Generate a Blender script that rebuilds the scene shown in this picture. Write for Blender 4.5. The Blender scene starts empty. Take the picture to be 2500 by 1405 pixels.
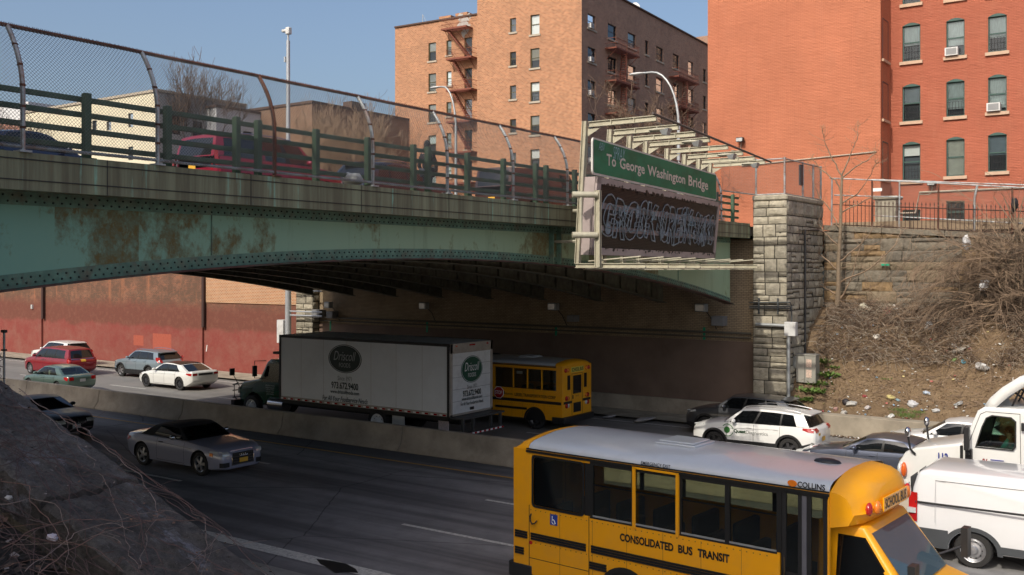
import bpy, bmesh, math, random
from math import sin, cos, pi, tan, atan2, sqrt
from mathutils import Vector, Matrix, noise
R = math.radians
random.seed(7)
sc = bpy.context.scene
COL = sc.collection
# ---------------------------------------------------------------- camera, sky, sun, exposure
HC = 6.4                                   # eye height above the carriageway
YAW = R(34.9)                              # bridge runs along +Y, carriageway along X
FPX = 2424.0
cd = bpy.data.cameras.new('camera'); cam = bpy.data.objects.new('camera', cd); COL.objects.link(cam)
cam.location = (0, 0, HC); cam.rotation_euler = (R(90), 0, YAW)
cd.sensor_width = 36; cd.lens = 36*FPX/2500; cd.shift_y = -46.5/2500; cd.clip_start = 0.1; cd.clip_end = 3000
sc.camera = cam
SUN_EL, SUN_AZ = R(40.5), R(0.8)             # the sun stands over -Y, turned a little towards -X
w = bpy.data.worlds.new('World'); sc.world = w; w.use_nodes = True
nt = w.node_tree; bg = nt.nodes['Background']
sky = nt.nodes.new('ShaderNodeTexSky'); sky.sky_type = 'NISHITA'; sky.sun_disc = False
sky.sun_elevation = SUN_EL; sky.sun_rotation = R(180)+SUN_AZ
sky.air_density = 1.0; sky.dust_density = 5.0; sky.ozone_density = 2.2; sky.altitude = 50
nt.links.new(sky.outputs[0], bg.inputs[0]); bg.inputs[1].default_value = 0.12
sd = bpy.data.lights.new('sun', 'SUN'); so = bpy.data.objects.new('sun', sd); COL.objects.link(so)
sd.energy = 2.25; sd.angle = R(0.6); sd.color = (1.0, 0.93, 0.82)
SD = Vector((-sin(SUN_AZ)*cos(SUN_EL), -cos(SUN_AZ)*cos(SUN_EL), sin(SUN_EL)))   # towards the sun
so.rotation_euler = SD.to_track_quat('Z', 'Y').to_euler(); so.location = SD*80
sc.view_settings.view_transform = 'Standard'; sc.view_settings.look = 'None'
sc.view_settings.exposure = 0.45; sc.view_settings.gamma = 1
sc.render.engine = 'CYCLES'; sc.cycles.max_bounces = 8; sc.cycles.transparent_max_bounces = 24
sc.cycles.use_denoising = True

CA, SA = cos(YAW), sin(YAW)
def px(u, v, X=None, Y=None, Z=None):
    "point of the world seen at photo pixel (u, v) on the plane X=, Y= or Z="
    l = (u-1250)/FPX; dx, dy, dz = CA*l-SA, SA*l+CA, (656-v)/FPX
    if X is not None: d = X/dx
    elif Y is not None: d = Y/dy
    else: d = (Z-HC)/dz
    return Vector((dx*d, dy*d, HC+dz*d))

# ---------------------------------------------------------------- object bookkeeping
def tag(o, label=None, cat=None, group=None, kind=None):
    if label: o['label'] = label
    if cat: o['category'] = cat
    if group: o['group'] = group
    if kind: o['kind'] = kind
    return o
def thing(name, label, cat, loc=(0,0,0), rz=0, group=None):
    o = bpy.data.objects.new(name, None); COL.objects.link(o)
    o.location = loc; o.rotation_euler = (0, 0, rz); o.empty_display_size = .3
    return tag(o, label, cat, group)
def link_mesh(name, me, parent=None):
    o = bpy.data.objects.new(name, me); COL.objects.link(o)
    if parent is not None: o.parent = parent
    return o
def copy_tree(o, parent=None):
    c = o.copy(); COL.objects.link(c)
    if parent is not None: c.parent = parent
    for ch in list(o.children): copy_tree(ch, c)
    return c

class MB:
    def __init__(s): s.v, s.f, s.m = [], [], []
    def add(s, vs, fs, mi=0, M=None):
        b = len(s.v)
        s.v += [tuple(M @ Vector(p)) for p in vs] if M is not None else [tuple(p) for p in vs]
        s.f += [tuple(i+b for i in f) for f in fs]; s.m += [mi]*len(fs)
        return s
    def box(s, x0, y0, z0, x1, y1, z1, mi=0, M=None):
        x0, x1 = min(x0,x1), max(x0,x1); y0, y1 = min(y0,y1), max(y0,y1); z0, z1 = min(z0,z1), max(z0,z1)
        return s.add([(x0,y0,z0),(x1,y0,z0),(x1,y1,z0),(x0,y1,z0),(x0,y0,z1),(x1,y0,z1),(x1,y1,z1),(x0,y1,z1)],
              [(0,3,2,1),(4,5,6,7),(0,1,5,4),(1,2,6,5),(2,3,7,6),(3,0,4,7)], mi, M)
    def quad(s, a, b, c, d, mi=0): return s.add([a,b,c,d], [(0,1,2,3)], mi)
    def tube(s, pts, r, n=6, mi=0, caps=True):
        pts = [Vector(p) for p in pts]; k = len(pts); rs = r if isinstance(r, (list,tuple)) else [r]*k
        b = len(s.v); up = None
        for i, p in enumerate(pts):
            t = (pts[min(i+1,k-1)]-pts[max(i-1,0)])
            t = t.normalized() if t.length > 1e-9 else Vector((0,0,1))
            if up is None: up = Vector((0,0,1)) if abs(t.z) < .9 else Vector((1,0,0))
            a = t.cross(up)
            if a.length < 1e-6: a = t.cross(Vector((.3,1,.2)))
            a.normalize(); c = t.cross(a); up = -c if False else up
            for j in range(n):
                q = 2*pi*j/n; s.v.append(tuple(p+(a*cos(q)+c*sin(q))*rs[i]))
        for i in range(k-1):
            for j in range(n):
                s.f.append((b+i*n+j, b+i*n+(j+1)%n, b+(i+1)*n+(j+1)%n, b+(i+1)*n+j)); s.m.append(mi)
        if caps and n > 2:
            s.f.append(tuple(b+j for j in range(n))[::-1]); s.f.append(tuple(b+(k-1)*n+j for j in range(n))); s.m += [mi, mi]
        return s
    def prism(s, poly, a0, a1, axis='y', mi=0, M=None):
        "extrude a 2-D polygon: axis y takes (x,z), axis x takes (y,z), axis z takes (x,y)"
        f = {'y': lambda p,a:(p[0],a,p[1]), 'x': lambda p,a:(a,p[0],p[1]), 'z': lambda p,a:(p[0],p[1],a)}[axis]
        n = len(poly); vs = [f(p,a0) for p in poly]+[f(p,a1) for p in poly]
        return s.add(vs, [tuple(range(n)), tuple(range(2*n-1,n-1,-1))]+[(i,n+i,n+(i+1)%n,(i+1)%n) for i in range(n)], mi, M)
    def lathe(s, prof, c=(0,0,0), axis='y', n=24, mi=0):
        "profile of (radius, along) turned round the axis"
        b = len(s.v)
        for r, a in prof:
            for j in range(n):
                q = 2*pi*j/n; u, w_ = r*cos(q), r*sin(q)
                p = {'y':(u,a,w_), 'z':(u,w_,a), 'x':(a,u,w_)}[axis]
                s.v.append((c[0]+p[0], c[1]+p[1], c[2]+p[2]))
        for i in range(len(prof)-1):
            for j in range(n):
                s.f.append((b+i*n+j, b+i*n+(j+1)%n, b+(i+1)*n+(j+1)%n, b+(i+1)*n+j)); s.m.append(mi)
        return s
    def grid(s, P, mi=0, fn=None):
        "P is a 2-D list of points; fn(i,j) may return another material or None to leave a hole"
        b = len(s.v); h, k = len(P), len(P[0])
        for row in P: s.v += [tuple(p) for p in row]
        for i in range(h-1):
            for j in range(k-1):
                m = fn(i,j) if fn else mi
                if m is None: continue
                s.f.append((b+i*k+j, b+i*k+j+1, b+(i+1)*k+j+1, b+(i+1)*k+j)); s.m.append(m)
        return s
    def blob(s, c, r, mi=0, n=6, sq=(1,1,1)):
        P = [[(c[0]+r*sq[0]*sin(pi*i/n)*cos(2*pi*j/(2*n)), c[1]+r*sq[1]*sin(pi*i/n)*sin(2*pi*j/(2*n)), c[2]+r*sq[2]*cos(pi*i/n))
              for j in range(2*n+1)] for i in range(n+1)]
        return s.grid(P, mi)
    def mesh(s, name, mats, smooth=None, fixn=True):
        me = bpy.data.meshes.new(name); me.from_pydata(s.v, [], s.f)
        for m in (mats if isinstance(mats, (list,tuple)) else [mats]): me.materials.append(m)
        if any(s.m): me.polygons.foreach_set('material_index', s.m)
        if fixn and len(s.f) < 60000:
            bm = bmesh.new(); bm.from_mesh(me); bmesh.ops.recalc_face_normals(bm, faces=bm.faces); bm.to_mesh(me); bm.free()
        if smooth:
            me.shade_smooth()
            me.set_sharp_from_angle(angle=R(smooth if smooth is not True else 35))
        me.update(); return me
    def build(s, name, mats, parent=None, smooth=None, bevel=0, fixn=True, seg=2):
        o = link_mesh(name, s.mesh(name, mats, smooth, fixn), parent)
        if bevel:
            b = o.modifiers.new('bevel', 'BEVEL'); b.width = bevel; b.segments = seg; b.limit_method = 'ANGLE'; b.angle_limit = R(40)
            if smooth is None: o.data.shade_smooth(); b.harden_normals = False; o.data.set_sharp_from_angle(angle=R(50))
        return o

# ---------------------------------------------------------------- materials
class NG:
    "tiny node-graph helper"
    def __init__(s, name):
        s.m = bpy.data.materials.new(name); s.m.use_nodes = True; s.t = s.m.node_tree
        s.p = s.t.nodes['Principled BSDF']; s.out = s.t.nodes['Material Output']
    def n(s, kind, **kw):
        x = s.t.nodes.new('ShaderNode'+kind)
        for k, v in kw.items():
            if k in x.inputs: x.inputs[k].default_value = v
            else: setattr(x, k, v)
        return x
    def l(s, a, b): s.t.links.new(a, b); return s
    def coord(s, uv=False, scale=(1,1,1)):
        c = s.n('TexCoord'); o = c.outputs['Object']
        if uv:       # brick courses: u = x+y, v = z on any upright wall
            sp = s.n('SeparateXYZ'); s.l(o, sp.inputs[0]); ad = s.n('Math', operation='ADD')
            s.l(sp.outputs[0], ad.inputs[0]); s.l(sp.outputs[1], ad.inputs[1]); cb = s.n('CombineXYZ')
            s.l(ad.outputs[0], cb.inputs[0]); s.l(sp.outputs[2], cb.inputs[1]); o = cb.outputs[0]
        if tuple(scale) != (1,1,1):
            mp = s.n('Mapping'); mp.inputs['Scale'].default_value = scale; s.l(o, mp.inputs[0]); o = mp.outputs[0]
        return o
    def noise(s, scale, detail=5, rough=.6, co=None, cs=(1,1,1)):
        x = s.n('TexNoise'); x.inputs['Scale'].default_value = scale; x.inputs['Detail'].default_value = detail
        x.inputs['Roughness'].default_value = rough; s.l(co if co is not None else s.coord(scale=cs), x.inputs['Vector']); return x.outputs['Fac']
    def ramp(s, fac, stops):
        r = s.n('ValToRGB'); e = r.color_ramp.elements
        while len(e) < len(stops): e.new(.5)
        for k, (p, c) in enumerate(stops):
            e[k].position = p; e[k].color = (*c, 1) if len(c) == 3 else c
        s.l(fac, r.inputs[0]); return r.outputs['Color']
    def mix(s, fac, a, b, mode='MIX'):
        x = s.n('MixRGB', blend_type=mode)
        for v, i in ((fac,0),(a,1),(b,2)):
            if hasattr(v, 'is_linked'): s.l(v, x.inputs[i])
            else: x.inputs[i].default_value = v if i == 0 else (*v, 1)
        return x.outputs[0]
    def math(s, op, a, b=0.0):
        x = s.n('Math', operation=op)
        for i, v in enumerate((a, b)):
            if hasattr(v, 'is_linked'): s.l(v, x.inputs[i])
            else: x.inputs[i].default_value = v
        return x.outputs[0]
    def base(s, c):
        if hasattr(c, 'is_linked'): s.l(c, s.p.inputs['Base Color'])
        else: s.p.inputs['Base Color'].default_value = (*c, 1)
    def bump(s, h, st=.3, dist=.02):
        b = s.n('Bump'); b.inputs['Strength'].default_value = st; b.inputs['Distance'].default_value = dist
        s.l(h, b.inputs['Height']); s.l(b.outputs[0], s.p.inputs['Normal'])
    def set(s, **kw):
        for k, v in kw.items(): s.p.inputs[k.replace('_', ' ')].default_value = v
        return s
G3 = lambda g: (g, g, g)
def mat(name, c, rough=.6, metal=0, var=.12, scale=4, bump=0, bs=None, spec=.5, coat=0, dirt=None, dirt_amt=.5, cs=(1,1,1), bd=.02):
    g = NG(name); f = g.noise(scale, cs=cs)
    col = g.ramp(f, [(.25, tuple(max(0, x*(1-var)) for x in c)), (.75, tuple(min(1, x*(1+var)) for x in c))])
    if dirt is not None:
        d = g.ramp(g.noise(scale*.45+.3, 8, .7), [(.48, G3(0)), (.72, G3(dirt_amt))]); col = g.mix(d, col, dirt)
    g.base(col); g.set(Roughness=rough, Metallic=metal, Specular_IOR_Level=spec, Coat_Weight=coat, Coat_Roughness=.06)
    if bump: g.bump(g.noise(bs or scale*6, 6, .65), bump, bd)
    return g.m
def brick(name, c1, c2, mortar, bw=.21, bh=.072, ms=.011, stain=(.12,.09,.07), st_amt=.35, st_scale=.35, rough=.85, bump=.35, streak=None):
    g = NG(name); co = g.coord(uv=True)
    b = g.n('TexBrick'); g.l(co, b.inputs['Vector'])
    for k, v in (('Scale',1.0),('Mortar Size',ms),('Brick Width',bw),('Row Height',bh),('Mortar Smooth',.2),('Bias',0.0)): b.inputs[k].default_value = v
    b.inputs['Color1'].default_value = (*c1,1); b.inputs['Color2'].default_value = (*c2,1); b.inputs['Mortar'].default_value = (*mortar,1)
    d = g.ramp(g.noise(st_scale, 9, .72), [(.46, G3(0)), (.75, G3(st_amt))])
    col = g.mix(d, b.outputs['Color'], stain)
    col = g.mix(.35, col, g.ramp(g.noise(1.7, 6, .7), [(.2, G3(.35)), (.8, G3(.75))]), 'OVERLAY')
    if streak:
        col = g.mix(g.ramp(g.noise(1.0, 6, .7, cs=(2.2,2.2,.12)), [(.5, G3(0)), (.7, G3(.4))]), col, streak)
    g.base(col); g.set(Roughness=rough, Specular_IOR_Level=.25)
    g.bump(g.math('ADD', g.math('MULTIPLY', b.outputs['Fac'], -1.0), g.noise(30, 4)), bump, .012)
    return g.m
def glass(name, c=(.02,.025,.03), alpha=.5, rough=.03, ior=1.6, body=(.012,.014,.016)):
    "tinted sheet glass: mirror-like coat over a dark see-through tint"
    g = NG(name); g.t.nodes.remove(g.p)
    tr = g.n('BsdfTransparent'); tr.inputs[0].default_value = (*c, 1)
    gl = g.n('BsdfGlossy'); gl.inputs['Roughness'].default_value = rough; gl.inputs[0].default_value = (.95,.97,1,1)
    df = g.n('BsdfDiffuse'); df.inputs[0].default_value = (*body,1)
    m1 = g.n('MixShader'); m1.inputs[0].default_value = 1-alpha; g.l(tr.outputs[0], m1.inputs[1]); g.l(df.outputs[0], m1.inputs[2])
    fr = g.n('Fresnel'); fr.inputs[0].default_value = ior
    m2 = g.n('MixShader'); g.l(fr.outputs[0], m2.inputs[0]); g.l(m1.outputs[0], m2.inputs[1]); g.l(gl.outputs[0], m2.inputs[2])
    g.l(m2.outputs[0], g.out.inputs[0]); return g.m
_mc = {}
def paint(c, metal=.0, rough=.32, coat=.9, dirt=.05):
    k = (tuple(c), metal, rough)
    if k not in _mc:
        g = NG('car_paint'); f = g.noise(2.5, 8, .7)
        col = g.mix(g.ramp(f, [(.45, G3(0)), (.8, G3(dirt))]), c, (.22,.20,.17))
        g.base(col); g.set(Metallic=metal, Roughness=rough, Coat_Weight=coat, Coat_Roughness=.05); _mc[k] = g.m
    return _mc[k]
BLACK = mat('black_plastic', (.018,.018,.019), .45); RUBBER = mat('rubber', (.022,.021,.02), .85, bump=.2)
CHROME = mat('chrome', (.62,.62,.63), .18, 1, var=.05); STEELRIM = mat('silver_rim', (.45,.45,.46), .35, .8)
DARKRIM = mat('dark_rim', (.09,.09,.095), .35, .7)
CARGLASS = glass('tinted_car_glass', (.10,.115,.11), .55); CLEARGLASS = glass('clear_car_glass', (.55,.66,.60), .93)
DEEPGLASS = glass('privacy_glass', (.05,.055,.06), .3)
REDLENS = mat('red_lens', (.42,.012,.012), .15, coat=1, var=.2); AMBER = mat('amber_lens', (.75,.20,.02), .2, coat=1, var=.1)
LENS = mat('clear_lens', (.62,.64,.62), .12, .2, coat=1, var=.15); SEATM = mat('seat_fabric', (.05,.048,.045), .8)
WHITEP = mat('white_lettering', (.8,.8,.78), .5, var=.03); BLACKP = mat('black_lettering', (.012,.012,.012), .5, var=.03)
SKIN = mat('skin', (.42,.24,.16), .55, var=.06)
GALV = mat('galvanised_steel', (.40,.42,.42), .45, .5, var=.2, scale=6, bump=.08, dirt=(.16,.10,.06), dirt_amt=.35)
RUST = mat('rust', (.20,.08,.045), .85, .1, var=.5, scale=9, bump=.3)

def text(body, w_, h_, M, name, m, parent, bold=0.0, shear=0.0, spacing=1.0, ext=.002, n=3):
    "flat lettering fitted to w_ x h_ metres, centred at the origin of M, reading along its x, up its y"
    c = bpy.data.curves.new('lettering', 'FONT'); c.body = body; c.size = 1; c.resolution_u = n; c.offset = bold; c.shear = shear
    c.space_character = spacing; c.extrude = 0
    o = bpy.data.objects.new('lettering', c); me = bpy.data.meshes.new_from_object(o)
    bpy.data.objects.remove(o); bpy.data.curves.remove(c)
    xs = [v.co.x for v in me.vertices]; ys = [v.co.y for v in me.vertices]
    x0, x1, y0, y1 = min(xs), max(xs), min(ys), max(ys); sx = w_/(x1-x0); sy = (h_/(y1-y0)) if h_ else sx
    for v in me.vertices: v.co = M @ Vector(((v.co.x-(x0+x1)/2)*sx, (v.co.y-(y0+y1)/2)*sy, ext))
    me.materials.clear(); me.materials.append(m); me.update()
    return link_mesh(name, me, parent)
def frame(o, x, y):
    "matrix with origin o, x axis x, y axis y"
    x = Vector(x).normalized(); y = Vector(y); y = (y-x*y.dot(x)).normalized(); z = x.cross(y)
    return Matrix(((x.x,y.x,z.x,o[0]),(x.y,y.y,z.y,o[1]),(x.z,y.z,z.z,o[2]),(0,0,0,1)))
def ss(t): t = max(0, min(1, t)); return t*t*(3-2*t)
def interp(pts, x):
    "smooth interpolation through (x, value) points, ascending x"
    if x <= pts[0][0]: return pts[0][1]
    for (a, va), (b, vb) in zip(pts, pts[1:]):
        if x <= b:
            return va+(vb-va)*(.5*ss((x-a)/(b-a))+.5*(x-a)/(b-a))
    return pts[-1][1]
_text = text
def text(body, w_, h_, M, name='lettering', m=None, parent=None, bold=0.0, shear=0.0, spacing=1.0, ext=.002, n=3):
    return _text(body, w_, h_, M, name, m or BLACKP, parent, bold, shear, spacing, ext, n)
# ---------------------------------------------------------------- wheels
def wheel(parent, x, y, r, side, wd=.21, rim=STEELRIM, spokes=5, rr=.68, steel=False, hub=None):
    "side=+1: the outer face looks towards +y"
    o = y; i = y-side*wd
    prof = [(r*rr*.97,i),(r*.9,i),(r*.985,i+side*.03),(r,i+side*.06),(r,o-side*.06),(r*.985,o-side*.025),(r*.93,o-side*.004),(r*rr*1.02,o),(r*rr*.97,o-side*.02)]
    m = MB().lathe(prof, (0,0,0), n=28)
    for k in range(28):                                    # tread blocks
        q = 2*pi*k/28; M = Matrix.Rotation(q, 4, 'Y')
        m.box(-.012, i+side*.02, r-.004, .012, o-side*.02, r+.004, 0, M)
    t = m.build('wheel', RUBBER, parent, smooth=40); t.location = (x, 0, r)
    g = MB(); R1 = r*rr
    g.lathe([(R1,o-side*.012),(R1*.93,o-side*.02),(R1*.9,o-side*.07)], n=28)
    g.lathe([(R1*.92,o-side*.13),(.001,o-side*.13)], n=28, mi=1)
    if steel:
        g.lathe([(R1*.9,o-side*.05),(R1*.72,o-side*.085),(R1*.60,o-side*.03),(R1*.42,o-side*.02),(R1*.30,o+side*.02),(.001,o+side*.03)], n=28)
        for k in range(10):
            q = 2*pi*k/10; g.add(*_disc(R1*.66*cos(q), o-side*.052, R1*.66*sin(q), R1*.07, side), 1)
    else:
        g.lathe([(R1*.2,o-side*.02),(.001,o-side*.012)], n=16)
        for k in range(spokes):
            for dq in ((-.09,.09) if spokes <= 7 else (0,)):
                q = 2*pi*k/spokes+dq; M = Matrix.Rotation(q, 4, 'Y'); wds = .035*r/.33 if spokes <= 7 else .03
                g.add([(R1*.1,o-side*.02,-wds),(R1*.94,o-side*.045,-wds*.7),(R1*.94,o-side*.045,wds*.7),(R1*.1,o-side*.02,wds),
                       (R1*.1,o-side*.07,-wds),(R1*.94,o-side*.09,-wds*.7),(R1*.94,o-side*.09,wds*.7),(R1*.1,o-side*.07,wds)],
                      [(0,1,2,3),(0,4,5,1),(3,2,6,7),(4,7,6,5)], 0, M)
    if hub: g.lathe([(R1*.3,o+side*.0),(R1*.3,o+side*.05),(R1*.2,o+side*.09),(.001,o+side*.09)], n=14)
    g.build('rim', [rim, BLACK], t, smooth=35)
    return t
def _disc(x, y, z, r, side, n=8):
    return [(x+r*cos(2*pi*j/n), y, z+r*sin(2*pi*j/n)) for j in range(n)], [tuple(range(n))]
def bool_cut(me, cut, mats):
    "difference of two meshes, applied at once"
    a = link_mesh('work', me); b = link_mesh('work', cut)
    md = a.modifiers.new('cut', 'BOOLEAN'); md.object = b; md.operation = 'DIFFERENCE'; md.solver = 'EXACT'
    dg = bpy.context.evaluated_depsgraph_get(); out = bpy.data.meshes.new_from_object(a.evaluated_get(dg))
    bpy.data.objects.remove(a); bpy.data.objects.remove(b)
    out.shade_smooth(); out.set_sharp_from_angle(angle=R(38))
    return out
def cyl_cut(cuts, mi=1):
    m = MB()
    for x, z, r, y0, y1 in cuts:
        n = 28; ring = [(x+r*cos(2*pi*j/n), z+r*sin(2*pi*j/n)) for j in range(n)]; m.prism(ring, y0, y1, 'y', mi)
    return m

# ---------------------------------------------------------------- passenger cars
# local frame: x forward, y to the driver's side, z up, origin on the ground at mid length
def car(label, cat, name, at, rz, P, S, group=None):
    g = P.get; L, W, H = P['L'], P['W'], P['H']; hw = W/2; r = g('r', .33)
    root = thing(name, label, cat, (at[0], at[1], at[2] if len(at) > 2 else 0), rz, group); k = g('k', 1.0); root.scale = (k, k, k)
    if k != 1.0: root.scale = (k,k,k)
    xf = L/2-P['fo']; xr = xf-P['wb']; pm = S['paint']; clad = S.get('clad', pm)
    xc, xt, rt, rb = P['cowl'], P['wtop'], P['rtop'], P['rbase']
    zn, zc, zb, zd, zt = P['znose'], P['zcowl'], P['zbelt'], P['zdeck'], P['ztail']
    X0, X1 = -L/2, L/2
    top = [(X0, zt), (X0+.12, zd-.02), (rb, zb), (xc, zc), (X1-.55, (zn+zc)/2-.0), (X1-.16, zn), (X1, zn-.13)]
    if rb-.02 < X0+.12: top = [(X0, zt), (X0+.1, zb)]+top[3:]
    shoulder = lambda x: interp(top, x)
    bot = lambda x: interp([(X0, g('zrb', .42)), (X0+.5, .2), (X1-.5, .19), (X1, g('zfb', .28))], x)
    def wid(x):
        t = max(0, (x-(X1-.85))/.85, (X0+.6-x)/.6); u = (X1-x)
        e = .21*t**2.6 if x > 0 else .10*t**2.4
        return hw-e*hw/.9
    def ring(x, inset=0, tub=False):
        w_ = wid(x)-inset; zb_, zs = bot(x)+inset, shoulder(x)-inset; h = zs-zb_; cr = .035 if x > xc or x < rb else .0
        pts = [(0,zb_),(w_-.16,zb_),(w_-.035,zb_+.05),(w_-.012,zb_+.16),(w_-.012,zb_+h*.34),(w_,zb_+h*.52),(w_-.004,zb_+h*.68),(w_-.03,zb_+h*.86),(w_-.065,zs-.015),(w_-.105,zs)]
        pts += [(w_*.55, zs+cr*.9),(0, zs+cr)] if not tub else [(w_-.115, zs-.30),(0,zs-.30)]
        return pts
    xs = [X0, X0+.03, X0+.09, X0+.2, X0+.38, X0+.6]; 
    mids = []
    x = X0+.8
    while x < X1-.7: mids.append(x); x += .17
    xs += mids+[X1-.62, X1-.48, X1-.34, X1-.22, X1-.12, X1-.05, X1-.015, X1]
    xs = [x for x in xs if abs(x-xc) > .07 and abs(x-rb) > .07]
    hasrear = rb > X0+.1
    xs += [xc, xc-.012]+([rb, rb+.012] if hasrear else [])
    xs = sorted(xs); rings = []; m = MB()
    tubrange = lambda x: (rb if hasrear else X0+.13) < x < xc
    for x in xs:
        ins = .05 if x in (X0, X1) else .016 if (x < X0+.04 or x > X1-.02) else 0
        p = ring(x, ins, tubrange(x)); full = p+[(-a, b) for a, b in p[-2:0:-1]]
        rings.append([(x, a, b) for a, b in full])
    n = len(rings[0])
    for rg in rings: m.v += rg
    for i in range(len(rings)-1):
        for j in range(n):
            j2 = (j+1) % n; mid = (xs[i]+xs[i+1])/2; pj = min(j, n-1-j)
            mi = 1 if (tubrange(mid) and pj >= 9) else (2 if pj <= 3 and S.get('clad') else 0)
            m.f.append((i*n+j, i*n+j2, (i+1)*n+j2, (i+1)*n+j)); m.m.append(mi)
    m.f.append(tuple(range(n))); m.m.append(0); b = (len(rings)-1)*n; m.f.append(tuple(b+j for j in range(n))[::-1]); m.m.append(0)
    mats = [pm, BLACK, clad, BLACKP]
    me = m.mesh('body', mats)
    Ra = r*1.13
    cut = cyl_cut([(xx, r+.01, Ra, s*(hw-.36), s*(hw+.3)) for xx in (xf, xr) for s in (-1,1)]).mesh('cut', mats)
    me = bool_cut(me, cut, mats)
    def ysurf(x, z):
        p = ring(x)
        for (a, za), (b_, zb_) in zip(p[1:], p[2:]):
            if za <= z <= zb_ and zb_ > za: return a+(b_-a)*(z-za)/(zb_-za)
        return p[8][0]
    e = MB()                                                # seams, greenhouse frame, arches
    def seam(x0, z0, x1, z1, wd=.006, mi=3, k_=8, off=.0025):
        for s in (-1, 1):
            P_ = []
            for i in range(k_+1):
                t = i/k_; x = x0+(x1-x0)*t; z = z0+(z1-z0)*t
                ax, az = (wd, 0) if abs(z1-z0) > abs(x1-x0) else (0, wd)
                P_.append([(x-ax, s*(ysurf(x,z-az)+off), z-az), (x+ax, s*(ysurf(x,z+az)+off), z+az)])
            e.grid(P_, mi)
    doors = P['doors']
    for dx in doors: seam(dx, .30, dx, shoulder(dx)-.03)
    seam(doors[-1], .30, doors[0], .30)
    if not S.get('plain'): seam(doors[-1]+.1, zb*.86, doors[0]+.35, zc*.80, .004, 3)
    if S.get('clad'):
        for xx in (xf, xr):
            for s in (-1, 1):
                P_ = []
                for j in range(25):
                    q = pi*(-.06+1.12*j/24); row = []
                    for rr_ in (Ra-.005, Ra+.075):
                        x, z = xx+rr_*cos(q), max(r+.01+rr_*sin(q), bot(xx)+.02); row.append((x, s*(ysurf(min(max(x, X0+.03), X1-.03), z)+.008), z))
                    P_.append(row)
                e.grid(P_, 2)
    # greenhouse: side surface in (s, t); s along the car, t from belt to roof edge
    wb_ = g('wb_in', .075); wt = g('wt', hw-.22); hR = g('hroof', H-.05)
    def zr(s): return hR-interp(g('roof', [(0,.045),(.25,.0),(.55,.005),(1,.07)]), s)
    def zbelt(x): return shoulder(x)-.012
    def B(s):
        x = xc+(rb-xc)*s; return Vector((x, wid(max(x, X0+.12))-wb_-.03, zbelt(max(x, X0+.11))))
    def T(s): return Vector((xt+(rt-xt)*s, wt-.05*abs(2*s-1)**3, zr(s)))
    def Sf(sb, st, t, sg):
        p = B(sb).lerp(T(st), t); p.y += .035*4*t*(1-t)*.8; p.y *= sg; return p
    cols = P['cols']                 # list of (s at belt, s at roof, kind of the cell that follows)
    sides = {}
    for sg in (-1, 1):
        for (a, c) in zip(cols, cols[1:]):
            for (t0, t1, row) in ((0,.05,'f'),(.05,.88,'w'),(.88,1,'f')):
                kind = a[2] if row == 'w' else 'f'
                k1, k2 = 4, (5 if row == 'w' else 1)
                Pg = [[Sf(a[0]+(c[0]-a[0])*i/k1, a[1]+(c[1]-a[1])*i/k1, t0+(t1-t0)*j/k2, sg) for i in range(k1+1)] for j in range(k2+1)]
                if kind == 'g': sides.setdefault((sg, a[0]), MB()).grid(Pg)
                else: e.grid(Pg, {'f': 1 if S.get('blackframe', True) and row != 'w' and t0 < .5 else 4, 'p': 3, 'b': 4}[kind])
    fb, rbg = g('fbulge', .16), g('rbulge', .10)
    def end(sv, t, u, bulge):
        p = Sf(sv, sv, t, 1); return Vector((p.x+bulge*(1-u*u)*(1-.35*t), p.y*u, p.z+(.03*(1-u*u)*t)))
    for sv, bulge, nm, uu, tt in ((0, fb, 'windshield', .93, (.03,.94)), (1, -rbg, 'rear_window', g('ru', .86), g('rtt', (.12,.88)))):
        if sv == 1 and S.get('no_rear'): tt = (.2,.8)
        us = [-1,-uu]+[-uu+2*uu*i/8 for i in range(1,8)]+[uu,1]; ts = [0, tt[0]]+[tt[0]+(tt[1]-tt[0])*i/4 for i in range(1,4)]+[tt[1],1]
        Pg = [[end(sv, t, u, bulge) for u in us] for t in ts]
        isg = lambda i, j: 1 <= i <= 4 and 1 <= j <= 8
        e.grid(Pg, 4, lambda i, j: None if isg(i,j) else (1 if (sv == 0 and i == 0) or (sv == 1 and S.get('blackrear')) else 4))
        gm = MB().grid(Pg, 0, lambda i, j: 0 if isg(i,j) else None)
        gm.build(nm, S.get('wglass', CARGLASS) if sv == 0 else S.get('rglass', S.get('glass', CARGLASS)), root, smooth=60)
        if sv == 0:                                          # wiper arms
            for u0 in (-.05, .55): e.tube([end(0,.02,u0,fb)+Vector((.03,0,.015)), end(0,.14,u0-.5,fb)+Vector((.02,0,.015))], .008, 4, 1)
    for (sg, _), gm in sides.items(): gm.build('side_window', S.get('glass', CARGLASS), root, smooth=60)
    ss_ = [i/12 for i in range(13)]; us = [-1+2*j/10 for j in range(11)]
    Pr = []
    for s_ in ss_:
        row = []
        for u in us:
            p = T(s_); f_ = max(0, 1-s_/.25)**1.0; r_ = max(0, 1-(1-s_)/.25)
            row.append((p.x+(1-u*u)*(fb*.65*f_-rbg*.65*r_), p.y*u, p.z+.045*(1-abs(u)**2.2)*(.35+.65*min(1, min(s_,1-s_)*6))*1.0+.03*(1-u*u)*(max(f_,r_)**2)*.35))
        Pr.append(row)
    e.grid(Pr, 5)
    if S.get('sunroof'): e.grid([[Vector(Pr[i][j])+Vector((0,0,.012)) for j in range(2,9)] for i in range(2,10)], 6)
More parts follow.
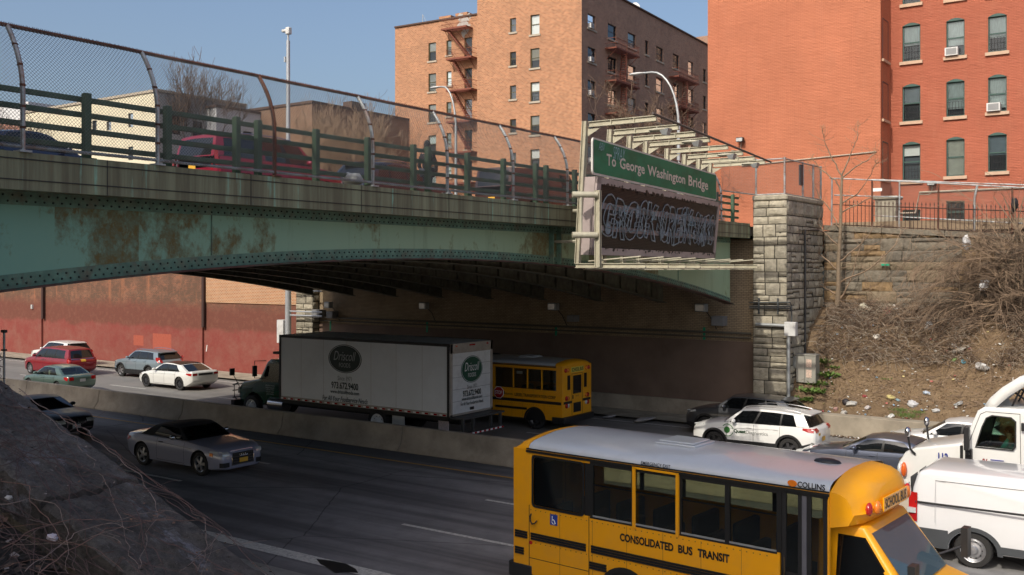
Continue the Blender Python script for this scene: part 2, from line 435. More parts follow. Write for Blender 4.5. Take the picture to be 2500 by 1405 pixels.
    if S.get('rails'):
        for sg in (-1,1): e.tube([Vector((xt+(rt-xt)*s_, sg*(wt-.07), zr(s_)+.045+.045*sin(pi*min(1,max(0,(s_-.04)/.92)))**.4)) for s_ in [.05+.9*i/14 for i in range(15)]], .016, 6, 7)
    if S.get('spoiler'):
        xx, zz = rt, zr(1)+.01
        e.add([(xx+.1,-wt+.08,zz+.05),(xx+.1,wt-.08,zz+.05),(xx-.24,wt-.1,zz+.0),(xx-.24,-wt+.1,zz+.0),(xx+.1,-wt+.08,zz),(xx+.1,wt-.08,zz),(xx-.22,wt-.1,zz-.04),(xx-.22,-wt+.1,zz-.04)],
              [(0,1,2,3),(4,7,6,5),(0,4,5,1),(1,5,6,2),(2,6,7,3),(3,7,4,0)], 4)
    for s in (-1,1):                                         # door handles
        for dx in P['handles']:
            z = shoulder(dx)-.13; y = ysurf(dx, z); e.box(dx-.09, s*(y-.01), z-.012, dx+.09, s*(y+.03), z+.014, S.get('handle', 4))
    bm_ = bmesh.new(); bm_.from_mesh(me); body = link_mesh('body', me, root)
    bm_.free()
    # join the seam/frame mesh into the body mesh
    alln = [pm, BLACK, clad, BLACKP, pm, S.get('roofmat', pm), DEEPGLASS, CHROME]
    em = e.mesh('trim', alln)
    while len(me.materials) < 4: me.materials.append(pm)
    for q in alln[len(me.materials):]: me.materials.append(q)
    em.shade_smooth(); em.set_sharp_from_angle(angle=R(38))
    bm = bmesh.new(); bm.from_mesh(me); bm.from_mesh(em); bm.to_mesh(me); bm.free(); me.update()
    # seats and dashboard
    i_ = MB(); zf = zbelt(0)-.3
    for y in (-.36,.36):
        i_.box(xt-.35,y-.24,zf-.25,xt+.15,y+.24,zf+.02); i_.box(xt-.45,y-.23,zf-.2,xt-.3,y+.23,zbelt(0)+.22); i_.box(xt-.44,y-.12,zbelt(0)+.24,xt-.35,y+.12,zbelt(0)+.40)
    if rb < xt-1.3: i_.box(xt-1.35,-.6,zf-.2,xt-1.2,.6,zbelt(0)+.15)
    i_.build('seat', S.get('seat', SEATM), root, bevel=.04)
    dm = MB().box(xc-.55,-hw+.2,zc-.25,xc-.06,hw-.2,zc-.02); dm.tube([(xc-.66+.13*sin(q*pi/6)*.4, .36+.18*cos(q*pi/6), zc-.0+.17*sin(q*pi/6)) for q in range(13)], .018, 5)
    dm.build('dashboard', BLACK, root)
    for s in (-1,1):                                          # mirrors
        mx = xc-.42; mz = zbelt(mx)+.10
        mm = MB(); mm.blob((mx, s*(hw+.08), mz), 1, 0, 6, (.075,.115,.075)); mm.tube([(mx, s*(hw-.09), mz-.07),(mx, s*(hw+.02), mz-.03)], .025, 5, 1)
        mm.build('mirror', [S.get('mirror', pm), BLACK], root, smooth=60)
        for xx in (xf, xr):
            wheel(root, xx, s*(hw-.03), r, s, rim=S.get('rim', STEELRIM), spokes=S.get('spokes', 5))
    def side_patch(poly, off, m_, name):
        "patch given as bottom and top edges [(x,z)...] laid on the body side, both sides"
        lo, hi = poly
        for s in (-1,1):
            Pg = []
            for (xa,za),(xb,zb2) in zip(lo, hi):
                Pg.append([(xa+(xb-xa)*t, s*(ysurf(xa+(xb-xa)*t, za+(zb2-za)*t)+off), za+(zb2-za)*t) for t in (0,.33,.67,1)])
            MB().grid(Pg).build(name, m_, root, smooth=50)
    def end_plate(y0, y1, z0, z1, name, m_, front=True, off=.012, th=.03, bev=0, both=False, wrap=True):
        xe = X1 if front else X0; s_ = 1 if front else -1
        ys = [(y0,y1)]+([(-y1,-y0)] if both else [])
        for a, b2 in ys:
            mm = MB(); k1 = 6; F = []; 
            for q in range(k1+1):
                y = a+(b2-a)*q/k1; F.append([(_xe(y, z, front)+s_*off, y, z) for z in (z0, (z0+z1)/2, z1)])
            mm.grid(F); mm.build(name, m_, root, smooth=50)
    def _xe(y, z, front):
        "x of the body end at sideways offset y"
        y = abs(y); xx = X1 if front else X0; st = -.01 if front else .01
        for _ in range(120):
            rg = ring(xx, .05 if xx in (X0,X1) else 0)
            if wid(xx)-(.06 if xx in (X0,X1) else .0) >= y+.0 and shoulder(xx)+.03 >= z: return xx
            xx += st
        return xx
    root['_'] = 0; del root['_']
    return root, dict(side=side_patch, endp=end_plate, ysurf=ysurf, X0=X0, X1=X1, hw=hw, sh=shoulder, xf=xf, xr=xr, xe=_xe)

SEDAN = dict(L=4.65, W=1.82, H=1.44, wb=2.75, fo=.92, cowl=.95, wtop=.22, rtop=-1.05, rbase=-1.72, znose=.70, zcowl=.93, zbelt=.98, zdeck=1.02, ztail=.88,
             doors=[.80,-.12,-1.02], handles=[.02,-.9], cols=[(0,0,'b'),(.07,.05,'g'),(.43,.38,'p'),(.46,.42,'g'),(.80,.80,'b'),(1,1,'b')])
SUV = dict(L=4.6, W=1.86, H=1.67, wb=2.68, fo=.90, cowl=1.00, wtop=.38, rtop=-1.78, rbase=-2.12, znose=.92, zcowl=1.10, zbelt=1.14, zdeck=1.12, ztail=1.02, r=.36,
           doors=[.85,-.10,-1.02], handles=[.05,-.88], rbulge=.06, wt=.66, rtt=(.05,.86),
           cols=[(0,0,'b'),(.06,.04,'g'),(.345,.315,'p'),(.375,.345,'g'),(.66,.66,'p'),(.68,.69,'g'),(.86,.84,'b'),(1,1,'b')])
def variant(base, **kw): d = dict(base); d.update(kw); return d
H_ = pi     # heading towards -X
def taillights(a, z0, z1, depth, y0, yellow_plate=False, plate=(.62,.85), pm=None):
    a['side']([(a['X0']+.05,z0),(a['X0']+depth*.5,z0+.01),(a['X0']+depth,z0+.04)], .012, REDLENS, 'tail_light') if False else None
    a['side']((( [(a['X0']+.06,z0),(a['X0']+depth*.5,z0+.01),(a['X0']+depth,z0+(z1-z0)*.55)] ), ([(a['X0']+.06,z1),(a['X0']+depth*.5,z1),(a['X0']+depth,z1)])), .012, REDLENS, 'tail_light')
    a['endp'](y0, a['hw']-.13, z0, z1, 'tail_light', REDLENS, False, both=True)
    if plate: a['endp'](-.155, .155, plate[0], plate[0]+.15, 'licence_plate', pm or PLATE_Y, False, off=.02)
def headlights(a, z0, z1, depth, y0):
    a['side']((([(a['X1']-.06,z0),(a['X1']-depth*.5,z0+.03),(a['X1']-depth,z0+(z1-z0)*.6)]), ([(a['X1']-.06,z1-.02),(a['X1']-depth*.5,z1),(a['X1']-depth,z1+.02)])), .01, LENS, 'headlight')
    a['endp'](y0, a['hw']-.2, z0, z1-.02, 'headlight', LENS, True, both=True)
PLATE_Y = mat('yellow_plate', (.75,.42,.05), .5, var=.15, scale=30); PLATE_W = mat('pale_plate', (.62,.62,.60), .5, var=.2, scale=30)
def shell(prof, wfn, mats, name, parent, mi=0, bevel=.06, cuts=None):
    "side profile polygon swept across the vehicle; wfn(x,z) = half width"
    m = MB(); n = len(prof); S_ = [-1,-.96,0,.96,1]; 
    k = 2
    vs = [(x, -wfn(x,z), z) for x,z in prof]+[(x, wfn(x,z), z) for x,z in prof]
    m.add(vs, [tuple(range(n)), tuple(range(2*n-1,n-1,-1))]+[(i,n+i,n+(i+1)%n,(i+1)%n) for i in range(n)], mi)
    if cuts is None: return m.build(name, mats, parent, bevel=bevel, seg=3)
    o = m.build('work', mats, None, bevel=bevel, seg=3)
    dg = bpy.context.evaluated_depsgraph_get(); me = bpy.data.meshes.new_from_object(o.evaluated_get(dg)); bpy.data.objects.remove(o)
    for c in cuts: me = bool_cut(me, c.mesh('cut', mats), mats)
    return link_mesh(name, me, parent)
def panel(poly, yfn, m_, name, parent, s=1, off=.008, th=.012):
    "flat pane following the side: poly in (x,z)"
    n = len(poly); vs = [(x, s*(yfn(x,z)+off), z) for x,z in poly]+[(x, s*(yfn(x,z)+off-th), z) for x,z in poly]
    return MB().add(vs, [tuple(range(n)), tuple(range(2*n-1,n-1,-1))]+[(i,n+i,n+(i+1)%n,(i+1)%n) for i in range(n)]).build(name, m_, parent)
def rrect(x0, z0, x1, z1, r, n=4):
    out = []
    for cx, cz, a0 in ((x1-r,z1-r,0),(x0+r,z1-r,pi/2),(x0+r,z0+r,pi),(x1-r,z0+r,1.5*pi)):
        for i in range(n+1): q = a0+i*pi/2/n; out.append((cx+r*cos(q), cz+r*sin(q)))
    return out
def frame_ring(outer, inner, yfn, s, m, mi, off=.012):
    n = len(outer)
    m.add([(x, s*(yfn(x,z)+off), z) for x,z in outer]+[(x, s*(yfn(x,z)+off), z) for x,z in inner], [(i,(i+1)%n,n+(i+1)%n,n+i) for i in range(n)], mi)

# ---------------------------------------------------------------- ground and carriageways
def struct(o, **k): o['kind'] = 'structure'; return o
g = NG('asphalt'); f1 = g.noise(.45, 4, .6, cs=(.06,1.5,1)); f2 = g.noise(60, 3, .7); f3 = g.noise(1.2, 7, .7)
col = g.ramp(f1, [(.40,(.085,.083,.086)),(.5,(.19,.185,.186)),(.60,(.26,.255,.25))])
col = g.mix(g.ramp(f2, [(.35,G3(0)),(.7,G3(.5))]), col, (.19,.185,.178)); col = g.mix(g.ramp(f3, [(.45,G3(0)),(.8,G3(.5))]), col, (.055,.054,.056))
v_ = g.n('TexVoronoi', feature='DISTANCE_TO_EDGE'); v_.inputs['Scale'].default_value = .16; wp = g.n('MixRGB'); wp.inputs[0].default_value = .12
g.l(g.coord(), wp.inputs[1]); nz = g.n('TexNoise'); nz.inputs['Scale'].default_value = 1.3; g.l(g.coord(), nz.inputs[0]); g.l(nz.outputs['Color'], wp.inputs[2]); g.l(wp.outputs[0], v_.inputs['Vector'])
col = g.mix(g.ramp(v_.outputs['Distance'], [(.0,G3(.75)),(.004,G3(0))]), col, (.015,.015,.016))
g.base(col); g.set(Roughness=.82, Specular_IOR_Level=.35); g.bump(g.noise(90,3), .25, .01); ASPH = g.m
LANEW = mat('worn_white_paint', (.55,.54,.49), .7, var=.25, scale=20, dirt=(.09,.09,.09), dirt_amt=.75); LANEY = mat('worn_yellow_paint', (.50,.27,.045), .7, var=.25, scale=15, dirt=(.08,.075,.07), dirt_amt=.6)
CONC = mat('weathered_concrete', (.29,.25,.19), .85, var=.25, scale=1.4, bump=.25, dirt=(.14,.12,.09), dirt_amt=.7)
CONCD = mat('barrier_concrete', (.36,.31,.24), .85, var=.25, scale=1.2, bump=.25, dirt=(.20,.17,.13), dirt_amt=.8)
EARTH = mat('earth', (.13,.095,.06), .95, var=.4, scale=2.2, bump=.6, bs=12, dirt=(.05,.04,.025), dirt_amt=.8)
_x = 0
STREET = mat('street_asphalt', (.055,.055,.056), .9, var=.2)
def sheet(name, x0, y0, x1, y1, z, m_, nx=1, ny=1):
    b = MB().grid([[(x0+(x1-x0)*i/nx, y0+(y1-y0)*j/ny, z) for j in range(ny+1)] for i in range(nx+1)])
    for q in range(len(b.f)): b.f[q] = b.f[q][::-1]
    return struct(b.build(name, m_, fixn=False))
struct(sheet('ground', -700, -250, 500, 39.9, -.06, EARTH)); 
b = MB(); b.add([(-700,40.2,8.0),(-13.7,40.2,8.0),(-13.7,44.3,8.0),(500,44.3,8.0),(500,900,8.0),(-700,900,8.0)], [tuple(range(6))]); struct(b.build('street_ground', STREET, fixn=False))
sheet('road', -260, 5.2, 120, 39.7, 0, ASPH)
sheet('far_road', -260, 26.5, 120, 39.7, .004, mat('sun_bleached_asphalt', (.20,.19,.175), .85, var=.2, scale=.5, cs=(.12,1.8,1), dirt=(.12,.115,.11), dirt_amt=.6, bump=.1))
sheet('shoulder', -260, 5.2, 120, 14.55, .004, mat('concrete_gutter', (.24,.235,.21), .85, var=.2, scale=2, dirt=(.06,.06,.06), dirt_amt=.5))
sheet('verge', -260, 37.3, -14, 39.7, .12, mat('dusty_concrete', (.33,.29,.22), .9, var=.25, scale=1.5, dirt=(.12,.10,.07), dirt_amt=.7))
MBm = MB()
def line(x0, x1, y, wd=.13, mi=0): MBm.quad((x0,y-wd/2,.008),(x1,y-wd/2,.008),(x1,y+wd/2,.008),(x0,y+wd/2,.008), mi)
line(-200, 60, 15.38, .42); line(-200, 60, 24.85, .13, 1); line(-200, 60, 36.75, .12)
x = -14.4-3.4
for k in range(-9, 6):
    xd = -16.45+k*12.2; line(xd, xd+3.4, 18.8); line(xd+.15, xd+3.55, 22.1)
for k in range(-14, 5):
    line(-30.8+k*9.2+9.1, -27.6+k*9.2+9.1, 32.1); 
line(-60.6,-58.2,34.25); line(-11.0,-8.2,34.5)
struct(MBm.build('lane_markings', [LANEW, LANEY], fixn=False))
tb = MB(); q = [(px(822+a*25, 1384+b_*8, Z=.012)) for a,b_ in ((-2,-2.4),(-.6,-1.9),(.9,-1.0),(1.9,.7),(2.1,1.9),(.8,1.6),(-.2,1.9),(-.9,.2),(-1.6,-.8))]
tb.add([tuple(p) for p in q], [tuple(range(9))]); tag(tb.build('road_patch', mat('tar', (.012,.012,.012), .5), fixn=False), 'torn black tar patch across the fat white edge line', 'tar patch')

# median barrier
prof = [(26.15,0),(26.15,.08),(26.33,.32),(26.41,.86),(26.62,.86),(26.70,.32),(26.88,.08),(26.88,0)]
mb = MB(); x = -200
while x < 90:
    mb.prism(prof, x+.01, x+6.08, 'x'); x += 6.1
tag(mb.build('median_barrier', CONCD, bevel=.015), 'long concrete barrier dividing the two carriageways', 'barrier')

# ---------------------------------------------------------------- masonry
def ashlar(name, u0, u1, z0, z1, o, ud, nd, mats, parent, hmin=.22, hmax=.5, wmin=.3, wmax=.9, rough=.05, seed=1, ztop=None, gap=.018):
    "rock-faced blocks in broken courses; o origin, ud along the wall, nd outward normal"
    rnd = random.Random(seed); m = MB(); ud = Vector(ud); nd = Vector(nd); o = Vector(o)
    def block(a, b, c, d):
        if ztop:
            d = min(d, ztop((a+b)/2))
            if d-c < .08: return
        nx_, nz_ = max(3, int((b-a)/.11)+1), max(3, int((d-c)/.11)+1); base_ = rough*(.5+rnd.random()); sd_ = rnd.random()*50; P = []
        for i in range(nx_+1):
            row = []
            for j in range(nz_+1):
                u = a+gap/2+(b-a-gap)*i/nx_; z = c+gap/2+(d-c-gap)*j/nz_; edge = i in (0,nx_) or j in (0,nz_)
                h = (-.02 if edge else base_*.45)+(.35 if edge else 1)*rough*1.1*noise.noise(Vector((u*3.1+sd_, z*3.1, sd_)))+rough*.7*noise.noise(Vector((u*9, z*9, sd_)))
                p = o+ud*u+nd*h; row.append((p.x, p.y, z))
            P.append(row)
        m.grid(P, rnd.randrange(len(mats)-1))
    z = z0
    while z < z1-.05:
        h = min(rnd.uniform(hmin, hmax), z1-z); h = z1-z if z1-z-h < .15 else h; u = u0
        while u < u1-.03:
            w_ = rnd.uniform(wmin, wmax); w_ = u1-u if u1-u-w_ < wmin*.7 else w_
            if h > .36 and rnd.random() < .35: k_ = rnd.uniform(.35,.65); block(u, u+w_, z, z+h*k_); block(u, u+w_, z+h*k_, z+h)
            else: block(u, u+w_, z, z+h)
            u += w_
        z += h
    p = [o+ud*u0-nd*.04, o+ud*u1-nd*.04]
    m.quad((p[0].x,p[0].y,z0),(p[1].x,p[1].y,z0),(p[1].x,p[1].y,z1),(p[0].x,p[0].y,z1), len(mats)-1) if not ztop else None
    return m
def stone(name, c, v=.18): return mat(name, c, .9, var=.38, scale=6, bump=.9, bs=16, bd=.05, dirt=tuple(x*.5 for x in c), dirt_amt=.45)
MORT = mat('mortar', (.045,.04,.03), .95)
PALE_ST = [stone('pale_granite', (.39,.35,.265)), stone('pale_granite', (.44,.395,.30)), stone('pale_granite', (.32,.29,.225)), MORT]
def solid_box(x0,y0,z0,x1,y1,z1): return MB().box(x0,y0,z0,x1,y1,z1)
def pier(label, x0, x1, y0, y1, zt_, seed):
    t = thing('stone_pier', label, 'stone pier', ((x0+x1)/2, y0, 0)); off = t.location
    m = ashlar('wall', 0, x1-x0, 0, zt_-.22, (x0,y0,0), (1,0,0), (0,-1,0), PALE_ST, t, seed=seed, wmin=.42, wmax=.85, hmin=.30, hmax=.56, gap=.035)
    m2 = ashlar('wall', 0, y1-y0, 0, zt_-.22, (x1,y0,0), (0,1,0), (1,0,0), PALE_ST, t, seed=seed+1, wmin=.42, wmax=.95, hmin=.30, hmax=.56, gap=.035)
    b_ = len(m.v); m.v += m2.v; m.f += [tuple(i+b_ for i in f) for f in m2.f]; m.m += m2.m
    m.box(x0+.0, y0+.05, 0, x1-.05, y1, zt_-.22, 3)
    o = m.build('masonry', PALE_ST, t, smooth=28); o.location = -off
    cp = MB(); nb_ = 4
    for (a,b2,c_,d_) in ((x0-.05,x1+.07,y0-.07,y0+.5),):
        pass
    P = []; cp.box(x0-.03, y0-.04, zt_-.22, x1+.04, y1, zt_)
    o = cp.build('coping', PALE_ST[0], t, bevel=.06); o.location = -off
    return t
pier('tall pale stone pier at the right end of the bridge', -15.18, -13.75, 39.0, 43.6, 9.38, 3)
pier('pale stone pier at the left end of the underpass, behind the tall pole', -42.1, -40.75, 39.0, 43.6, 7.8, 9)
# underpass abutment and the long brick wall
ABR = brick('underpass_brick', (.40,.31,.20), (.33,.25,.16), (.17,.13,.09), stain=(.12,.08,.055), st_amt=.8)
DBR = mat('sooty_paint', (.155,.105,.078), .8, var=.25, scale=.6, bump=.2, dirt=(.25,.18,.14), dirt_amt=.3)
t = thing('abutment_wall', 'dim brick wall under the bridge behind the truck and the far bus', 'wall', (-28, 39.75, 0))
o = MB().box(-40.7,39.5,0,-15.2,40.4,7.6).build('wall', ABR, t); o.location = -t.location
o = MB().box(-40.68,39.45,.7,-15.25,39.497,3.35).build('paint_band', DBR, t); o.location = -t.location
o = MB().box(-40.7,39.3,0,-15.2,39.449,.75).build('kerb', CONCD, t); o.location = -t.location
g = NG('long_wall_brick'); co = g.coord(uv=True); bt_ = g.n('TexBrick'); g.l(co, bt_.inputs['Vector'])
for k, v in (('Scale',1.0),('Mortar Size',.011),('Brick Width',.22),('Row Height',.075)): bt_.inputs[k].default_value = v
bt_.inputs['Color1'].default_value = (.34,.135,.075,1); bt_.inputs['Color2'].default_value = (.19,.09,.055,1); bt_.inputs['Mortar'].default_value = (.25,.19,.14,1)
mott = g.noise(1.1, 10, .8); c0 = g.mix(g.ramp(mott, [(.42,G3(0)),(.54,G3(.75))]), bt_.outputs['Color'], (.13,.085,.06))
c0 = g.mix(g.ramp(g.noise(.5, 8, .75, cs=(2.5,1,.25)), [(.56,G3(0)),(.66,G3(.6))]), c0, (.44,.19,.10))
sp = g.n('SeparateXYZ'); g.l(g.coord(), sp.inputs[0]); wob = g.math('ADD', g.math('MULTIPLY', g.noise(2.6, 8, .8), .8), g.math('MULTIPLY', g.noise(.45, 3, .6), 1.1))
zz = g.math('ADD', sp.outputs[2], wob)
def step(v, a, wd=.06): return g.ramp(g.math('ADD', g.math('MULTIPLY', g.math('SUBTRACT', v, a), 1/wd), .5), [(0,G3(0)),(1,G3(1))])
mid = g.mix(g.ramp(g.noise(3.0, 8, .8), [(.5,G3(0)),(.72,G3(.55))]), (.19,.075,.055), (.33,.17,.115))
low = g.mix(g.ramp(g.noise(.8, 9, .8), [(.42,G3(0)),(.68,G3(.75))]), (.27,.070,.058), (.30,.15,.115))
low = g.mix(g.ramp(g.noise(6.0, 9, .85, cs=(1,1,.6)), [(.62,G3(0)),(.70,G3(.5))]), low, (.5,.42,.36))
c1 = g.mix(step(zz, 5.05, .7), mid, c0); c1 = g.mix(step(zz, 3.6, .25), low, c1)
g.base(g.mix(.25, c1, bt_.outputs['Color'], 'OVERLAY')); g.set(Roughness=.85, Specular_IOR_Level=.25); g.bump(g.math('MULTIPLY', bt_.outputs['Fac'], -1), .3, .01); LWALL = g.m
NEWB = brick('new_orange_brick', (.46,.20,.085), (.38,.15,.065), (.50,.40,.28), bw=.22, bh=.085, ms=.015, st_amt=.1)
t = thing('brick_wall', 'long patched red brick wall along the far side of the sunlit lanes', 'wall', (-60,39.75,0))
m = MB().box(-150,39.75,0,-42.15,40.2,8.3)
def wx(u): return px(u, 700, Y=39.7).x
for a_, b_ in ((wx(42),wx(104)),(wx(452),wx(497)),(wx(-150),wx(-90))): m.box(a_,39.60,0,b_,39.75,8.3)
o = m.build('wall', LWALL, t); o.location = -t.location
o = MB().box(wx(503), 39.69, 4.3, -42.2, 39.748, 8.25).build('patched_brickwork', NEWB, t); o.location = -t.location
for u in (108, 500):
    o = MB().box(wx(u)-.10,39.52,2.75,wx(u)+.10,39.66,8.2).build('drain_channel', mat('rusty_channel', (.05,.025,.02), .8), t); o.location = -t.location
OR_ = mat('orange_patch', (.36,.085,.05), .8, var=.15, scale=8)
for u0, u1, v0, v1 in ((326,350,820,843),(373,418,817,853)):
    a_, b_ = px(u0,v1,Y=39.74), px(u1,v0,Y=39.74); o = MB().box(a_.x,39.742,a_.z,b_.x,39.749,b_.z).build('paint_patch', OR_, t); o.location = -t.location
for u, v, s_ in ((452,855,'-'),(457,868,'2'),(494,867,'2'),(504,851,'1')):
    p = px(u,v,Y=39.72); o = text(s_, .28 if s_ != '1' else .14, .40 if s_ != '-' else .06, frame((p.x,39.735,p.z),(1,0,0),(0,0,1)), 'lettering', WHITEP, t, .02, .2); o.location = -t.location
tag(MB().box(px(83,805,Y=39.7).x-.1,39.5,3.45,px(83,805,Y=39.7).x+.1,39.6,3.75).build('junction_box', LENS), 'small white box fixed on the red wall left of the dark drain', 'box')

# ---------------------------------------------------------------- the bridge
g = NG('green_bridge_paint'); f = g.noise(.8, 8, .7)
col = g.ramp(f, [(.25,(.20,.38,.30)),(.5,(.26,.43,.31)),(.8,(.31,.45,.31))])
spx = g.n('SeparateXYZ'); g.l(g.coord(), spx.inputs[0]); gr = g.ramp(g.math('MULTIPLY', g.math('SUBTRACT', spx.outputs[1], 6), 1/14.), [(0,(.17,.39,.32)),(.45,(.27,.44,.31)),(1,(.36,.44,.27))]); col = g.mix(.75, col, gr)
wn = g.n('TexWhiteNoise', noise_dimensions='1D'); g.l(g.math('FLOOR', g.math('MULTIPLY', g.math('ADD', spx.outputs[1], .35), .62)), wn.inputs['W'])
r1 = g.math('ADD', g.math('MULTIPLY', g.math('SUBTRACT', wn.outputs['Value'], .5), .20), g.math('ADD', g.noise(.55, 8, .72, cs=(1,1,.7)), g.ramp(g.math('MULTIPLY', g.math('SUBTRACT', spx.outputs[1], 8), 1/10.), [(0,G3(.02)),(.65,G3(.02)),(.75,G3(0)),(1,G3(0))]))); r2 = g.noise(7, 6, .75)
patch = g.math('MULTIPLY', g.ramp(r1, [(.535,G3(0)),(.61,G3(1))]), g.ramp(r2, [(.25,G3(.35)),(.6,G3(1))])); col = g.mix(patch, col, g.ramp(r2, [(.3,(.10,.075,.025)),(.7,(.19,.135,.045))]))
st = g.ramp(g.noise(1.2, 8, .75, cs=(1,2.2,.18)), [(.55,G3(0)),(.75,G3(.45))]); col = g.mix(st, col, (.10,.11,.065))
g.base(col); g.set(Roughness=.6, Specular_IOR_Level=.3); g.bump(g.noise(14,5), .06, .01); GIRD = g.m
RIVP = mat('rusty_rivet_paint', (.12,.22,.16), .65, var=.4, scale=5, dirt=(.18,.08,.045), dirt_amt=.6)
RIVET = mat('rivet_head', (.018,.030,.024), .6); LIPR = mat('rusty_flange', (.10,.045,.035), .8, var=.5, scale=3, dirt=(.05,.12,.09), dirt_amt=.9)
g = NG('stained_fascia'); s1 = g.noise(1.1, 8, .72, cs=(1,2.6,.10)); s2 = g.noise(2.3, 8, .72, cs=(1,2.6,.14)); 
col = g.mix(g.ramp(s1, [(.38,G3(0)),(.58,G3(.85))]), (.26,.27,.17), (.125,.11,.07)); col = g.mix(g.ramp(s2, [(.58,G3(0)),(.66,G3(.8))]), col, (.26,.50,.38))
col = g.mix(g.ramp(g.noise(1.7, 8, .72, cs=(1,2.2,.22)), [(.60,G3(0)),(.74,G3(.75))]), col, (.25,.14,.07)); g.base(col); g.set(Roughness=.7, Specular_IOR_Level=.3); FASC = g.m
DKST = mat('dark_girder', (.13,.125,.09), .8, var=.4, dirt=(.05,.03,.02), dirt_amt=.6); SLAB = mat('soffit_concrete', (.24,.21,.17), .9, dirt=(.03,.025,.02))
BR0, BR1, BXN, BXF = -1.5, 39.0, -15.3, -40.5
br = thing('road_bridge', 'green riveted steel arch bridge carrying traffic over the carriageway', 'bridge', (-28, 20, 0)); boff = -br.location
def bpart(mb, name, mats, **k):
    o = mb.build(name, mats, br, **k); o.location = boff; return o
def arch(y): return 6.655-.0048*(y-19.6)**2
bpart(MB().box(BXN-.02, BR0, 7.74, BXF+.02, BR1+.5, 8.0), 'deck', SLAB)
bpart(MB().prism([(-18.3,8.005),(-18.31,8.02),(-20.9,8.28),(-35,8.28),(-37.5,8.02),(-37.5,8.005)], BR0, BR1+12, 'y'), 'roadway', STREET)
bpart(MB().box(BXN-.3, BR0, 8.0, BXN-3.0, BR1+6, 8.16).box(BXF+.3, BR0, 8.0, BXF+3.0, BR1+6, 8.16), 'sidewalk', CONC)
m = MB()
m.box(BXN, BR0, 7.64, BXN-.30, BR1, 8.24); m.box(BXN-.3,BR0,7.66,BXN-.62,BR1,7.74,1)
for z in (7.80, 8.13): m.box(BXN+.012, BR0, z-.008, BXN, BR1, z+.008, 1)
y = .6
while y < BR1: m.box(BXN+.006, y, 7.64, BXN, y+.012, 8.24, 1); y += 3.1
bpart(m, 'fascia', [FASC, BLACKP], bevel=.0)
bpart(MB().box(BXF, BR0, 7.64, BXF+.3, BR1, 8.24), 'fascia', FASC)
GX = BXN-.62
def girder(X, outer=False, nearside=True):
    m = MB(); N = 60; ys = [BR0+(BR1-.6-BR0)*i/N for i in range(N+1)]
    s = 1 if nearside else -1
    m.grid([[(X, y, arch(y)), (X, y, 7.68)] for y in ys], 0); m.grid([[(X-.02*s, y, 7.68), (X-.02*s, y, arch(y))] for y in ys], 0)
    if outer:
        for (fa, fb) in ((lambda y: arch(y)-.0, lambda y: arch(y)+.235), (lambda y: 7.44, lambda y: 7.68)):
            m.grid([[(X+.016, y, fa(y)), (X+.016, y, fb(y))] for y in ys], 1); m.grid([[(X, y, fb(y)), (X+.016, y, fb(y))] for y in ys], 1); m.grid([[(X+.016, y, fa(y)), (X, y, fa(y))] for y in ys], 1)
        step_ = .155; k = 0; y = BR0+.1
        while y < BR1-.7:
            for (z0_, alt) in ((arch(y)+.065,0),(arch(y)+.165,1),(7.50,0),(7.60,1)):
                yy = y+(step_/2 if alt else 0)
                if z0_ > 7.4 or True:
                    m.add([(X+.016, yy+.021*cos(q*pi/3), z0_+.021*sin(q*pi/3)) for q in range(6)]+[(X+.034, yy+.012*cos(q*pi/3), z0_+.012*sin(q*pi/3)) for q in range(6)],
                          [(q,(q+1)%6,6+(q+1)%6,6+q) for q in range(6)]+[tuple(range(6,12))], 2)
            y += step_; k += 1
        for yv in (px(515,600,X=GX).y, px(1345,580,X=GX).y, 33.5):                    # splice and stiffeners
            m.box(X+.0, yv, arch(yv)+.24, X+.02, yv+.02, 7.44, 1)
        yv = px(1340,580,X=GX).y
        for q in (0,.42): m.box(X, yv+q, arch(yv+q), X+.16, yv+q+.03, 7.64, 1)
    for (fa, th_) in ((lambda y: arch(y), -.03), (lambda y: 7.68, .0)):
        m.grid([[(X+.19, y, fa(y)+th_), (X-.19, y, fa(y)+th_)] for y in ys], 3); m.grid([[(X+.19, y, fa(y)), (X-.19, y, fa(y))] for y in ys], 3)
        m.grid([[(X+.19, y, fa(y)+th_), (X+.19, y, fa(y))] for y in ys], 3); m.grid([[(X-.19, y, fa(y)+th_), (X-.19, y, fa(y))] for y in ys], 3)
    return m
bpart(girder(GX, True), 'girder', [GIRD, RIVP, RIVET, LIPR], smooth=30, fixn=False)
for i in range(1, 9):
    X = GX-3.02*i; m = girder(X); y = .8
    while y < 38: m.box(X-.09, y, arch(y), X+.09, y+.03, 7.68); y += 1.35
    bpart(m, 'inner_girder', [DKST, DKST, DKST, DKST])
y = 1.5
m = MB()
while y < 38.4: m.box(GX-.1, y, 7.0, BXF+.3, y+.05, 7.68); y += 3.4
bpart(m, 'cross_frames', DKST)

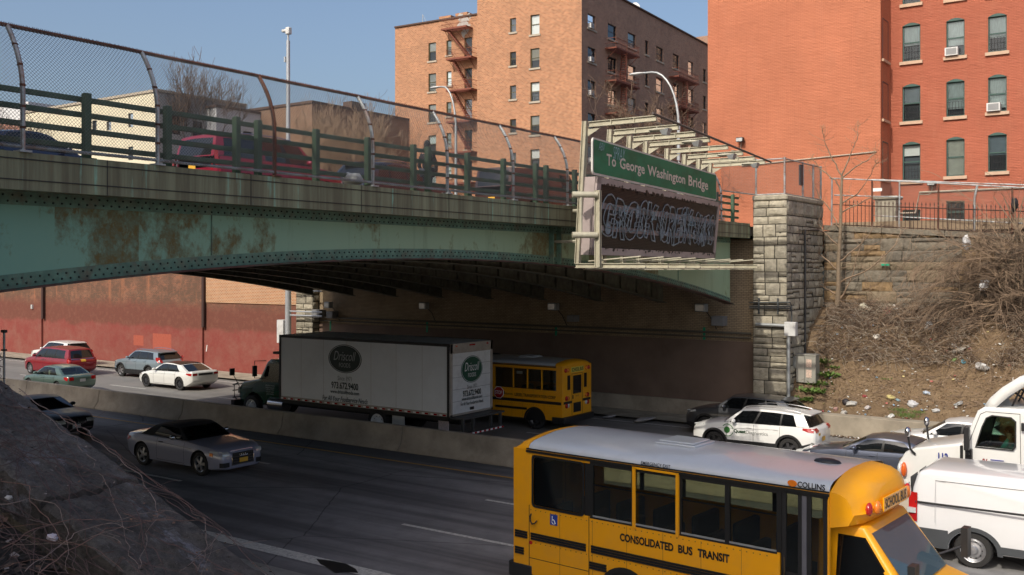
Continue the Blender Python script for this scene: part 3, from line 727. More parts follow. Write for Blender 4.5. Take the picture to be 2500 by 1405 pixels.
# steel guard rail on the bridge
RAILG = mat('green_rail_paint', (.070,.125,.075), .6, var=.3, scale=3, bump=.1, dirt=(.13,.065,.03), dirt_amt=.45)
gr_ = thing('guard_rail', 'dark green steel railing of posts and four bars along the bridge', 'railing', (-15.55,20,8.24)); 
ys = []
j = 13.13-5.3*3
while j < 39: ys += [j-.27, j+.27, j+1.85, j+3.45]; j += 5.3
ys = [y for y in ys if 0 < y < 38.6 and abs(y-23.7-.27) > -1]
proto = MB().box(-.065,-.062,-.02,.065,.062,1.13)
proto.box(-.12,-.13,-.0,.12,.13,.03)
pm_ = proto.mesh('post', RAILG)
for y in ys:
    p = link_mesh('post', pm_, gr_); p.location = (0, y-20, 0); b = p.modifiers.new('b','BEVEL'); b.width = .012; b.segments = 1
for z in (1.03,.77,.50,.23): MB().box(-.14,-20,z-.046,-.066,18.6,z+.046).build('rail', RAILG, gr_, bevel=.012, seg=1)
# chain link fence leaning in over the sidewalk
WIRE = mat('galvanised_wire', (.17,.165,.155), .55, .6, var=.3); WIREL = mat('bright_wire', (.22,.21,.19), .5, .6, var=.2)
POSTB = mat('fence_post', (.36,.38,.38), .5, .4, var=.3, scale=5, dirt=(.24,.09,.035), dirt_amt=.9); RUSTP = mat('rusty_pipe', (.115,.048,.03), .85, .1, var=.5, scale=4, bump=.2)
def fence_curve(t):
    "height 0..1 -> (inward offset, z)"
    z = 8.30+t*2.02; return (-.47*max(0,(t-.42)/.58)**2.0, z)
cf = thing('chain_link_fence', 'tall curved chain-link fence on rust-stained posts along the near edge of the bridge', 'fence', (-15.36,20,8.24)); co_ = -cf.location
fy = [3.0,5.75,8.47,10.94,13.66,16.54,19.22,22.07,24.87,27.6,30.4,33.3,36.2]
for i, y in enumerate(fy):
    m = MB(); pts = [(-15.36, y, 8.24)]+[(-15.36+fence_curve(q/12)[0], y, fence_curve(q/12)[1]) for q in range(13)]
    m.tube(pts, .040, 8); m.box(-15.46, y-.10, 8.24, -15.26, y+.10, 8.27)
    for q in (2,4,6,8,10): X_, Z_ = fence_curve(q/12); m.tube([(-15.36+X_,y,Z_-.02),(-15.36+X_,y,Z_+.02)], .047, 8, 1)
    o = m.build('post', [RUSTP if i == 4 else POSTB, RUSTP], cf, smooth=40); o.location = co_
tx, tz = fence_curve(1)
for (x_, z_, nm, mm, r_) in ((-15.36+tx, tz, 'top_rail', RUSTP, .036),(-15.36, 8.33, 'bottom_rail', POSTB, .03)):
    o = MB().tube([(x_+.004*(k%2), -.5+k*1.0, z_+.004*(k%3)) for k in range(38)], r_, 6).build(nm, mm, cf, smooth=50); o.location = co_
m = MB(); Y0_, Y1_ = 4.0, 36.2; pitch = .064; Hh = 2.02*1.04; wr = .0036
def fpt(s, y):
    t = s/Hh; a, z = fence_curve(t); return (-15.36+a+.03, y, z)
n = int((Y1_-Y0_+Hh)/pitch)
for k in range(n):
    for sg in (1,-1):
        y0 = (Y0_-Hh+k*pitch) if sg == 1 else (Y0_+k*pitch)
        P = []
        for i in range(8):
            s = Hh*i/7; y = y0+sg*s
            if Y0_ <= y <= Y1_: P.append(fpt(s, y))
        if len(P) > 1: m.tube(P, wr, 3, caps=False)
o = m.build('mesh_panel', WIRE, cf, fixn=False); o.location = co_
m = MB(); rnd = random.Random(4)
for k in range(900): y = Y0_+k*(Y1_-Y0_)/900; m.tube([(-15.36+tx, y, tz-.01),(-15.36+tx+rnd.uniform(-.02,.02), y+.02, tz+.055)], .006, 3, caps=False)
o = m.build('wire_tips', RUSTP, cf, fixn=False); o.location = co_
# far-side railing of the bridge, seen through the near one
fr2 = thing('guard_rail', 'thin railing on the far side of the bridge behind the cars', 'railing', (-40.2,20,8.24))
for y in range(0, 39, 3): MB().box(-.07,y-20-.07,0,.07,y-20+.07,1.1).build('post', RAILG, fr2)
for z in (.3,.65,1.02): MB().box(-.05,-20,z-.05,.05,18.6,z+.05).build('rail', RAILG, fr2)

# ---------------------------------------------------------------- overhead signs and their catwalk
BEIGE = mat('beige_steel', (.47,.44,.33), .5, .1, var=.15, scale=4, dirt=(.16,.12,.08), dirt_amt=.45); SGREEN = NG('sign_green')
f = SGREEN.noise(.8, 5, .6, cs=(1,1,2.5)); SGREEN.base(SGREEN.ramp(f, [(.35,(.0,.13,.06)),(.6,(.002,.20,.095)),(.8,(.004,.17,.075))])); SGREEN.set(Roughness=.6); SGREEN = SGREEN.m
A_ = px(1447, 335, X=-13.75); dirv = Vector((-sin(R(7.4)), cos(R(7.4)), 0)); nrm = Vector((cos(R(7.4)), sin(R(7.4)), 0)); SW = 12.15
def sp_(s, z, n=0): p = Vector((A_.x, A_.y, 0))+dirv*s+nrm*n; return Vector((p.x, p.y, z))
ztop = A_.z; zbot = px(1450, 426, X=A_.x).z
gs = thing('road_sign', 'green highway sign reading To George Washington Bridge', 'sign', tuple(sp_(0, zbot)))
def lay(mb, name, mats, par, root, **k):
    o = mb.build(name, mats, par, **k); o.location = -root.location if par is root else (0,0,0); return o
rr = rrect(0, zbot, SW, ztop, .12); rr2 = rrect(.05, zbot+.05, SW-.05, ztop-.05, .09)
m = MB(); n = len(rr); F = [sp_(s,z,.0) for s,z in rr]; B_ = [sp_(s,z,-.05) for s,z in rr]
m.add(F+B_, [tuple(range(n)), tuple(range(2*n-1,n-1,-1))]+[(i,n+i,n+(i+1)%n,(i+1)%n) for i in range(n)]); lay(m, 'border', mat('sign_border', (.62,.60,.55), .5, var=.1), gs, gs)
m = MB().add([sp_(s,z,.006) for s,z in rr2], [tuple(range(n))]); lay(m, 'sign_face', SGREEN, gs, gs)
SL = mat('sign_lettering', (.66,.62,.55), .5, var=.08); zm = (ztop+zbot)/2-.06
for wd_, u0, u1 in (('To',1480,1503),('George',1512,1573),('Washington',1580,1672),('Bridge',1680,1728)):
    def s_at(u):
        l = (u-1250)/FPX; dx, dy = CA*l-SA, SA*l+CA; return (dx*A_.y-dy*A_.x)/(dy*dirv.x-dx*dirv.y)
    s0, s1 = s_at(u0), s_at(u1); tall = .33+.04*(wd_ == 'Bridge'); g_ = any(c in wd_ for c in 'gy')
    o = text(wd_, s1-s0, tall*(1.28 if g_ else 1), frame(tuple(sp_((s0+s1)/2, zm+.05-(.05 if g_ else 0), .012)), tuple(dirv), (0,0,1)), 'lettering', SL, gs, .02, n=2); o.location = -gs.location
def scrawl(pts_fn, r_, m_, par, root, name='graffiti'):
    mb = MB()
    for st_ in pts_fn: mb.tube(st_, r_, 4)
    o = mb.build(name, m_, par, smooth=50); o.location = -root.location
GRAF = mat('pale_blue_spray', (.30,.50,.58), .6, var=.15); rnd = random.Random(12)
def glyphs(s0, s1, z0, z1, n_, pt, rnd, loops=2):
    out = []; w_ = (s1-s0)/n_
    for k in range(n_):
        P = []; a = rnd.uniform(0, 6)
        for q in range(16):
            t_ = q/15; P.append(pt(s0+w_*(k+.5+.42*sin(a+t_*2*pi*loops*.5*(1+.3*rnd.random()))), z0+(z1-z0)*(.5+.48*cos(a*1.3+t_*2*pi*loops*.8))))
        out.append(P)
    return out
for wd_, s_, z_, w_, h_ in (('ABV', .62, ztop-.20, .45, .22), ('SPRAY', 1.95, ztop-.27, .95, .36)):
    o = text(wd_, w_, h_, frame(tuple(sp_(s_, z_, .016)), tuple(dirv), (0,0,1)), 'graffiti', GRAF, gs, -.012, .25); o.location = -gs.location
# message board below, its top leaning out
zt2, zb2 = px(1455, 433, X=A_.x).z, px(1437, 622, X=A_.x).z
def bp(s, z, n=0):
    lean = (z-zb2)/(zt2-zb2)*.20-.10; return sp_(s, z, lean+n)
mbd = thing('message_board', 'dead black electronic message board covered in graffiti, hung under the green sign', 'electronic sign', tuple(sp_(0, zb2)))
PINKG = mat('faded_frame', (.40,.33,.31), .6, var=.15, scale=6, dirt=(.12,.09,.08), dirt_amt=.5)
def bquad(m, s0, s1, z0, z1, n, mi=0, th=None):
    if th: m.add([bp(s0,z0,n),bp(s1,z0,n),bp(s1,z1,n),bp(s0,z1,n),bp(s0,z0,n-th),bp(s1,z0,n-th),bp(s1,z1,n-th),bp(s0,z1,n-th)], [(0,1,2,3),(7,6,5,4),(0,4,5,1),(1,5,6,2),(2,6,7,3),(3,7,4,0)], mi)
    else: m.add([bp(s0,z0,n),bp(s1,z0,n),bp(s1,z1,n),bp(s0,z1,n)], [(0,1,2,3)], mi)
m = MB(); bquad(m, 0, SW, zb2, zt2, -.02, 0, .35); lay(m, 'cabinet', PINKG, mbd, mbd)
m = MB()
for (s0,s1,z0,z1) in ((0,.30,zb2,zt2),(SW-.22,SW,zb2,zt2),(0,SW,zb2,zb2+.20),(0,SW,zt2-.18,zt2)): bquad(m, s0, s1, z0, z1, .05, 0, .06)
lay(m, 'frame', PINKG, mbd, mbd)
m = MB(); m2 = MB(); hz = (zt2-.18-zb2-.20); zz0 = zb2+.20
bands = [(0,.27),(.36,.62),(.72,1.0)]
bquad(m2, .30, SW-.22, zz0, zz0+hz, -.012, 0)
for a_, b_ in bands:
    z = zz0+hz*a_
    while z < zz0+hz*b_: bquad(m, .32, SW-.24, z, z+.022, .02, 0, .02); z += .046
lay(m2, 'board_face', mat('board_grey', (.34,.28,.27), .6, var=.3, scale=8), mbd, mbd)
lay(m, 'louvre', mat('louvre_black', (.014,.012,.012), .5), mbd, mbd)
m = MB()
for a_, b_ in bands: bquad(m, .31, SW-.23, zz0+hz*a_, zz0+hz*b_, -.004, 0)
lay(m, 'dark_panel', mat('panel_black', (.02,.014,.013), .6), mbd, mbd)
def outline(word, s0, s1, z0, z1, r_, m_, off):
    c = bpy.data.curves.new('graffiti', 'FONT'); c.body = word; c.size = 1; c.resolution_u = 4; c.offset = off; c.fill_mode = 'NONE'; c.bevel_depth = r_; c.bevel_resolution = 0; c.space_character = .92; c.shear = .12
    o = bpy.data.objects.new('graffiti', c); me = bpy.data.meshes.new_from_object(o); bpy.data.objects.remove(o); bpy.data.curves.remove(c)
    xs = [v.co.x for v in me.vertices]; ys = [v.co.y for v in me.vertices]; x0, x1, y0, y1 = min(xs), max(xs), min(ys), max(ys)
    for v in me.vertices:
        a, b = (v.co.x-x0)/(x1-x0), (v.co.y-y0)/(y1-y0); wv = .05*sin(a*9+z0)+.04*noise.noise(Vector((a*7,b*3,s0)))
        v.co = bp(s0+(s1-s0)*(a+.012*noise.noise(Vector((a*9,b*4,7)))), z0+(z1-z0)*(b+wv), .03+v.co.z)
    me.materials.clear(); me.materials.append(m_); me.update(); o = link_mesh('graffiti', me, mbd); o.location = -mbd.location
SILS = mat('silver_spray', (.20,.235,.26), .6, var=.5, scale=2.5)
for wd_, s0, s1, z0, z1 in (('GROSK', .45, 5.3, .16, .84), ('CRESK', 5.55, 9.0, .13, .86), ('SKRS', 9.2, 11.7, .15, .80), ('BSEB', .9, 4.9, .30, .70), ('SRESL', 5.2, 9.4, .28, .72), ('ESK', 8.8, 11.6, .26, .66)):
    outline(wd_, s0, s1, zz0+hz*z0, zz0+hz*z1, .017, SILS, .035)
m = MB()
for k in range(5):
    s = .9+k*2.3+rnd.random()*.5; z = zz0+hz*(.31+.35*(k%2)); P = [bp(s+rnd.uniform(.8,1.2)*.20*cos(q*pi/5), z+rnd.uniform(.7,1.2)*.22*sin(q*pi/5), .022) for q in range(10)]; m.add(P, [tuple(range(10))])
lay(m, 'graffiti', mat('faded_blue_spray', (.20,.26,.31), .7, var=.3), mbd, mbd)
for wd_, s_, f_, w_ in (('ABV', 2.35, .66, .5), ('NERDY', 8.9, .60, .8), ('SENDY', 4.9, .62, .55)):
    o = text(wd_, w_, .26, frame(tuple(bp(s_, zz0+hz*f_, .03)), tuple(dirv), (0,0,1)), 'graffiti', GRAF, mbd, -.01, .2); o.location = -mbd.location
m = MB(); 
for k in range(170):
    s = .45+rnd.random()*(SW-.8); z = (zt2-.14-.1*rnd.random()) if k < 105 else zb2+.13+.1*rnd.random(); a_ = rnd.uniform(.03,.12)
    P = [bp(s+a_*rnd.uniform(.5,1.2)*cos(q*pi/3), z+.05*rnd.uniform(.4,1.2)*sin(q*pi/3), .055) for q in range(6)]; m.add(P, [tuple(range(6))])
lay(m, 'peeling_paint', BLACKP, mbd, mbd)['kind'] = 'stuff'
# steel frame that carries both signs
ff = thing('sign_frame', 'beige steel frame with cantilever beams, catwalk and lamps around the overhead signs', 'sign frame', tuple(sp_(0, zb2-.3)))
def ibeam(m, p0, p1, h=.20, b=.10, up=Vector((0,0,1))):
    p0, p1 = Vector(p0), Vector(p1); d = (p1-p0).normalized(); sdv = d.cross(up).normalized(); up2 = sdv.cross(d)
    for (hh0, hh1, bb) in ((-h/2,-h/2+.02,b/2),(h/2-.02,h/2,b/2),(-h/2,h/2,.012)):
        vs = [q+sdv*e1+up2*e2 for q in (p0,p1) for e1,e2 in ((-bb,hh0),(bb,hh0),(bb,hh1),(-bb,hh1))]; m.add(vs, [(0,1,2,3),(7,6,5,4),(0,4,5,1),(1,5,6,2),(2,6,7,3),(3,7,4,0)])
zbm = px(1447, 304, X=A_.x).z
cols_ = [0.0,1.85,3.45,4.9,7.0,8.9,10.6,12.1] 
for i, s in enumerate(cols_):
    m = MB(); ibeam(m, sp_(s, zbm, -.10), sp_(s, zbm, -.10)+Vector((2.05,0,0)), .155, .11)
    for q in (.7, 1.4): c = sp_(s,zbm,-.1)+Vector((q,0,0)); m.box(c.x-.012,c.y-.06,c.z-.08,c.x+.012,c.y+.06,c.z+.08)
    c = sp_(s,zbm,-.1); m.add([c+Vector((-.05,0,-.11)),c+Vector((.36,0,-.11)),c+Vector((-.05,0,-.32)),c+Vector((-.05,.02,-.11)),c+Vector((.36,.02,-.11)),c+Vector((-.05,.02,-.32))], [(0,1,2),(5,4,3),(0,3,4,1),(1,4,5,2)])
    lay(m, 'cantilever_beam', BEIGE, ff, ff)
    m = MB(); ibeam(m, sp_(s, zbm+.1, -.22), sp_(s, zb2-.25, -.45), .14, .14, Vector((1,0,0))); lay(m, 'upright', BEIGE, ff, ff)
    m = MB(); ibeam(m, sp_(s, zb2-.30, -.50), sp_(s, zb2-.30, -.50)+Vector((2.15,0,0)), .13, .10); c = sp_(s,zb2-.18,-.4); m.tube([c+Vector((.3,0,.0)),c+Vector((1.9,0,.12))], .022, 6); lay(m, 'catwalk_beam', BEIGE, ff, ff)
m = MB(); m.tube([sp_(-.35, zbm+.08, 0)+Vector((1.95,0,0)), sp_(13.0, zbm+.08, 0)+Vector((1.95,0,0))], .04, 4);  lay(m, 'lamp_rail', mat('dark_rail', (.10,.08,.07), .7), ff, ff)
m = MB(); 
for q in range(7): 
    a_ = sp_(0, zb2-.38, -.5)+Vector((.3+q*.28,0,0)); b_ = sp_(12.1, zb2-.38, -.5)+Vector((.3+q*.28,0,0)); m.tube([a_, b_], .012, 4)
for q in range(60): a_ = sp_(.1+q*.205, zb2-.40, -.5); m.box(a_.x+.2, a_.y-.01, a_.z-.02, a_.x+2.05, a_.y+.01, a_.z)
lay(m, 'catwalk_grating', BEIGE, ff, ff)
for s in (1.2, 4.1, 8.0, 11.2):
    c = sp_(s, zbm-.13, 0)+Vector((1.65,0,0)); m = MB().blob((c.x-.1,c.y,c.z+.0),1,0,6,(.30,.12,.06)); m.add([(c.x+.0,c.y-.13,c.z-.04),(c.x+.26,c.y-.13,c.z+.02),(c.x+.20,c.y-.10,c.z-.17),(c.x+.06,c.y-.10,c.z-.15),(c.x+.0,c.y+.13,c.z-.04),(c.x+.26,c.y+.13,c.z+.02),(c.x+.20,c.y+.10,c.z-.17),(c.x+.06,c.y+.10,c.z-.15)], [(0,1,2,3),(7,6,5,4),(0,4,5,1),(1,5,6,2),(2,6,7,3),(3,7,4,0)], 1)
    lay(m, 'sign_lamp', [BEIGE, GALV], ff, ff, smooth=40)
# bracket pipes from the girder
m = MB(); c = sp_(-.55, 0, 0)
z1_, z2_ = px(1402, 473, X=A_.x).z, px(1400, 573, X=A_.x).z
for z in (z1_, z2_): m.lathe([(.001,-.95),(.09,-.93),(.11,-.85),(.11,.2)], (c.x-.2, c.y+.15, z), 'y', 12) if False else m.tube([(c.x-.30,c.y-.15,z),(c.x+.22,c.y+.30,z)], .085, 12)
m.tube([(c.x-.12,c.y+.0,z1_),(c.x-.12,c.y+.0,z2_)], .045, 8)
ibeam(m, (c.x+.22,c.y+.33,z1_+.12), (c.x+.22,c.y+.33,zb2-.35), .16, .11, Vector((1,0,0)))
lay(m, 'bracket_pipe', BEIGE, ff, ff, smooth=40)
for s in (1.5, 4.5, 7.5, 10.5):
    m = MB()
    for z in (7.2, 8.1): m.tube([sp_(s, z, -.3), (GX, sp_(s,z).y, z)], .05, 6)
    lay(m, 'support_arm', BEIGE, ff, ff)
# ---------------------------------------------------------------- the traffic
WHITE = paint((.74,.74,.70)); 
def plates(a, front, z, m_): a['endp'](-.16, .16, z, z+.15, 'licence_plate', m_, front, off=.022)
# white electric sedan
r_, a = car('white fastback sedan with dark wheels, nearest the median on the sunlit lanes', 'car', 'sedan', (-45.45,33.6), H_,
    variant(SEDAN, L=4.72, W=1.88, H=1.43, wb=2.88, fo=.86, cowl=1.05, wtop=.25, rtop=-1.2, rbase=-1.95, znose=.68, zdeck=1.04, ztail=.95, r=.345, rtt=(.1,.97)),
    dict(paint=WHITE, rim=DARKRIM, spokes=10, roofmat=DEEPGLASS, rglass=DEEPGLASS, glass=DEEPGLASS))
taillights(a, .80, .93, .42, .52, plate=None); headlights(a, .60, .70, .5, .5); a['endp'](-.45,.45,.80,.92,'trunk_panel', BLACK, False)
# blue-grey crossover
r_, a = car('blue-grey crossover beside the brick wall, ahead of the white sedan', 'car', 'crossover_car', (-51.3,35.9), H_,
    variant(SUV, L=4.6, H=1.66), dict(paint=paint((.20,.25,.28), .2), clad=BLACK, spokes=5, rails=True, spoiler=True, blackrear=True, glass=DEEPGLASS))
taillights(a, .98, 1.28, .38, .62, plate=(.75,.9)); headlights(a, .80, .92, .5, .45)
# red minivan
r_, a = car('dark red minivan with a yellow rear plate', 'minivan', 'minivan', (-57.0,33.7), H_,
    variant(SUV, L=5.1, W=1.97, H=1.72, wb=3.08, fo=.95, cowl=1.35, wtop=.60, rtop=-2.15, rbase=-2.40, znose=.86, zcowl=1.08, zbelt=1.08, zdeck=1.05, ztail=.95, r=.34, doors=[1.0,.1,-.95], handles=[.22,-.05], wt=.72,
      cols=[(0,0,'b'),(.05,.03,'g'),(.29,.26,'p'),(.33,.30,'g'),(.60,.59,'p'),(.63,.62,'g'),(.90,.91,'b'),(1,1,'b')]),
    dict(paint=paint((.30,.012,.022), .3, .28), spokes=7, rails=False, glass=DEEPGLASS, handle=7))
taillights(a, .82, 1.10, .22, .80, plate=(.88,1)); headlights(a, .68, .82, .55, .5); a['endp'](-.72,.72,1.04,1.07,'chrome_strip',CHROME,False,off=.02)
# white suv behind it
r_, a = car('white SUV half hidden behind the dark red minivan', 'car', 'suv', (-61.7,36.6), H_,
    variant(SUV, L=4.75, H=1.70), dict(paint=WHITE, clad=BLACK, rails=False, spoiler=True, blackrear=True, glass=DEEPGLASS))
taillights(a, .98, 1.14, .35, .55, plate=None); headlights(a, .84, .96, .5, .5)
# green sedan
r_, a = car('pale green sedan with rust-free round tail, behind the median barrier', 'car', 'sedan', (-49.0,28.9), H_,
    variant(SEDAN, L=4.46, W=1.72, H=1.44, wb=2.62, zdeck=.99), dict(paint=paint((.13,.20,.165), .5), spokes=7, glass=CLEARGLASS, rglass=CLEARGLASS, seat=mat('beige_seat', (.42,.36,.28), .8)))
r_['label'] = 'pale green sedan with red tail lights just behind the median barrier'
taillights(a, .74, .92, .32, .48, plate=(.66,.8), pm=PLATE_W); headlights(a, .60, .72, .4, .5)
# grey suv right
r_, a = car('dark grey SUV by the stone pier, beyond the white company car', 'car', 'suv', (-14.35,36.35), H_,
    variant(SUV, L=4.5, W=1.84, H=1.62, rtop=-1.6), dict(paint=paint((.10,.105,.115), .6, .3), clad=BLACK, spokes=5, glass=CARGLASS, spoiler=True))
taillights(a, 1.0, 1.14, .35, .55, plate=None); headlights(a, .82, .94, .5, .4)
for s in (-1,): pass
# white company car
r_, a = car('white small SUV with a green round logo and company name on its doors', 'car', 'suv', (-12.72,33.35), H_,
    variant(SUV, L=4.42, W=1.82, H=1.63, wb=2.64, rtop=-1.75, rbase=-2.0, zcowl=1.07, zbelt=1.12), dict(paint=paint((.78,.78,.75)), clad=BLACK, rim=DARKRIM, spokes=5, rails=True, spoiler=True, glass=CARGLASS, blackrear=True))
taillights(a, .96, 1.10, .42, .50, plate=None); headlights(a, .86, .95, .5, .4)
a['endp'](-.16,.16,.62,.77,'licence_plate',PLATE_Y,False,off=.02); a['endp'](.34,.52,.84,.93,'sticker',PLATE_Y,False,off=.02)
GREENL = mat('green_lettering', (.03,.16,.03), .5, var=.03); GREYL = mat('grey_lettering', (.16,.17,.16), .5, var=.03)
def on_side(a, root, body, x0, x1, z, h, m_, bold=0, shear=0, s=1, spacing=1.0):
    "lettering on the driver's side; reads towards -x as seen from outside"
    y = max(a['ysurf']((x0+x1)/2, z), a['ysurf'](x0, z), a['ysurf'](x1, z))+.008
    return text(body, abs(x1-x0), h, frame(((x0+x1)/2, s*y, z), (-s,0,0), (0,0,1)), 'lettering', m_, root, bold, shear, spacing)
on_side(a, r_, 'Quest', .60, .16, .80, .14, mat('dark_green_lettering', (.01,.05,.015), .5), .05); on_side(a, r_, 'Diagnostics', .15, -.62, .785, .15, GREYL)
m_ = MB(); yq = a['ysurf'](.82,.8)+.009
m_.add([(.84+.11*cos(2*pi*j/20), yq, .82+.115*sin(2*pi*j/20)) for j in range(20)], [tuple(range(20))])
for a0, a1, rr in ((.6,2.9,.19),(3.5,5.4,.20)):
    m_.grid([[(.82+(rr+d)*cos(a0+(a1-a0)*j/14), yq, .82+(rr+d)*sin(a0+(a1-a0)*j/14)) for d in (0,.022)] for j in range(15)])
m_.build('logo', GREENL, r_)
# slate-blue sedan and white car on the right
r_, a = car('slate-blue sedan showing its bonnet and roof beyond the white lorry cab', 'car', 'sedan', (-8.1,31.3), H_,
    variant(SEDAN, L=4.9, W=1.84, H=1.38, fo=.95, wb=2.83), dict(paint=paint((.10,.115,.16), .6, .28), glass=DEEPGLASS, mirror=paint((.10,.115,.16), .6, .28)))
headlights(a, .62, .76, .55, .42); taillights(a, .78, .92, .35, .5)
r_, a = car('white sedan against the concrete kerb wall, mostly behind the lorry cab', 'car', 'sedan', (-6.7,35.5), H_,
    variant(SEDAN, L=4.8, W=1.86, H=1.46), dict(paint=paint((.78,.78,.76)), glass=DEEPGLASS))
headlights(a, .60, .72, .5, .45); taillights(a, .78, .92, .35, .5)
# black saloon heading towards the camera side
BLK = paint((.008,.008,.010), 0, .45, .12, .0)
r_, a = car('black saloon with a twin grille and one lit amber indicator', 'car', 'sedan', (-37.15,21.2), 0,
    variant(SEDAN, L=4.87, W=1.86, H=1.47, wb=2.9, fo=.85, znose=.80, zcowl=1.0, zbelt=1.0), dict(paint=BLK, mirror=BLK, glass=DEEPGLASS, wglass=CARGLASS))
headlights(a, .62, .77, .38, .42); 
a['endp'](.06,.36,.60,.76,'grille',CHROME,True,off=.015,both=True); a['endp'](.08,.34,.62,.74,'grille',BLACKP,True,off=.022,both=True); plates(a, True, .42, PLATE_W); a['endp'](-.6,.6,.30,.42,'bumper_intake',BLACKP,True,off=.012)
a['side']((([(a['X1']-.20,.63),(a['X1']-.30,.65)]),([(a['X1']-.20,.74),(a['X1']-.30,.76)])), .02, AMBER, 'indicator')
# silver convertible
SILV = paint((.33,.34,.43), .2, .30, .9, .0); TOP = mat('black_soft_top', (.012,.012,.013), .85, bump=.15)
conv, a = car('silver convertible with a black fabric roof and four-ring badge', 'car', 'convertible_car', (-26.9,20.52), 0,
    variant(SEDAN, L=4.62, W=1.86, H=1.41, wb=2.83, fo=.88, cowl=.74, wtop=.22, rtop=-.98, rbase=-1.55, znose=.80, zcowl=.97, zbelt=.98, zdeck=1.0, ztail=.90, r=.36, doors=[.72,-.62], handles=[-.42], hroof=1.36,
       cols=[(0,0,'b'),(.06,.04,'g'),(.72,.66,'b'),(1,1,'b')], rtt=(.2,.75), ru=.6, zfb=.22),
    dict(paint=SILV, roofmat=TOP, spokes=5, glass=DEEPGLASS, wglass=CLEARGLASS, blackrear=True, seat=SEATM, mirror=CHROME))
body = [c for c in conv.children if c.name.startswith('body')][0]; body.data.materials[4] = TOP; conv.scale = (1.03,1.03,1.03)
headlights(a, .62, .77, .44, .50); taillights(a, .74, .88, .32, .5, plate=None)
a['endp'](-.42,.42,.33,.76,'grille',CHROME,True,off=.016); a['endp'](-.39,.39,.36,.70,'grille',BLACKP,True,off=.026)
gb = MB()
for zz in (.42,.50,.58,.66): gb.box(a['X1']+.028,-.38,zz-.006,a['X1']+.034,.38,zz+.006)
gb.build('grille_bars', CHROME, conv)
lg = MB()
for q in range(4): 
    cy = (q-1.5)*.072; lg.tube([(a['X1']+.045, cy+.044*cos(2*pi*j/16), .635+.044*sin(2*pi*j/16)) for j in range(17)], .007, 5)
lg.build('badge', CHROME, conv); a['endp'](-.16,.16,.40,.53,'licence_plate',PLATE_Y,True,off=.05)
a['endp'](.50,.78,.30,.44,'bumper_intake',BLACKP,True,off=.012,both=True)
a['side']((([(a['X1']-.30,.62),(a['X1']-.42,.64)]),([(a['X1']-.30,.72),(a['X1']-.42,.735)])), .02, AMBER, 'indicator')
# cars up on the bridge, heading away from the camera (+Y); deck level 8.0
DZ = 8.29
def up(label, cat, name, x, y, P, S):
    r_, a = car(label, cat, name, (x, y, DZ), pi/2, P, S); return r_, a
NAVY = paint((.015,.022,.05), .3, .2); 
r_, a = up('navy blue sedan on the bridge at the left edge of the view', 'car', 'sedan', -23.8, 13.2, variant(SEDAN, L=4.9, H=1.46, rtt=(.1,.95)), dict(paint=NAVY, mirror=NAVY, handle=7)); taillights(a, .80, .94, .32, .5)
CRIM = paint((.25,.012,.035), .1, .35, .6)
r_, a = up('crimson long SUV on the bridge with a yellow rear plate', 'car', 'suv', -23.4, 20.4, variant(SUV, L=5.2, W=2.03, H=1.97, wb=3.1, fo=.95, cowl=1.25, wtop=.68, rtop=-2.38, rbase=-2.54, znose=1.05, zcowl=1.22, zbelt=1.26, zdeck=1.2, ztail=1.1, r=.38, wt=.80, doors=[1.1,.1,-.85], handles=[.25,-.7],
      cols=[(0,0,'b'),(.05,.03,'g'),(.26,.25,'p'),(.31,.30,'g'),(.52,.51,'b'),(.58,.58,'g'),(.92,.93,'b'),(1,1,'b')]), dict(paint=CRIM, rails=True, glass=DEEPGLASS, mirror=CRIM)); taillights(a, .85, 1.40, .16, .84, plate=(.88,1))
r_, a = up('dark navy SUV on the bridge ahead of the crimson one', 'car', 'suv', -23.2, 26.0, variant(SUV, L=4.9, W=1.93, H=1.74), dict(paint=paint((.03,.035,.05), .4), rails=True, glass=DEEPGLASS, spoiler=True)); taillights(a, .98, 1.12, .4, .5)
BRN = paint((.07,.035,.03), .3)
r_, a = up('dark brown panel van with grey rear doors on the bridge', 'van', 'van', -22.4, 33.6, variant(SUV, L=5.7, W=2.0, H=2.08, wb=3.4, fo=.9, cowl=2.0, wtop=1.5, rtop=-2.66, rbase=-2.80, znose=1.0, zcowl=1.22, zbelt=1.26, zdeck=1.22, ztail=1.12, wt=.84, r=.36, doors=[1.5,.55,-.7], handles=[.7,-.5],
      cols=[(0,0,'b'),(.03,.02,'g'),(.22,.21,'p'),(.24,.23,'b'),(1,1,'b')]), dict(paint=BRN, glass=DEEPGLASS)); taillights(a, .95, 1.35, .12, .85, plate=(.7,1))
r_, a = up('black car with a pale bumper at the far end of the bridge', 'car', 'sedan', -22.2, 39.4, variant(SEDAN, H=1.5), dict(paint=BLK, glass=DEEPGLASS)); taillights(a, .80, .92, .3, .5)
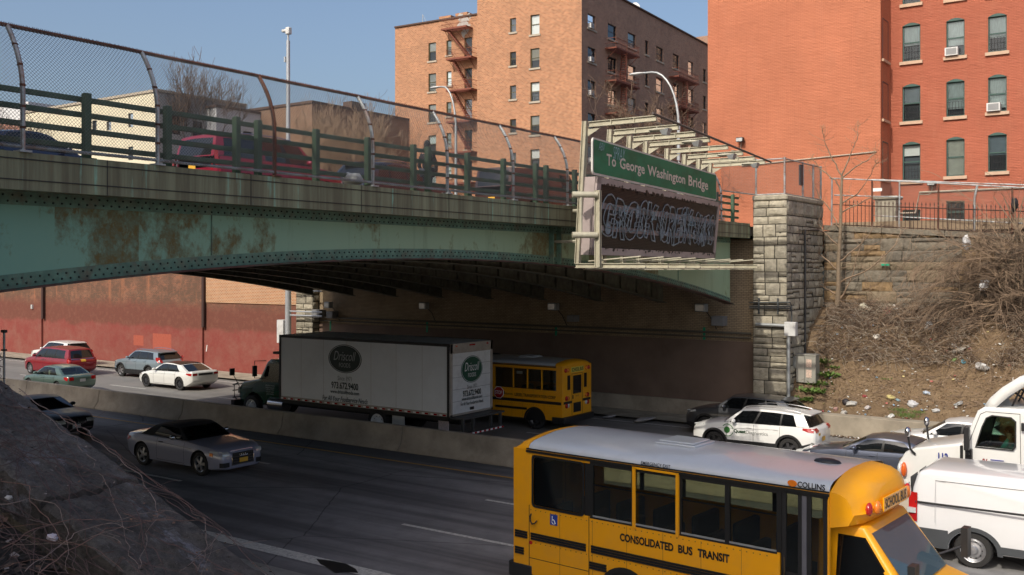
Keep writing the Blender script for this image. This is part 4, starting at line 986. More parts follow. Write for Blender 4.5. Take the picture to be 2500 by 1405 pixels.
# ---------------------------------------------------------------- large vehicles
YEL = paint((.86,.37,.002), 0, .42, .35, .14); YROOF = paint((.50,.53,.56), 0, .30, .7, .18); YDARK = mat('bus_interior', (.05,.055,.05), .7)
SEATG = mat('bus_seat', (.04,.045,.035), .7); BUSGLASS = glass('bus_glass', (.72,.75,.68), .93)
SEAMM = mat('seam_dark_yellow', (.20,.12,.03), .6)  # dark yellow of the panel seams and rivet heads
WSG = glass('bus_windshield', (.30,.42,.52), .45, .02, 1.25, (.09,.15,.20))  # bluish body colour stands in for a reflection in the glass
def school_bus(label, loc, rz, k, L, right, left, words, near):
    t = thing('school_bus', label, 'school bus', loc, rz); t.scale = (k,k,k); hw = 1.17
    ZS, ZW, ZT, ZR, ZC = .45, (1.69 if near else 1.70), (2.59 if near else 2.50), 2.68, 2.92
    def cross(z):  return hw-.02*max(0, (1.0-z))**2
    m = MB()
    # side walls with real window openings
    for s, cells in ((-1, right), (1, left)):
        y0, y1 = s*(hw-.05), s*hw
        xs = [0]+[c[0] for c in cells]+[c[1] for c in cells]+[L]
        m.box(0, y0, ZS, L, y1, ZW) if not any(c[2]=='door' for c in cells) else m.box(0, y0, ZS, [c for c in cells if c[2]=='door'][0][0]-.02, y1, ZW)
        m.box(0, y0, ZT, L, y1, ZR+.0, 0)
        edge = 0
        for (a, b, kind) in sorted(cells):
            if a > edge+1e-3: m.box(edge, y0, ZW, a, y1, ZT, 1 if (edge > .5 and kind in ('win','exit','door') and near) else 0)
            if kind == 'door': pass
            edge = b
        if edge < L-1e-3: m.box(edge, y0, ZW if not any(c[2]=='door' for c in cells) else ZS, L, y1, ZT)
    # roof
    roof = [(hw, ZR),(hw-.012, ZR+.05),(hw-.05, ZR+.10),(hw-.16,ZR+.145),(hw-.42,ZR+.185),(0.38,ZC-.008),(0,ZC)]
    full = roof+[(-a,b) for a,b in roof[-2::-1]]
    m.grid([[(x, a, b) for a,b in full] for x in [.35+ (L-.35)*i/8 for i in range(9)]], 2)
    # rounded yellow rear cap
    rows = []
    for i in range(9):
        q = i/8*pi/2; ins = .0+.30*(1-sin(q)); xx = .35*(1-cos(pi/2-q)) if False else .30*(1-sin(q))*0; rows.append((.36*(1-cos(pi/2-q)), q))
    P_ = []
    for i in range(8):
        q = (pi/2)*i/7; x = .34-.34*sin(q); dz = .17*(1-cos(q)); dy = .07*(1-cos(q)); P_.append([(x, a-(dy if a > 0 else -dy if a < 0 else 0), b-dz*(1 if b > ZR+.09 else .4)) for a, b in full])
    m.grid(P_, 0)
    last = P_[-1]; m.add(last+[(-.0,-hw+.07,ZS),(-.0,hw-.07,ZS)], [tuple(range(len(last)))+(len(last),len(last)+1)], 0)
    for s in (-1,1): m.grid([[(0,s*(hw-.07),z),(.0+.035,s*(hw-.02),z),(.12,s*hw,z)] for z in (ZS, 1.0, 1.8, ZR-.05)], 0)
    m.box(.02, -hw+.04, ZS+.1, L, hw-.04, ZS+.14, 3)          # floor
    m.box(L-.03, -hw+.05, ZS, L, hw-.05, 1.15, 3)
    for i in range(1, 8):
        xr_ = .35+(L-.35)*i/8
        for s in (-1,1): m.box(xr_-.003, s*hw, ZS+.02, xr_+.003, s*(hw+.0015), ZW-.05, 6)
    for s in (-1,1):
        x_ = .4
        while x_ < L-.9: m.box(x_-.008, s*hw, ZW-.09, x_+.008, s*(hw+.006), ZW-.074, 6); m.box(x_-.008, s*hw, 1.02, x_+.008, s*(hw+.006), 1.036, 6); x_ += .11
    # drip rail and rub rails
    for s in (-1,1):
        m.box(.30, s*hw, ZR-.05, L, s*(hw+.022), ZR-.01, 1); m.box(.30, s*hw, ZR+.005, L, s*(hw+.016), ZR+.025, 1)
    Cin = MB()
    def rub(x0, x1, z, s, h=.045):
        for q in (-h, 0, h): m.box(x0, s*hw, z+q-.018, x1, s*(hw+.018), z+q+.018, 1)
    if near:
        for a_, b_ in ((0.04,.32),(.40,1.60),(1.71,L-.85)): rub(a_, b_, 1.14, -1)
        rub(1.68, 2.02, .86, -1); rub(.04,.24,.84,-1); rub(.04, L, 1.17, 1); rub(.04, L, .84, 1)
        for xx in (.36, 1.66): m.box(xx-.006, -hw-.003, ZS+.05, xx+.006, -hw, ZW, 1)
        m.box(.36, -hw-.003, .74, 1.66, -hw, .75, 1)
        outer = rrect(.42,1.66,1.57,2.60,.08); inner = rrect(.46,1.70,1.53,2.56,.06); frame_ring(outer, inner, lambda x,z: hw, -1, m, 1)
        ex = [c for c in right if c[2]=='exit'][0]; a_, b_ = ex[0], ex[1]
        for x0, x1, z0, z1 in ((a_-.045,a_+.01,ZW-.05,ZT+.065),(b_-.01,b_+.045,ZW-.05,ZT+.065),(a_-.04,b_+.04,ZT+.03,ZT+.065)): m.box(x0,-hw-.03,z0,x1,-hw+.0,z1,0)
        for (a_, b_, kd) in right:
            if kd in ('win','exit'):
                for s in (-1,1): m.box(a_, -hw+.004, (ZW+ZT)/2+.1-.012, b_, -hw-.006, (ZW+ZT)/2+.1+.012, 1)
                m.box(a_, -hw-.006, ZW, b_, -hw, ZW+.03, 5); m.box(a_,-hw-.006,ZT-.02,b_,-hw,ZT,1)
        m.box(1.68,-hw-.003,ZT,L-.02,-hw,ZT+.07,1); m.box(1.68,-hw-.004,ZW-.03,L-.8,-hw,ZW,1)
    else:
        for s in (-1,1):
            rub(.05, L*.75, 1.17, s, .04); rub(1.75, L*.72, .84, s, .03)
            for (a_, b_, kd) in left:
                if kd == 'win': m.box(a_-.015, s*hw, ZW-.02, b_+.015, s*(hw+.012), ZW, 1); m.box(a_-.015, s*hw, ZT, b_+.015, s*(hw+.012), ZT+.02, 1)
    m.build('body', [YEL, BLACKP, YROOF, BLACK, YDARK, GALV, SEAMM, mat('roof_seam', (.34,.36,.38), .4)], t, smooth=40)
    for s, cells in ((-1,right),(1,left)):
        for (a_, b_, kd) in cells:
            if kd in ('win','exit'):
                MB().box(a_, s*(hw-.03), ZW, b_, s*(hw-.02), ZT).build('side_window', BUSGLASS, t)
            if kd == 'lift':
                panel(rrect(.46,1.70,1.53,2.56,.06), lambda x,z: hw, BUSGLASS, 'side_window', t, s, -.01)
            if kd == 'door':
                d = MB(); dm = (a_+b_)/2
                for x0, x1 in ((a_, dm-.03),(dm+.03, b_)):
                    d.box(x0, s*(hw-.06), ZS, x0+.07, s*(hw-.02), ZT+.06); d.box(x1-.07, s*(hw-.06), ZS, x1, s*(hw-.02), ZT+.06)
                    for z in (ZS, 1.35, ZT): d.box(x0, s*(hw-.06), z, x1, s*(hw-.02), z+.07)
                d.box(dm-.035, s*(hw-.07), ZS, dm+.035, s*(hw-.01), ZT+.06, 1)
                dd = d.build('door', [BLACK, mat('door_seal', (.12,.12,.14), .5)], t)
                MB().box(a_+.05, s*(hw-.045), ZS, b_-.05, s*(hw-.035), ZT+.05).build('pane', BUSGLASS, dd)
    st = MB()
    x = .6
    while x < L-1.0:
        for y in (-.62,.62):
            st.box(x, y-.42, ZS+.14, x+.42, y+.42, 1.0); st.box(x-.08, y-.42, .95, x+.05, y+.42, 1.62)
        x += .78
    st.build('seat', SEATG, t, bevel=.04)
    # front cap
    def capw(x, z): return hw-.02-.20*((max(0,x-L))/.72)**2
    P_ = []; prof_t = [(L-.0,ZC),(L+.22,ZC-.04),(L+.36,ZC-.11),(L+.45,ZC-.22),(L+.50,ZC-.40),(L+.53,2.40),(L+.40,2.24),(L,2.18)]
    for i in range(9):
        u = -1+2*i/8; row = []
        for j, (x, z) in enumerate(prof_t):
            xx = L+(x-L)*(1-.36*abs(u)**5.0); zz = z
            if j <= 4: zz = z-(ZC-ZR-.02)*abs(u)**3*(1-.3*j/4)
            row.append((xx, u*capw(xx, zz), zz))
        P_.append(row)
    c = MB().grid(P_); n = len(prof_t)
    for i in (0, 8): c.add(P_[i], [tuple(range(n))])
    c.build('front_cap', YEL, t, smooth=50)
    def face(u, z):   # a spot on the cap face
        return Vector((L+.54*(1-.36*abs(u)**5), u*capw(L+.6, 0), z))
    for s in (-1,1):
        for q, mm in ((.84,REDLENS),(.66,AMBER)):
            MB().blob(face(s*q, 2.46)+Vector((.0,0,0)), 1, 0, 6, (.05,.085,.10)).build('warning_light', mm, t, smooth=60)
    fz = face(0, 2.46); sb = MB(); sb.box(fz.x+.0, -.52, 2.38, fz.x+.02, .52, 2.58); sg = sb.build('sign_panel', YEL, t)
    text('SCHOOL BUS', .94, .15, frame((fz.x+.022, 0, 2.48), (0,1,0), (0,0,1)), 'lettering', BLACKP, sg, .02)
    # van cab in front
    w_ = lambda x, z: (1.0-.13*max(0, z-1.25)/.9-.10*max(0, (x-L-1.0)))*(1 if z > .4 else .97)
    prof = [(L-.3,.42),(L+1.0,.40),(L+2.02,.40),(L+2.10,.62),(L+2.06,1.0),(L+1.92,1.12),(L+1.02,1.36),(L+.40,2.20),(L-.3,2.22)]
    cuts = [cyl_cut([(L+1.22,.40,.47,s*.62,s*1.3) for s in (-1,1)]), MB().prism([(L+.06,1.30),(L+.93,1.30),(L+.40,2.02),(L+.06,2.02)], -1.4, 1.4, 'y', 1)]
    shell(prof, w_, [YEL, BLACK], 'cab', t, bevel=.05, cuts=cuts)
    for s in (-1,1): panel([(L+.02,1.28),(L+.98,1.28),(L+.42,2.05),(L+.02,2.05)], w_, CARGLASS, 'side_window', t, s, .004)
    MB().add([(L+1.04,-.86,1.39),(L+1.04,.86,1.39),(L+.45,.78,2.13),(L+.45,-.78,2.13)], [(0,1,2,3)]).build('windshield', WSG, t)
    hd = MB().box(L+2.06,-.42,.66,L+2.12,.42,.94,0)
    for s in (-1,1): hd.box(L+2.0,s*.88,.68,L+2.1,s*.5,.92,1)
    hd.build('grille', [BLACKP, LENS], t)
    for s in (-1,1):
        q = MB().tube([(L+.9,s*.95,1.5),(L+1.2,s*1.25,1.62)], .02, 5); q.box(L+1.16,s*1.18,1.45,L+1.26,s*1.38,1.9); q.build('mirror', BLACK, t)
        q = MB().tube([(L+1.9,s*.8,1.1),(L+2.2,s*1.05,1.35)], .015, 5); q.blob((L+2.2,s*1.05,1.42),.12,0,6,(.6,1,1)); q.build('crossover_mirror', BLACK, t, smooth=50)
        wheel(t, L+1.22, s*1.0, .39, s, rim=STEELRIM, steel=True, hub=True)
        wheel(t, 2.40 if near else 1.35, s*1.14, .40, s, rim=DARKRIM, steel=True)
        arch = MB(); P2 = []
        xa = 2.40 if near else 1.35
        for j in range(17):
            q2 = pi*j/16; P2.append([(xa+rr*cos(q2), s*(hw+.022), .40+rr*sin(q2)) for rr in (.47,.55)])
        arch.grid(P2); arch.add([(xa+.47*cos(pi*j/16), s*(hw+.012), .40+.47*sin(pi*j/16)) for j in range(17)], [tuple(range(17))], 1); arch.build('wheel_arch', [BLACK, BLACKP], t)
    # rear end
    b = MB().box(-.14,-hw+.02,.34,.08,hw-.02,.60); 
    for s in (-1,1): b.box(-.10,s*(hw-.06),.34,.42 if near else .5,s*(hw+.015),.60)
    b.build('bumper', BLACK, t, bevel=.02)
    e = MB()
    for s in (-1,1):
        for y, z, r_, mi in ((.86,1.36,.085,1),(.72,1.36,.07,2),(.86,1.05,.085,1),(.72,1.05,.07,3),(.93,2.52,.075,1),(.74,2.52,.075,2)):
            if r_ == .07 and z < 2: pass
            e.lathe([(r_+.015,-.0),(r_+.015,-.03),(r_,-.035),(r_*.6,-.05),(.001,-.055)], (0,s*y,z), 'x', 14, mi)
        e.lathe([(.035,0),(.03,-.02),(.001,-.025)], (.05,s*.3,2.78), 'x', 8, 1)
    e.build('tail_light', [BLACKP, REDLENS, AMBER, LENS], t, smooth=50)
    for y0, y1, z0, z1 in ((-.78,-.56,1.70,2.30),(.56,.78,1.70,2.30),(-.33,.33,1.50,2.26)):
        MB().box(-.012,y0,z0,.0,y1,z1).build('rear_window', DEEPGLASS, t)
    d = MB(); 
    for y in (-.42,.42): d.box(-.008,y-.008,.62,0,y+.008,2.34)
    d.box(-.008,-.42,2.33,0,.42,2.345); d.box(-.012,-.30,.72,0,.30,1.12); d.box(-.02,.32,1.3,-.0,.37,1.45); d.build('rear_door', BLACKP, t)
    for s in (-1,1):
        q = MB(); 
        for z in (1.18,): q.box(-.02,s*.46,z-.05,0,s*(hw-.1),z+.05)
        q.build('rub_rail', BLACKP, t)
    sp = MB().box(-.02,-.50,2.40,0,.50,2.62).build('sign_panel', mat('sign_yellow', (.75,.62,.10), .4), t)
    text('SCHOOL BUS', .92, .16, frame((-.024,0,2.51), (0,-1,0), (0,0,1)), 'lettering', BLACKP, sp, .02)
    for args in words: text(*args, parent=t)
    # roof hatch, vent
    hh = MB().box(L*.42,-.36,ZC-.01,L*.42+.78,.36,ZC+.03); hh.box(L*.42+.06,-.30,ZC+.03,L*.42+.72,.30,ZC+.06); hh.build('roof_hatch', [YROOF], t, bevel=.02)
    MB().blob((L-.45,-.1,ZC),1,0,6,(.22,.13,.06)).build('roof_vent', BLACK, t, smooth=50)
    MB().box(0,-.9,.50,L,.9,.56).build('chassis', BLACKP, t)
    return t
nb = school_bus('yellow school bus in the foreground seen from its door side, lettered CONSOLIDATED BUS TRANSIT', (-11.02,17.25,0), R(-4.3), 1.08, 5.87,
   [(.42,1.57,'lift'),(1.74,2.51,'win'),(2.59,3.37,'exit'),(3.45,4.21,'win'),(4.29,5.06,'win'),(5.13,5.84,'door')],
   [(.4,1.25,'win'),(1.32,2.15,'win'),(2.22,3.05,'win'),(3.12,3.95,'win'),(4.02,4.85,'win')], [], True)
for (b_, x, z, w_, h_) in (('CONSOLIDATED', 2.80, 1.445, 1.02, .135), ('BUS', 3.525, 1.445, .26, .135), ('TRANSIT', 4.02, 1.445, .55, .135)):
    text(b_, w_, h_, frame((x,-1.176,z),(1,0,0),(0,0,1)), 'lettering', BLACKP, nb, .04)
text('EMERGENCY EXIT', .55, .055, frame((2.98,-1.180,2.735),(1,0,0),(0,0.2,1)), 'lettering', BLACKP, nb, .01)
text('COLLINS', .42, .085, frame((5.60,-1.178,2.752),(1,0,0),(0,.15,1)), 'lettering', BLACKP, nb, .03)
MB().add([(5.31+.075*cos(2*pi*j/18), -1.178, 2.752+.05*sin(2*pi*j/18)) for j in range(18)], [tuple(range(18))]).build('badge', AMBER, nb)
q = MB().box(.83,-1.175,1.41,.99,-1.171,1.60); q.build('wheelchair_sign', mat('sign_blue', (.02,.05,.30), .5), nb)
q = MB(); q.tube([(.88,-1.178,1.57),(.88,-1.178,1.50),(.92,-1.178,1.50),(.95,-1.178,1.44)], .009, 4); q.tube([(.91+.04*cos(j*.5), -1.178, 1.47+.04*sin(j*.5)) for j in range(3,12)], .007, 4); q.build('wheelchair_symbol', WHITEP, nb)
q = MB().tube([(.42,-1.19,1.54),(.42,-1.22,1.50),(.42,-1.21,1.41),(.46,-1.22,1.37),(.52,-1.22,1.39),(.55,-1.19,1.44)], .014, 6); q.build('door_handle', BLACKP, nb)
MB().lathe([(.035,0),(.03,-.015),(.001,-.018)], (.40,-1.17,1.02), 'y', 12).build('side_reflector', REDLENS, nb)
MB().box(3.0,-1.155,2.28,3.45,-1.15,2.40).build('window_notice', GREYL, nb) if False else None
fb = school_bus('yellow school bus under the bridge with a red stop sign, lettered LEESEL TRANSPORTATION CORP', (-20.55,34.0,0), pi, .95, 4.7,
   [(.30,.98,'win'),(1.04,1.70,'win'),(1.76,2.42,'win'),(2.48,3.4,'win')], [(.30,.98,'win'),(1.04,1.70,'win'),(1.76,2.42,'win'),(2.48,3.4,'win')], [], False)
text('LEESEL TRANSPORTATION CORP', 2.05, .13, frame((1.35,1.176,1.40),(-1,0,0),(0,0,1)), 'lettering', BLACKP, fb, .02)
text('OPERATOR', .5, .07, frame((2.72,1.176,1.40),(-1,0,0),(0,0,1)), 'lettering', BLACKP, fb, .01)
stop = MB(); oc = [(3.15+.27*cos(R(22.5+45*j)), 1.44+.27*sin(R(22.5+45*j))) for j in range(8)]; oc2 = [(3.15+.245*cos(R(22.5+45*j)), 1.44+.245*sin(R(22.5+45*j))) for j in range(8)]
stop.prism(oc, 1.24, 1.26, 'y', 1); stop.prism(oc2, 1.26, 1.264, 'y', 0); stop.box(2.9,1.17,1.38,3.3,1.24,1.50,2)
sp = stop.build('stop_arm', [mat('stop_red', (.45,.01,.015), .4), WHITEP, BLACK], fb); text('STOP', .36, .16, frame((3.15,1.268,1.44),(-1,0,0),(0,0,1)), 'lettering', WHITEP, sp, .02)
text('LB 163', .22, .06, frame((-.006,0,1.40),(0,-1,0),(0,0,1)), 'lettering', BLACKP, fb)
MB().box(2.0,1.13,2.28,2.30,1.145,2.40).build('window_notice', WHITEP, fb)

# box truck with refrigerated body
TW = mat('truck_white', (.80,.83,.84), .45, var=.05, scale=.8, dirt=(.55,.54,.50), dirt_amt=.3); TGREEN = paint((.004,.055,.032), .0, .25, .6, .0); OVAL = mat('oval_green', (.005,.075,.045), .4); OVALK = mat('oval_dark', (.010,.028,.022), .4)
ALU = mat('aluminium_frame', (.42,.38,.33), .5, .3, var=.15, dirt=(.18,.12,.08), dirt_amt=.4)
bt = thing('box_truck', 'green cab box truck with a grey body, oval logo and red-white tape, beside the median', 'truck', (-22.4,29.45,0), pi)
BL, bw, b0, b1 = 8.95, 1.30, 1.02, 3.66
m = MB().box(0,-bw,b0,BL,bw,b1,0)
for s in (-1,1):
    m.box(-.02,s*bw,b0,BL,s*(bw+.012),b0+.13,1); m.box(-.02,s*bw,b1-.10,BL,s*(bw+.015),b1+.01,2); m.box(0,s*bw,b0,.10,s*(bw+.018),b1,2); m.box(BL-.1,s*bw,b0,BL+.01,s*(bw+.018),b1,2)
    for i in range(1, 7): m.box(BL*i/7-.004,s*bw,b0+.13,BL*i/7+.004,s*(bw+.003),b1-.1,1)
    x = .15
    while x < BL-.2:
        m.box(x,s*(bw+.012),b0+.02,x+.16,s*(bw+.016),b0+.075,3); m.box(x+.16,s*(bw+.012),b0+.02,x+.30,s*(bw+.016),b0+.075,4); x += .42
m.build('cargo_body', [TW, ALU, BLACK, REDLENS, WHITEP], bt, bevel=.0)
m = MB(); 
for y0, y1, z0, z1 in ((-bw,-bw+.14,b0,b1),(bw-.14,bw,b0,b1),(-bw,bw,b1-.36,b1),(-bw,bw,b0,b0+.08)): m.box(-.05,y0,z0,0,y1,z1)
m.build('rear_frame', ALU, bt, bevel=.012)
rd = MB().box(-.03,-bw+.14,b0+.08,-.005,bw-.14,b1-.36,0)
for i in range(1,5): z = b0+.08+(b1-.44-b0)*i/5; rd.box(-.032,-bw+.14,z-.004,-.03,bw-.14,z+.004,1)
rd.box(-.06,-.1,b0+.14,-.03,.12,b0+.24,1)
rd = rd.build('roller_door', [mat('door_white', (.70,.70,.68), .5, var=.05, dirt=(.35,.33,.3), dirt_amt=.4), BLACK], bt)
for i, y in enumerate((-.95,-.12,0,.12,.95)): MB().box(-.065,y-.05,b1-.12,-.05,y+.05,b1-.06).build('marker_light', REDLENS, bt)
def oval(cx, cz, a, b, parent, side, fill):
    for k_, (sc_, mm) in enumerate(((1.0,fill),(.95,WHITEP),(.925,fill))):
        P = [(cx+a*sc_*cos(2*pi*j/36), cz+b*sc_*sin(2*pi*j/36)) for j in range(36)]
        if side: MB().add([(x, bw+.004+k_*.003, z) for x,z in P], [tuple(range(36))]).build('logo', mm, parent)
        else: MB().add([(-.036-k_*.003, x, z) for x,z in P], [tuple(range(36))]).build('logo', mm, parent)
oval(5.22, 2.86, .90, .56, bt, True, OVALK); oval(0, 2.66, .66, .50, rd, False, OVAL)
fs = lambda x, z: frame((x,bw+.012,z),(-1,0,0),(0,0,1)); fr = lambda y, z: frame((-.045,y,z),(0,-1,0),(0,0,1))
DKL = mat('dark_lettering', (.012,.03,.025), .5, var=.03); PALE = mat('pale_lettering', (.42,.44,.43), .5, var=.03)
for (b_, z, w_, h_, mm, bo, sh) in (('Driscoll',2.97,1.20,.36,PALE,-.004,.35),('FOODS',2.61,.60,.17,PALE,-.004,0),('Since 1971',2.09,.75,.17,GREYL,0,0),('973.672.9400',1.80,1.45,.27,DKL,.02,0),('www.driscollfoods.com',1.55,1.55,.15,DKL,.01,0),('For All Your Foodservice Needs',1.27,2.45,.20,DKL,.01,.25)):
    text(b_, w_, h_, fs(5.22,z), 'lettering', mm, bt, bo, sh)
for (b_, z, w_, h_, mm, bo, sh) in (('Driscoll',2.76,.90,.32,WHITEP,-.002,.35),('FOODS',2.45,.48,.15,WHITEP,.0,0),('Since 1971',2.02,.6,.15,GREYL,0,0),('973.672.9400',1.79,1.1,.22,DKL,.02,0),('www.driscollfoods.com',1.60,1.25,.12,DKL,.01,0),('For All Your Foodservice Needs',1.42,1.4,.13,DKL,.01,.25)):
    text(b_, w_, h_, fr(0,z), 'lettering', mm, rd, bo, sh)
# lift gate, chassis, cab
g_ = MB()
for y in (-1.15,-.55,.55,1.15): g_.box(-.55,y-.04,.42,-.45,y+.04,1.02)
g_.box(-.62,-1.28,.95,-.02,1.28,1.01); g_.box(-.58,-1.28,.36,-.46,1.28,.46); g_.build('lift_gate', mat('gate_steel', (.07,.07,.07), .6, .3), bt)
g_ = MB(); y = -1.26
while y < 1.2: g_.box(-.59,y,.38,-.582,y+.14,.44,0); g_.box(-.59,y+.14,.38,-.582,y+.28,.44,1); y += .28
g_.build('reflective_tape', [REDLENS, WHITEP], bt)
MB().box(.2,-.45,.62,BL+2.6,.45,.9).box(.1,-1.2,.84,BL,1.2,1.0).build('chassis', BLACKP, bt)
for y in (-1.12,1.12): MB().box(2.3,y-.02,.30,2.9,y+.02,1.0).build('mud_guard', mat('mud_flap_pale', (.55,.55,.52), .6), bt)
MB().box(.3,.95,.45,.75,1.0,.85).build('warning_placard', mat('placard', (.6,.5,.48), .5, scale=20, var=.4), bt)
for s in (-1,1):
    wheel(bt, 3.6, s*1.22, .50, s, wd=.5, steel=True, rim=WHITEP); wheel(bt, BL+1.95, s*1.15, .50, s, wd=.27, steel=True, rim=WHITEP, hub=True)
u = MB().box(BL,-1.0,2.55,BL+.45,1.0,3.55); u.build('cooling_unit', BLACK, bt, bevel=.18, seg=4)
cw = lambda x, z: 1.05-.10*max(0, z-1.5)-.12*max(0, x-BL-1.6)
prof = [(BL+.15,.70),(BL+1.35,.62),(BL+2.85,.60),(BL+3.05,.85),(BL+2.98,1.30),(BL+2.70,1.52),(BL+1.55,1.72),(BL+1.15,2.45),(BL+.95,2.58),(BL+.15,2.60)]
cuts = [cyl_cut([(BL+1.95,.50,.62,s*.62,s*1.4) for s in (-1,1)]), MB().prism([(BL+.40,1.66),(BL+1.36,1.62),(BL+1.05,2.36),(BL+.40,2.38)], -1.5, 1.5, 'y', 1)]
shell(prof, cw, [TGREEN, BLACK], 'cab', bt, bevel=.06, cuts=cuts)
for s in (-1,1): panel([(BL+.36,1.64),(BL+1.42,1.60),(BL+1.08,2.40),(BL+.36,2.42)], cw, CLEARGLASS, 'side_window', bt, s, .004)
MB().add([(BL+1.57,-.88,1.74),(BL+1.57,.88,1.74),(BL+1.18,.84,2.45),(BL+1.18,-.84,2.45)], [(0,1,2,3)]).build('windshield', CARGLASS, bt)
fsz = lambda x, z: frame((x,cw(x,z)+.012,z),(-1,0,0),(0,0,1))
for i, wd_ in enumerate(('DRISCOLL FOODS','174 DELAWANNA AVE','CLIFTON NJ 07014','USDOT 735351','GVW 33000')): text(wd_, .55-.03*i, .055, fsz(BL+.85, 1.48-.09*i), 'lettering', PALE, bt)
v = MB().tube([(BL+.9,0,2.62),(BL+.75,0,2.86),(BL+.1,0,2.86)], .05, 5); v.box(BL+.5,-.9,2.80,BL+.85,.9,2.90); v.build('cab_rack', BLACK, bt)
for s in (-1,1):
    v = MB().tube([(BL+1.35,s*1.02,1.75),(BL+1.5,s*1.32,1.78),(BL+1.5,s*1.32,2.5),(BL+1.15,s*1.0,2.5)], .02, 5); v.box(BL+1.46,s*1.22,1.85,BL+1.54,s*1.42,2.3); v.build('mirror', BLACK, bt)
    v = MB().tube([(BL+2.9,s*.9,1.2),(BL+3.15,s*1.15,1.9)], .016, 5); v.box(BL+3.1,s*1.05,1.78,BL+3.18,s*1.27,2.08); v.build('hood_mirror', BLACK, bt)
    MB().lathe([(.001,0),(.28,0),(.28,.9),(.001,.9)], (BL-.1,s*1.0,.72), 'x', 16).build('fuel_tank', CHROME, bt, smooth=40)
v = MB()
for y in (-.9,-.3,.3,.9): v.tube([(BL+3.1,y,.7),(BL+3.3,y,.8),(BL+3.32,y,1.35),(BL+3.05,y,1.45)], .025, 6)
for z in (.8,1.1,1.35): v.tube([(BL+3.31,-.98,z),(BL+3.31,.98,z)], .025, 6)
v.box(BL+3.0,-1.15,.42,BL+3.22,1.15,.72); v.build('bumper_guard', BLACK, bt)
MB().box(BL+2.99,-.9,1.0,BL+3.07,-.6,1.25).box(BL+2.99,.6,1.0,BL+3.07,.9,1.25).build('headlight', LENS, bt)

# white lorry cab (tractor)
LW = paint((.72,.72,.69), 0, .3, .8, .06)
tr = thing('truck_tractor', 'white lorry cab numbered 112 with a raised roof deflector and a driver inside', 'truck', (-6.75,28.7,0), pi)
tr.scale = (.82,.97,.92)
# x = 0 is the bumper and the cab runs backwards (negative x)
tw = lambda x, z: 1.08-.05*max(0, z-1.9)-.16*max(0, x+1.1)**1.3
prof = [(-.02,.45),(.06,.95),(.02,1.28),(-.22,1.62),(-.55,1.78),(-1.75,2.02),(-2.0,2.08),(-2.0,1.0),(-1.95,.62),(-.6,.5)]
cut = cyl_cut([(-1.15,.52,.64,s*.55,s*1.4) for s in (-1,1)])
tk = [LW, BLACK]
shell(prof, tw, tk, 'hood', tr, bevel=.09, cuts=[cut])
cwf = lambda x, z: 1.16-.07*max(0, z-2.0)
prof = [(-2.03,.75),(-1.98,2.0),(-2.42,3.0),(-2.62,3.12),(-4.05,3.14),(-4.10,3.05),(-4.10,.75)]
win = [(-2.40,2.02),(-2.56,2.55),(-2.68,2.80),(-2.84,2.88),(-3.35,2.86),(-3.48,2.76),(-3.48,2.12),(-3.40,2.02)]
cuts = [MB().prism(win, -1.5, 1.5, 'y', 1), MB().prism([(-2.30,1.2),(-2.56,2.92),(-3.75,2.96),(-3.80,1.2)], -1.0, 1.0, 'y', 1)]
shell(prof, cwf, tk, 'cab', tr, bevel=.05, cuts=cuts)
for s in (-1,1):
    panel(win, cwf, CLEARGLASS, 'side_window', tr, s, -.03)
    fr_ = MB(); n = len(win); c_ = (-2.95,2.45); big = [(c_[0]+(x-c_[0])*1.07, c_[1]+(z-c_[1])*1.08) for x,z in win]
    frame_ring(big, win, cwf, s, fr_, 0, .006); dr = [(-2.14,1.05),(-2.14,2.0),(-2.50,2.92),(-2.66,3.0),(-3.62,3.0),(-3.66,1.05)]; dr2 = [(-2.155,1.065),(-2.155,2.0),(-2.51,2.905),(-2.665,2.985),(-3.605,2.985),(-3.645,1.065)]
    frame_ring(dr, dr2, cwf, s, fr_, 0, .004); fr_.box(-2.02,s*1.12,2.0,-1.93,s*1.17,.9); fr_.build('door_seal', BLACKP, tr)
    v = MB(); v.box(-2.27,s*1.42,1.95,-2.13,s*1.60,2.60,0); v.tube([(-2.2,s*1.17,1.75),(-2.2,s*1.42,1.85)], .05, 6); v.tube([(-2.2,s*1.17,2.5),(-2.2,s*1.45,2.5)], .03, 6); v.box(-2.3,s*1.17,1.45,-2.1,s*1.3,1.95); v.build('mirror', BLACK, tr, bevel=.04)
    v = MB(); v.tube([(-.55,s*1.0,1.60),(-.42,s*1.08,1.75),(-.36,s*1.12,2.12)], .035, 6); v.blob((-.36,s*1.13,2.25),1,1,6,(.10,.13,.15)); v.build('hood_mirror', [BLACK, CHROME], tr, smooth=50)
    v = MB(); v.blob((-.06,s*.86,1.10),1,0,7,(.10,.20,.24)); v.build('headlight', LENS, tr, smooth=50); MB().blob((-.20,s*.99,1.12),1,0,6,(.09,.10,.22)).build('indicator', mat('orange_lens', (.7,.12,.02), .25), tr, smooth=50)
    wheel(tr, -1.15, s*1.12, .52, s, wd=.28, steel=True, rim=CHROME, hub=True); wheel(tr, -5.3, s*1.15, .52, s, wd=.6, steel=True, rim=CHROME)
    MB().box(-3.75,s*1.17,2.55,-3.66,s*1.22,2.78).build('side_lamp', BLACK, tr, bevel=.02)
for c in tr.children:
    if c.name.startswith('wheel'): c.scale = (.97/.82,1,.97/.92); c.location.z *= .97/.92
MB().add([(-1.975,-1.02,2.06),(-1.975,1.02,2.06),(-2.40,.95,2.97),(-2.40,-.95,2.97)], [(0,1,2,3)]).build('windshield', CLEARGLASS, tr)
MB().box(-.1,-1.15,.38,.14,1.15,.80).build('bumper', mat('grey_bumper', (.12,.13,.14), .5), tr, bevel=.05); MB().box(.0,-.6,.9,.075,.6,1.35).build('grille', CHROME, tr)
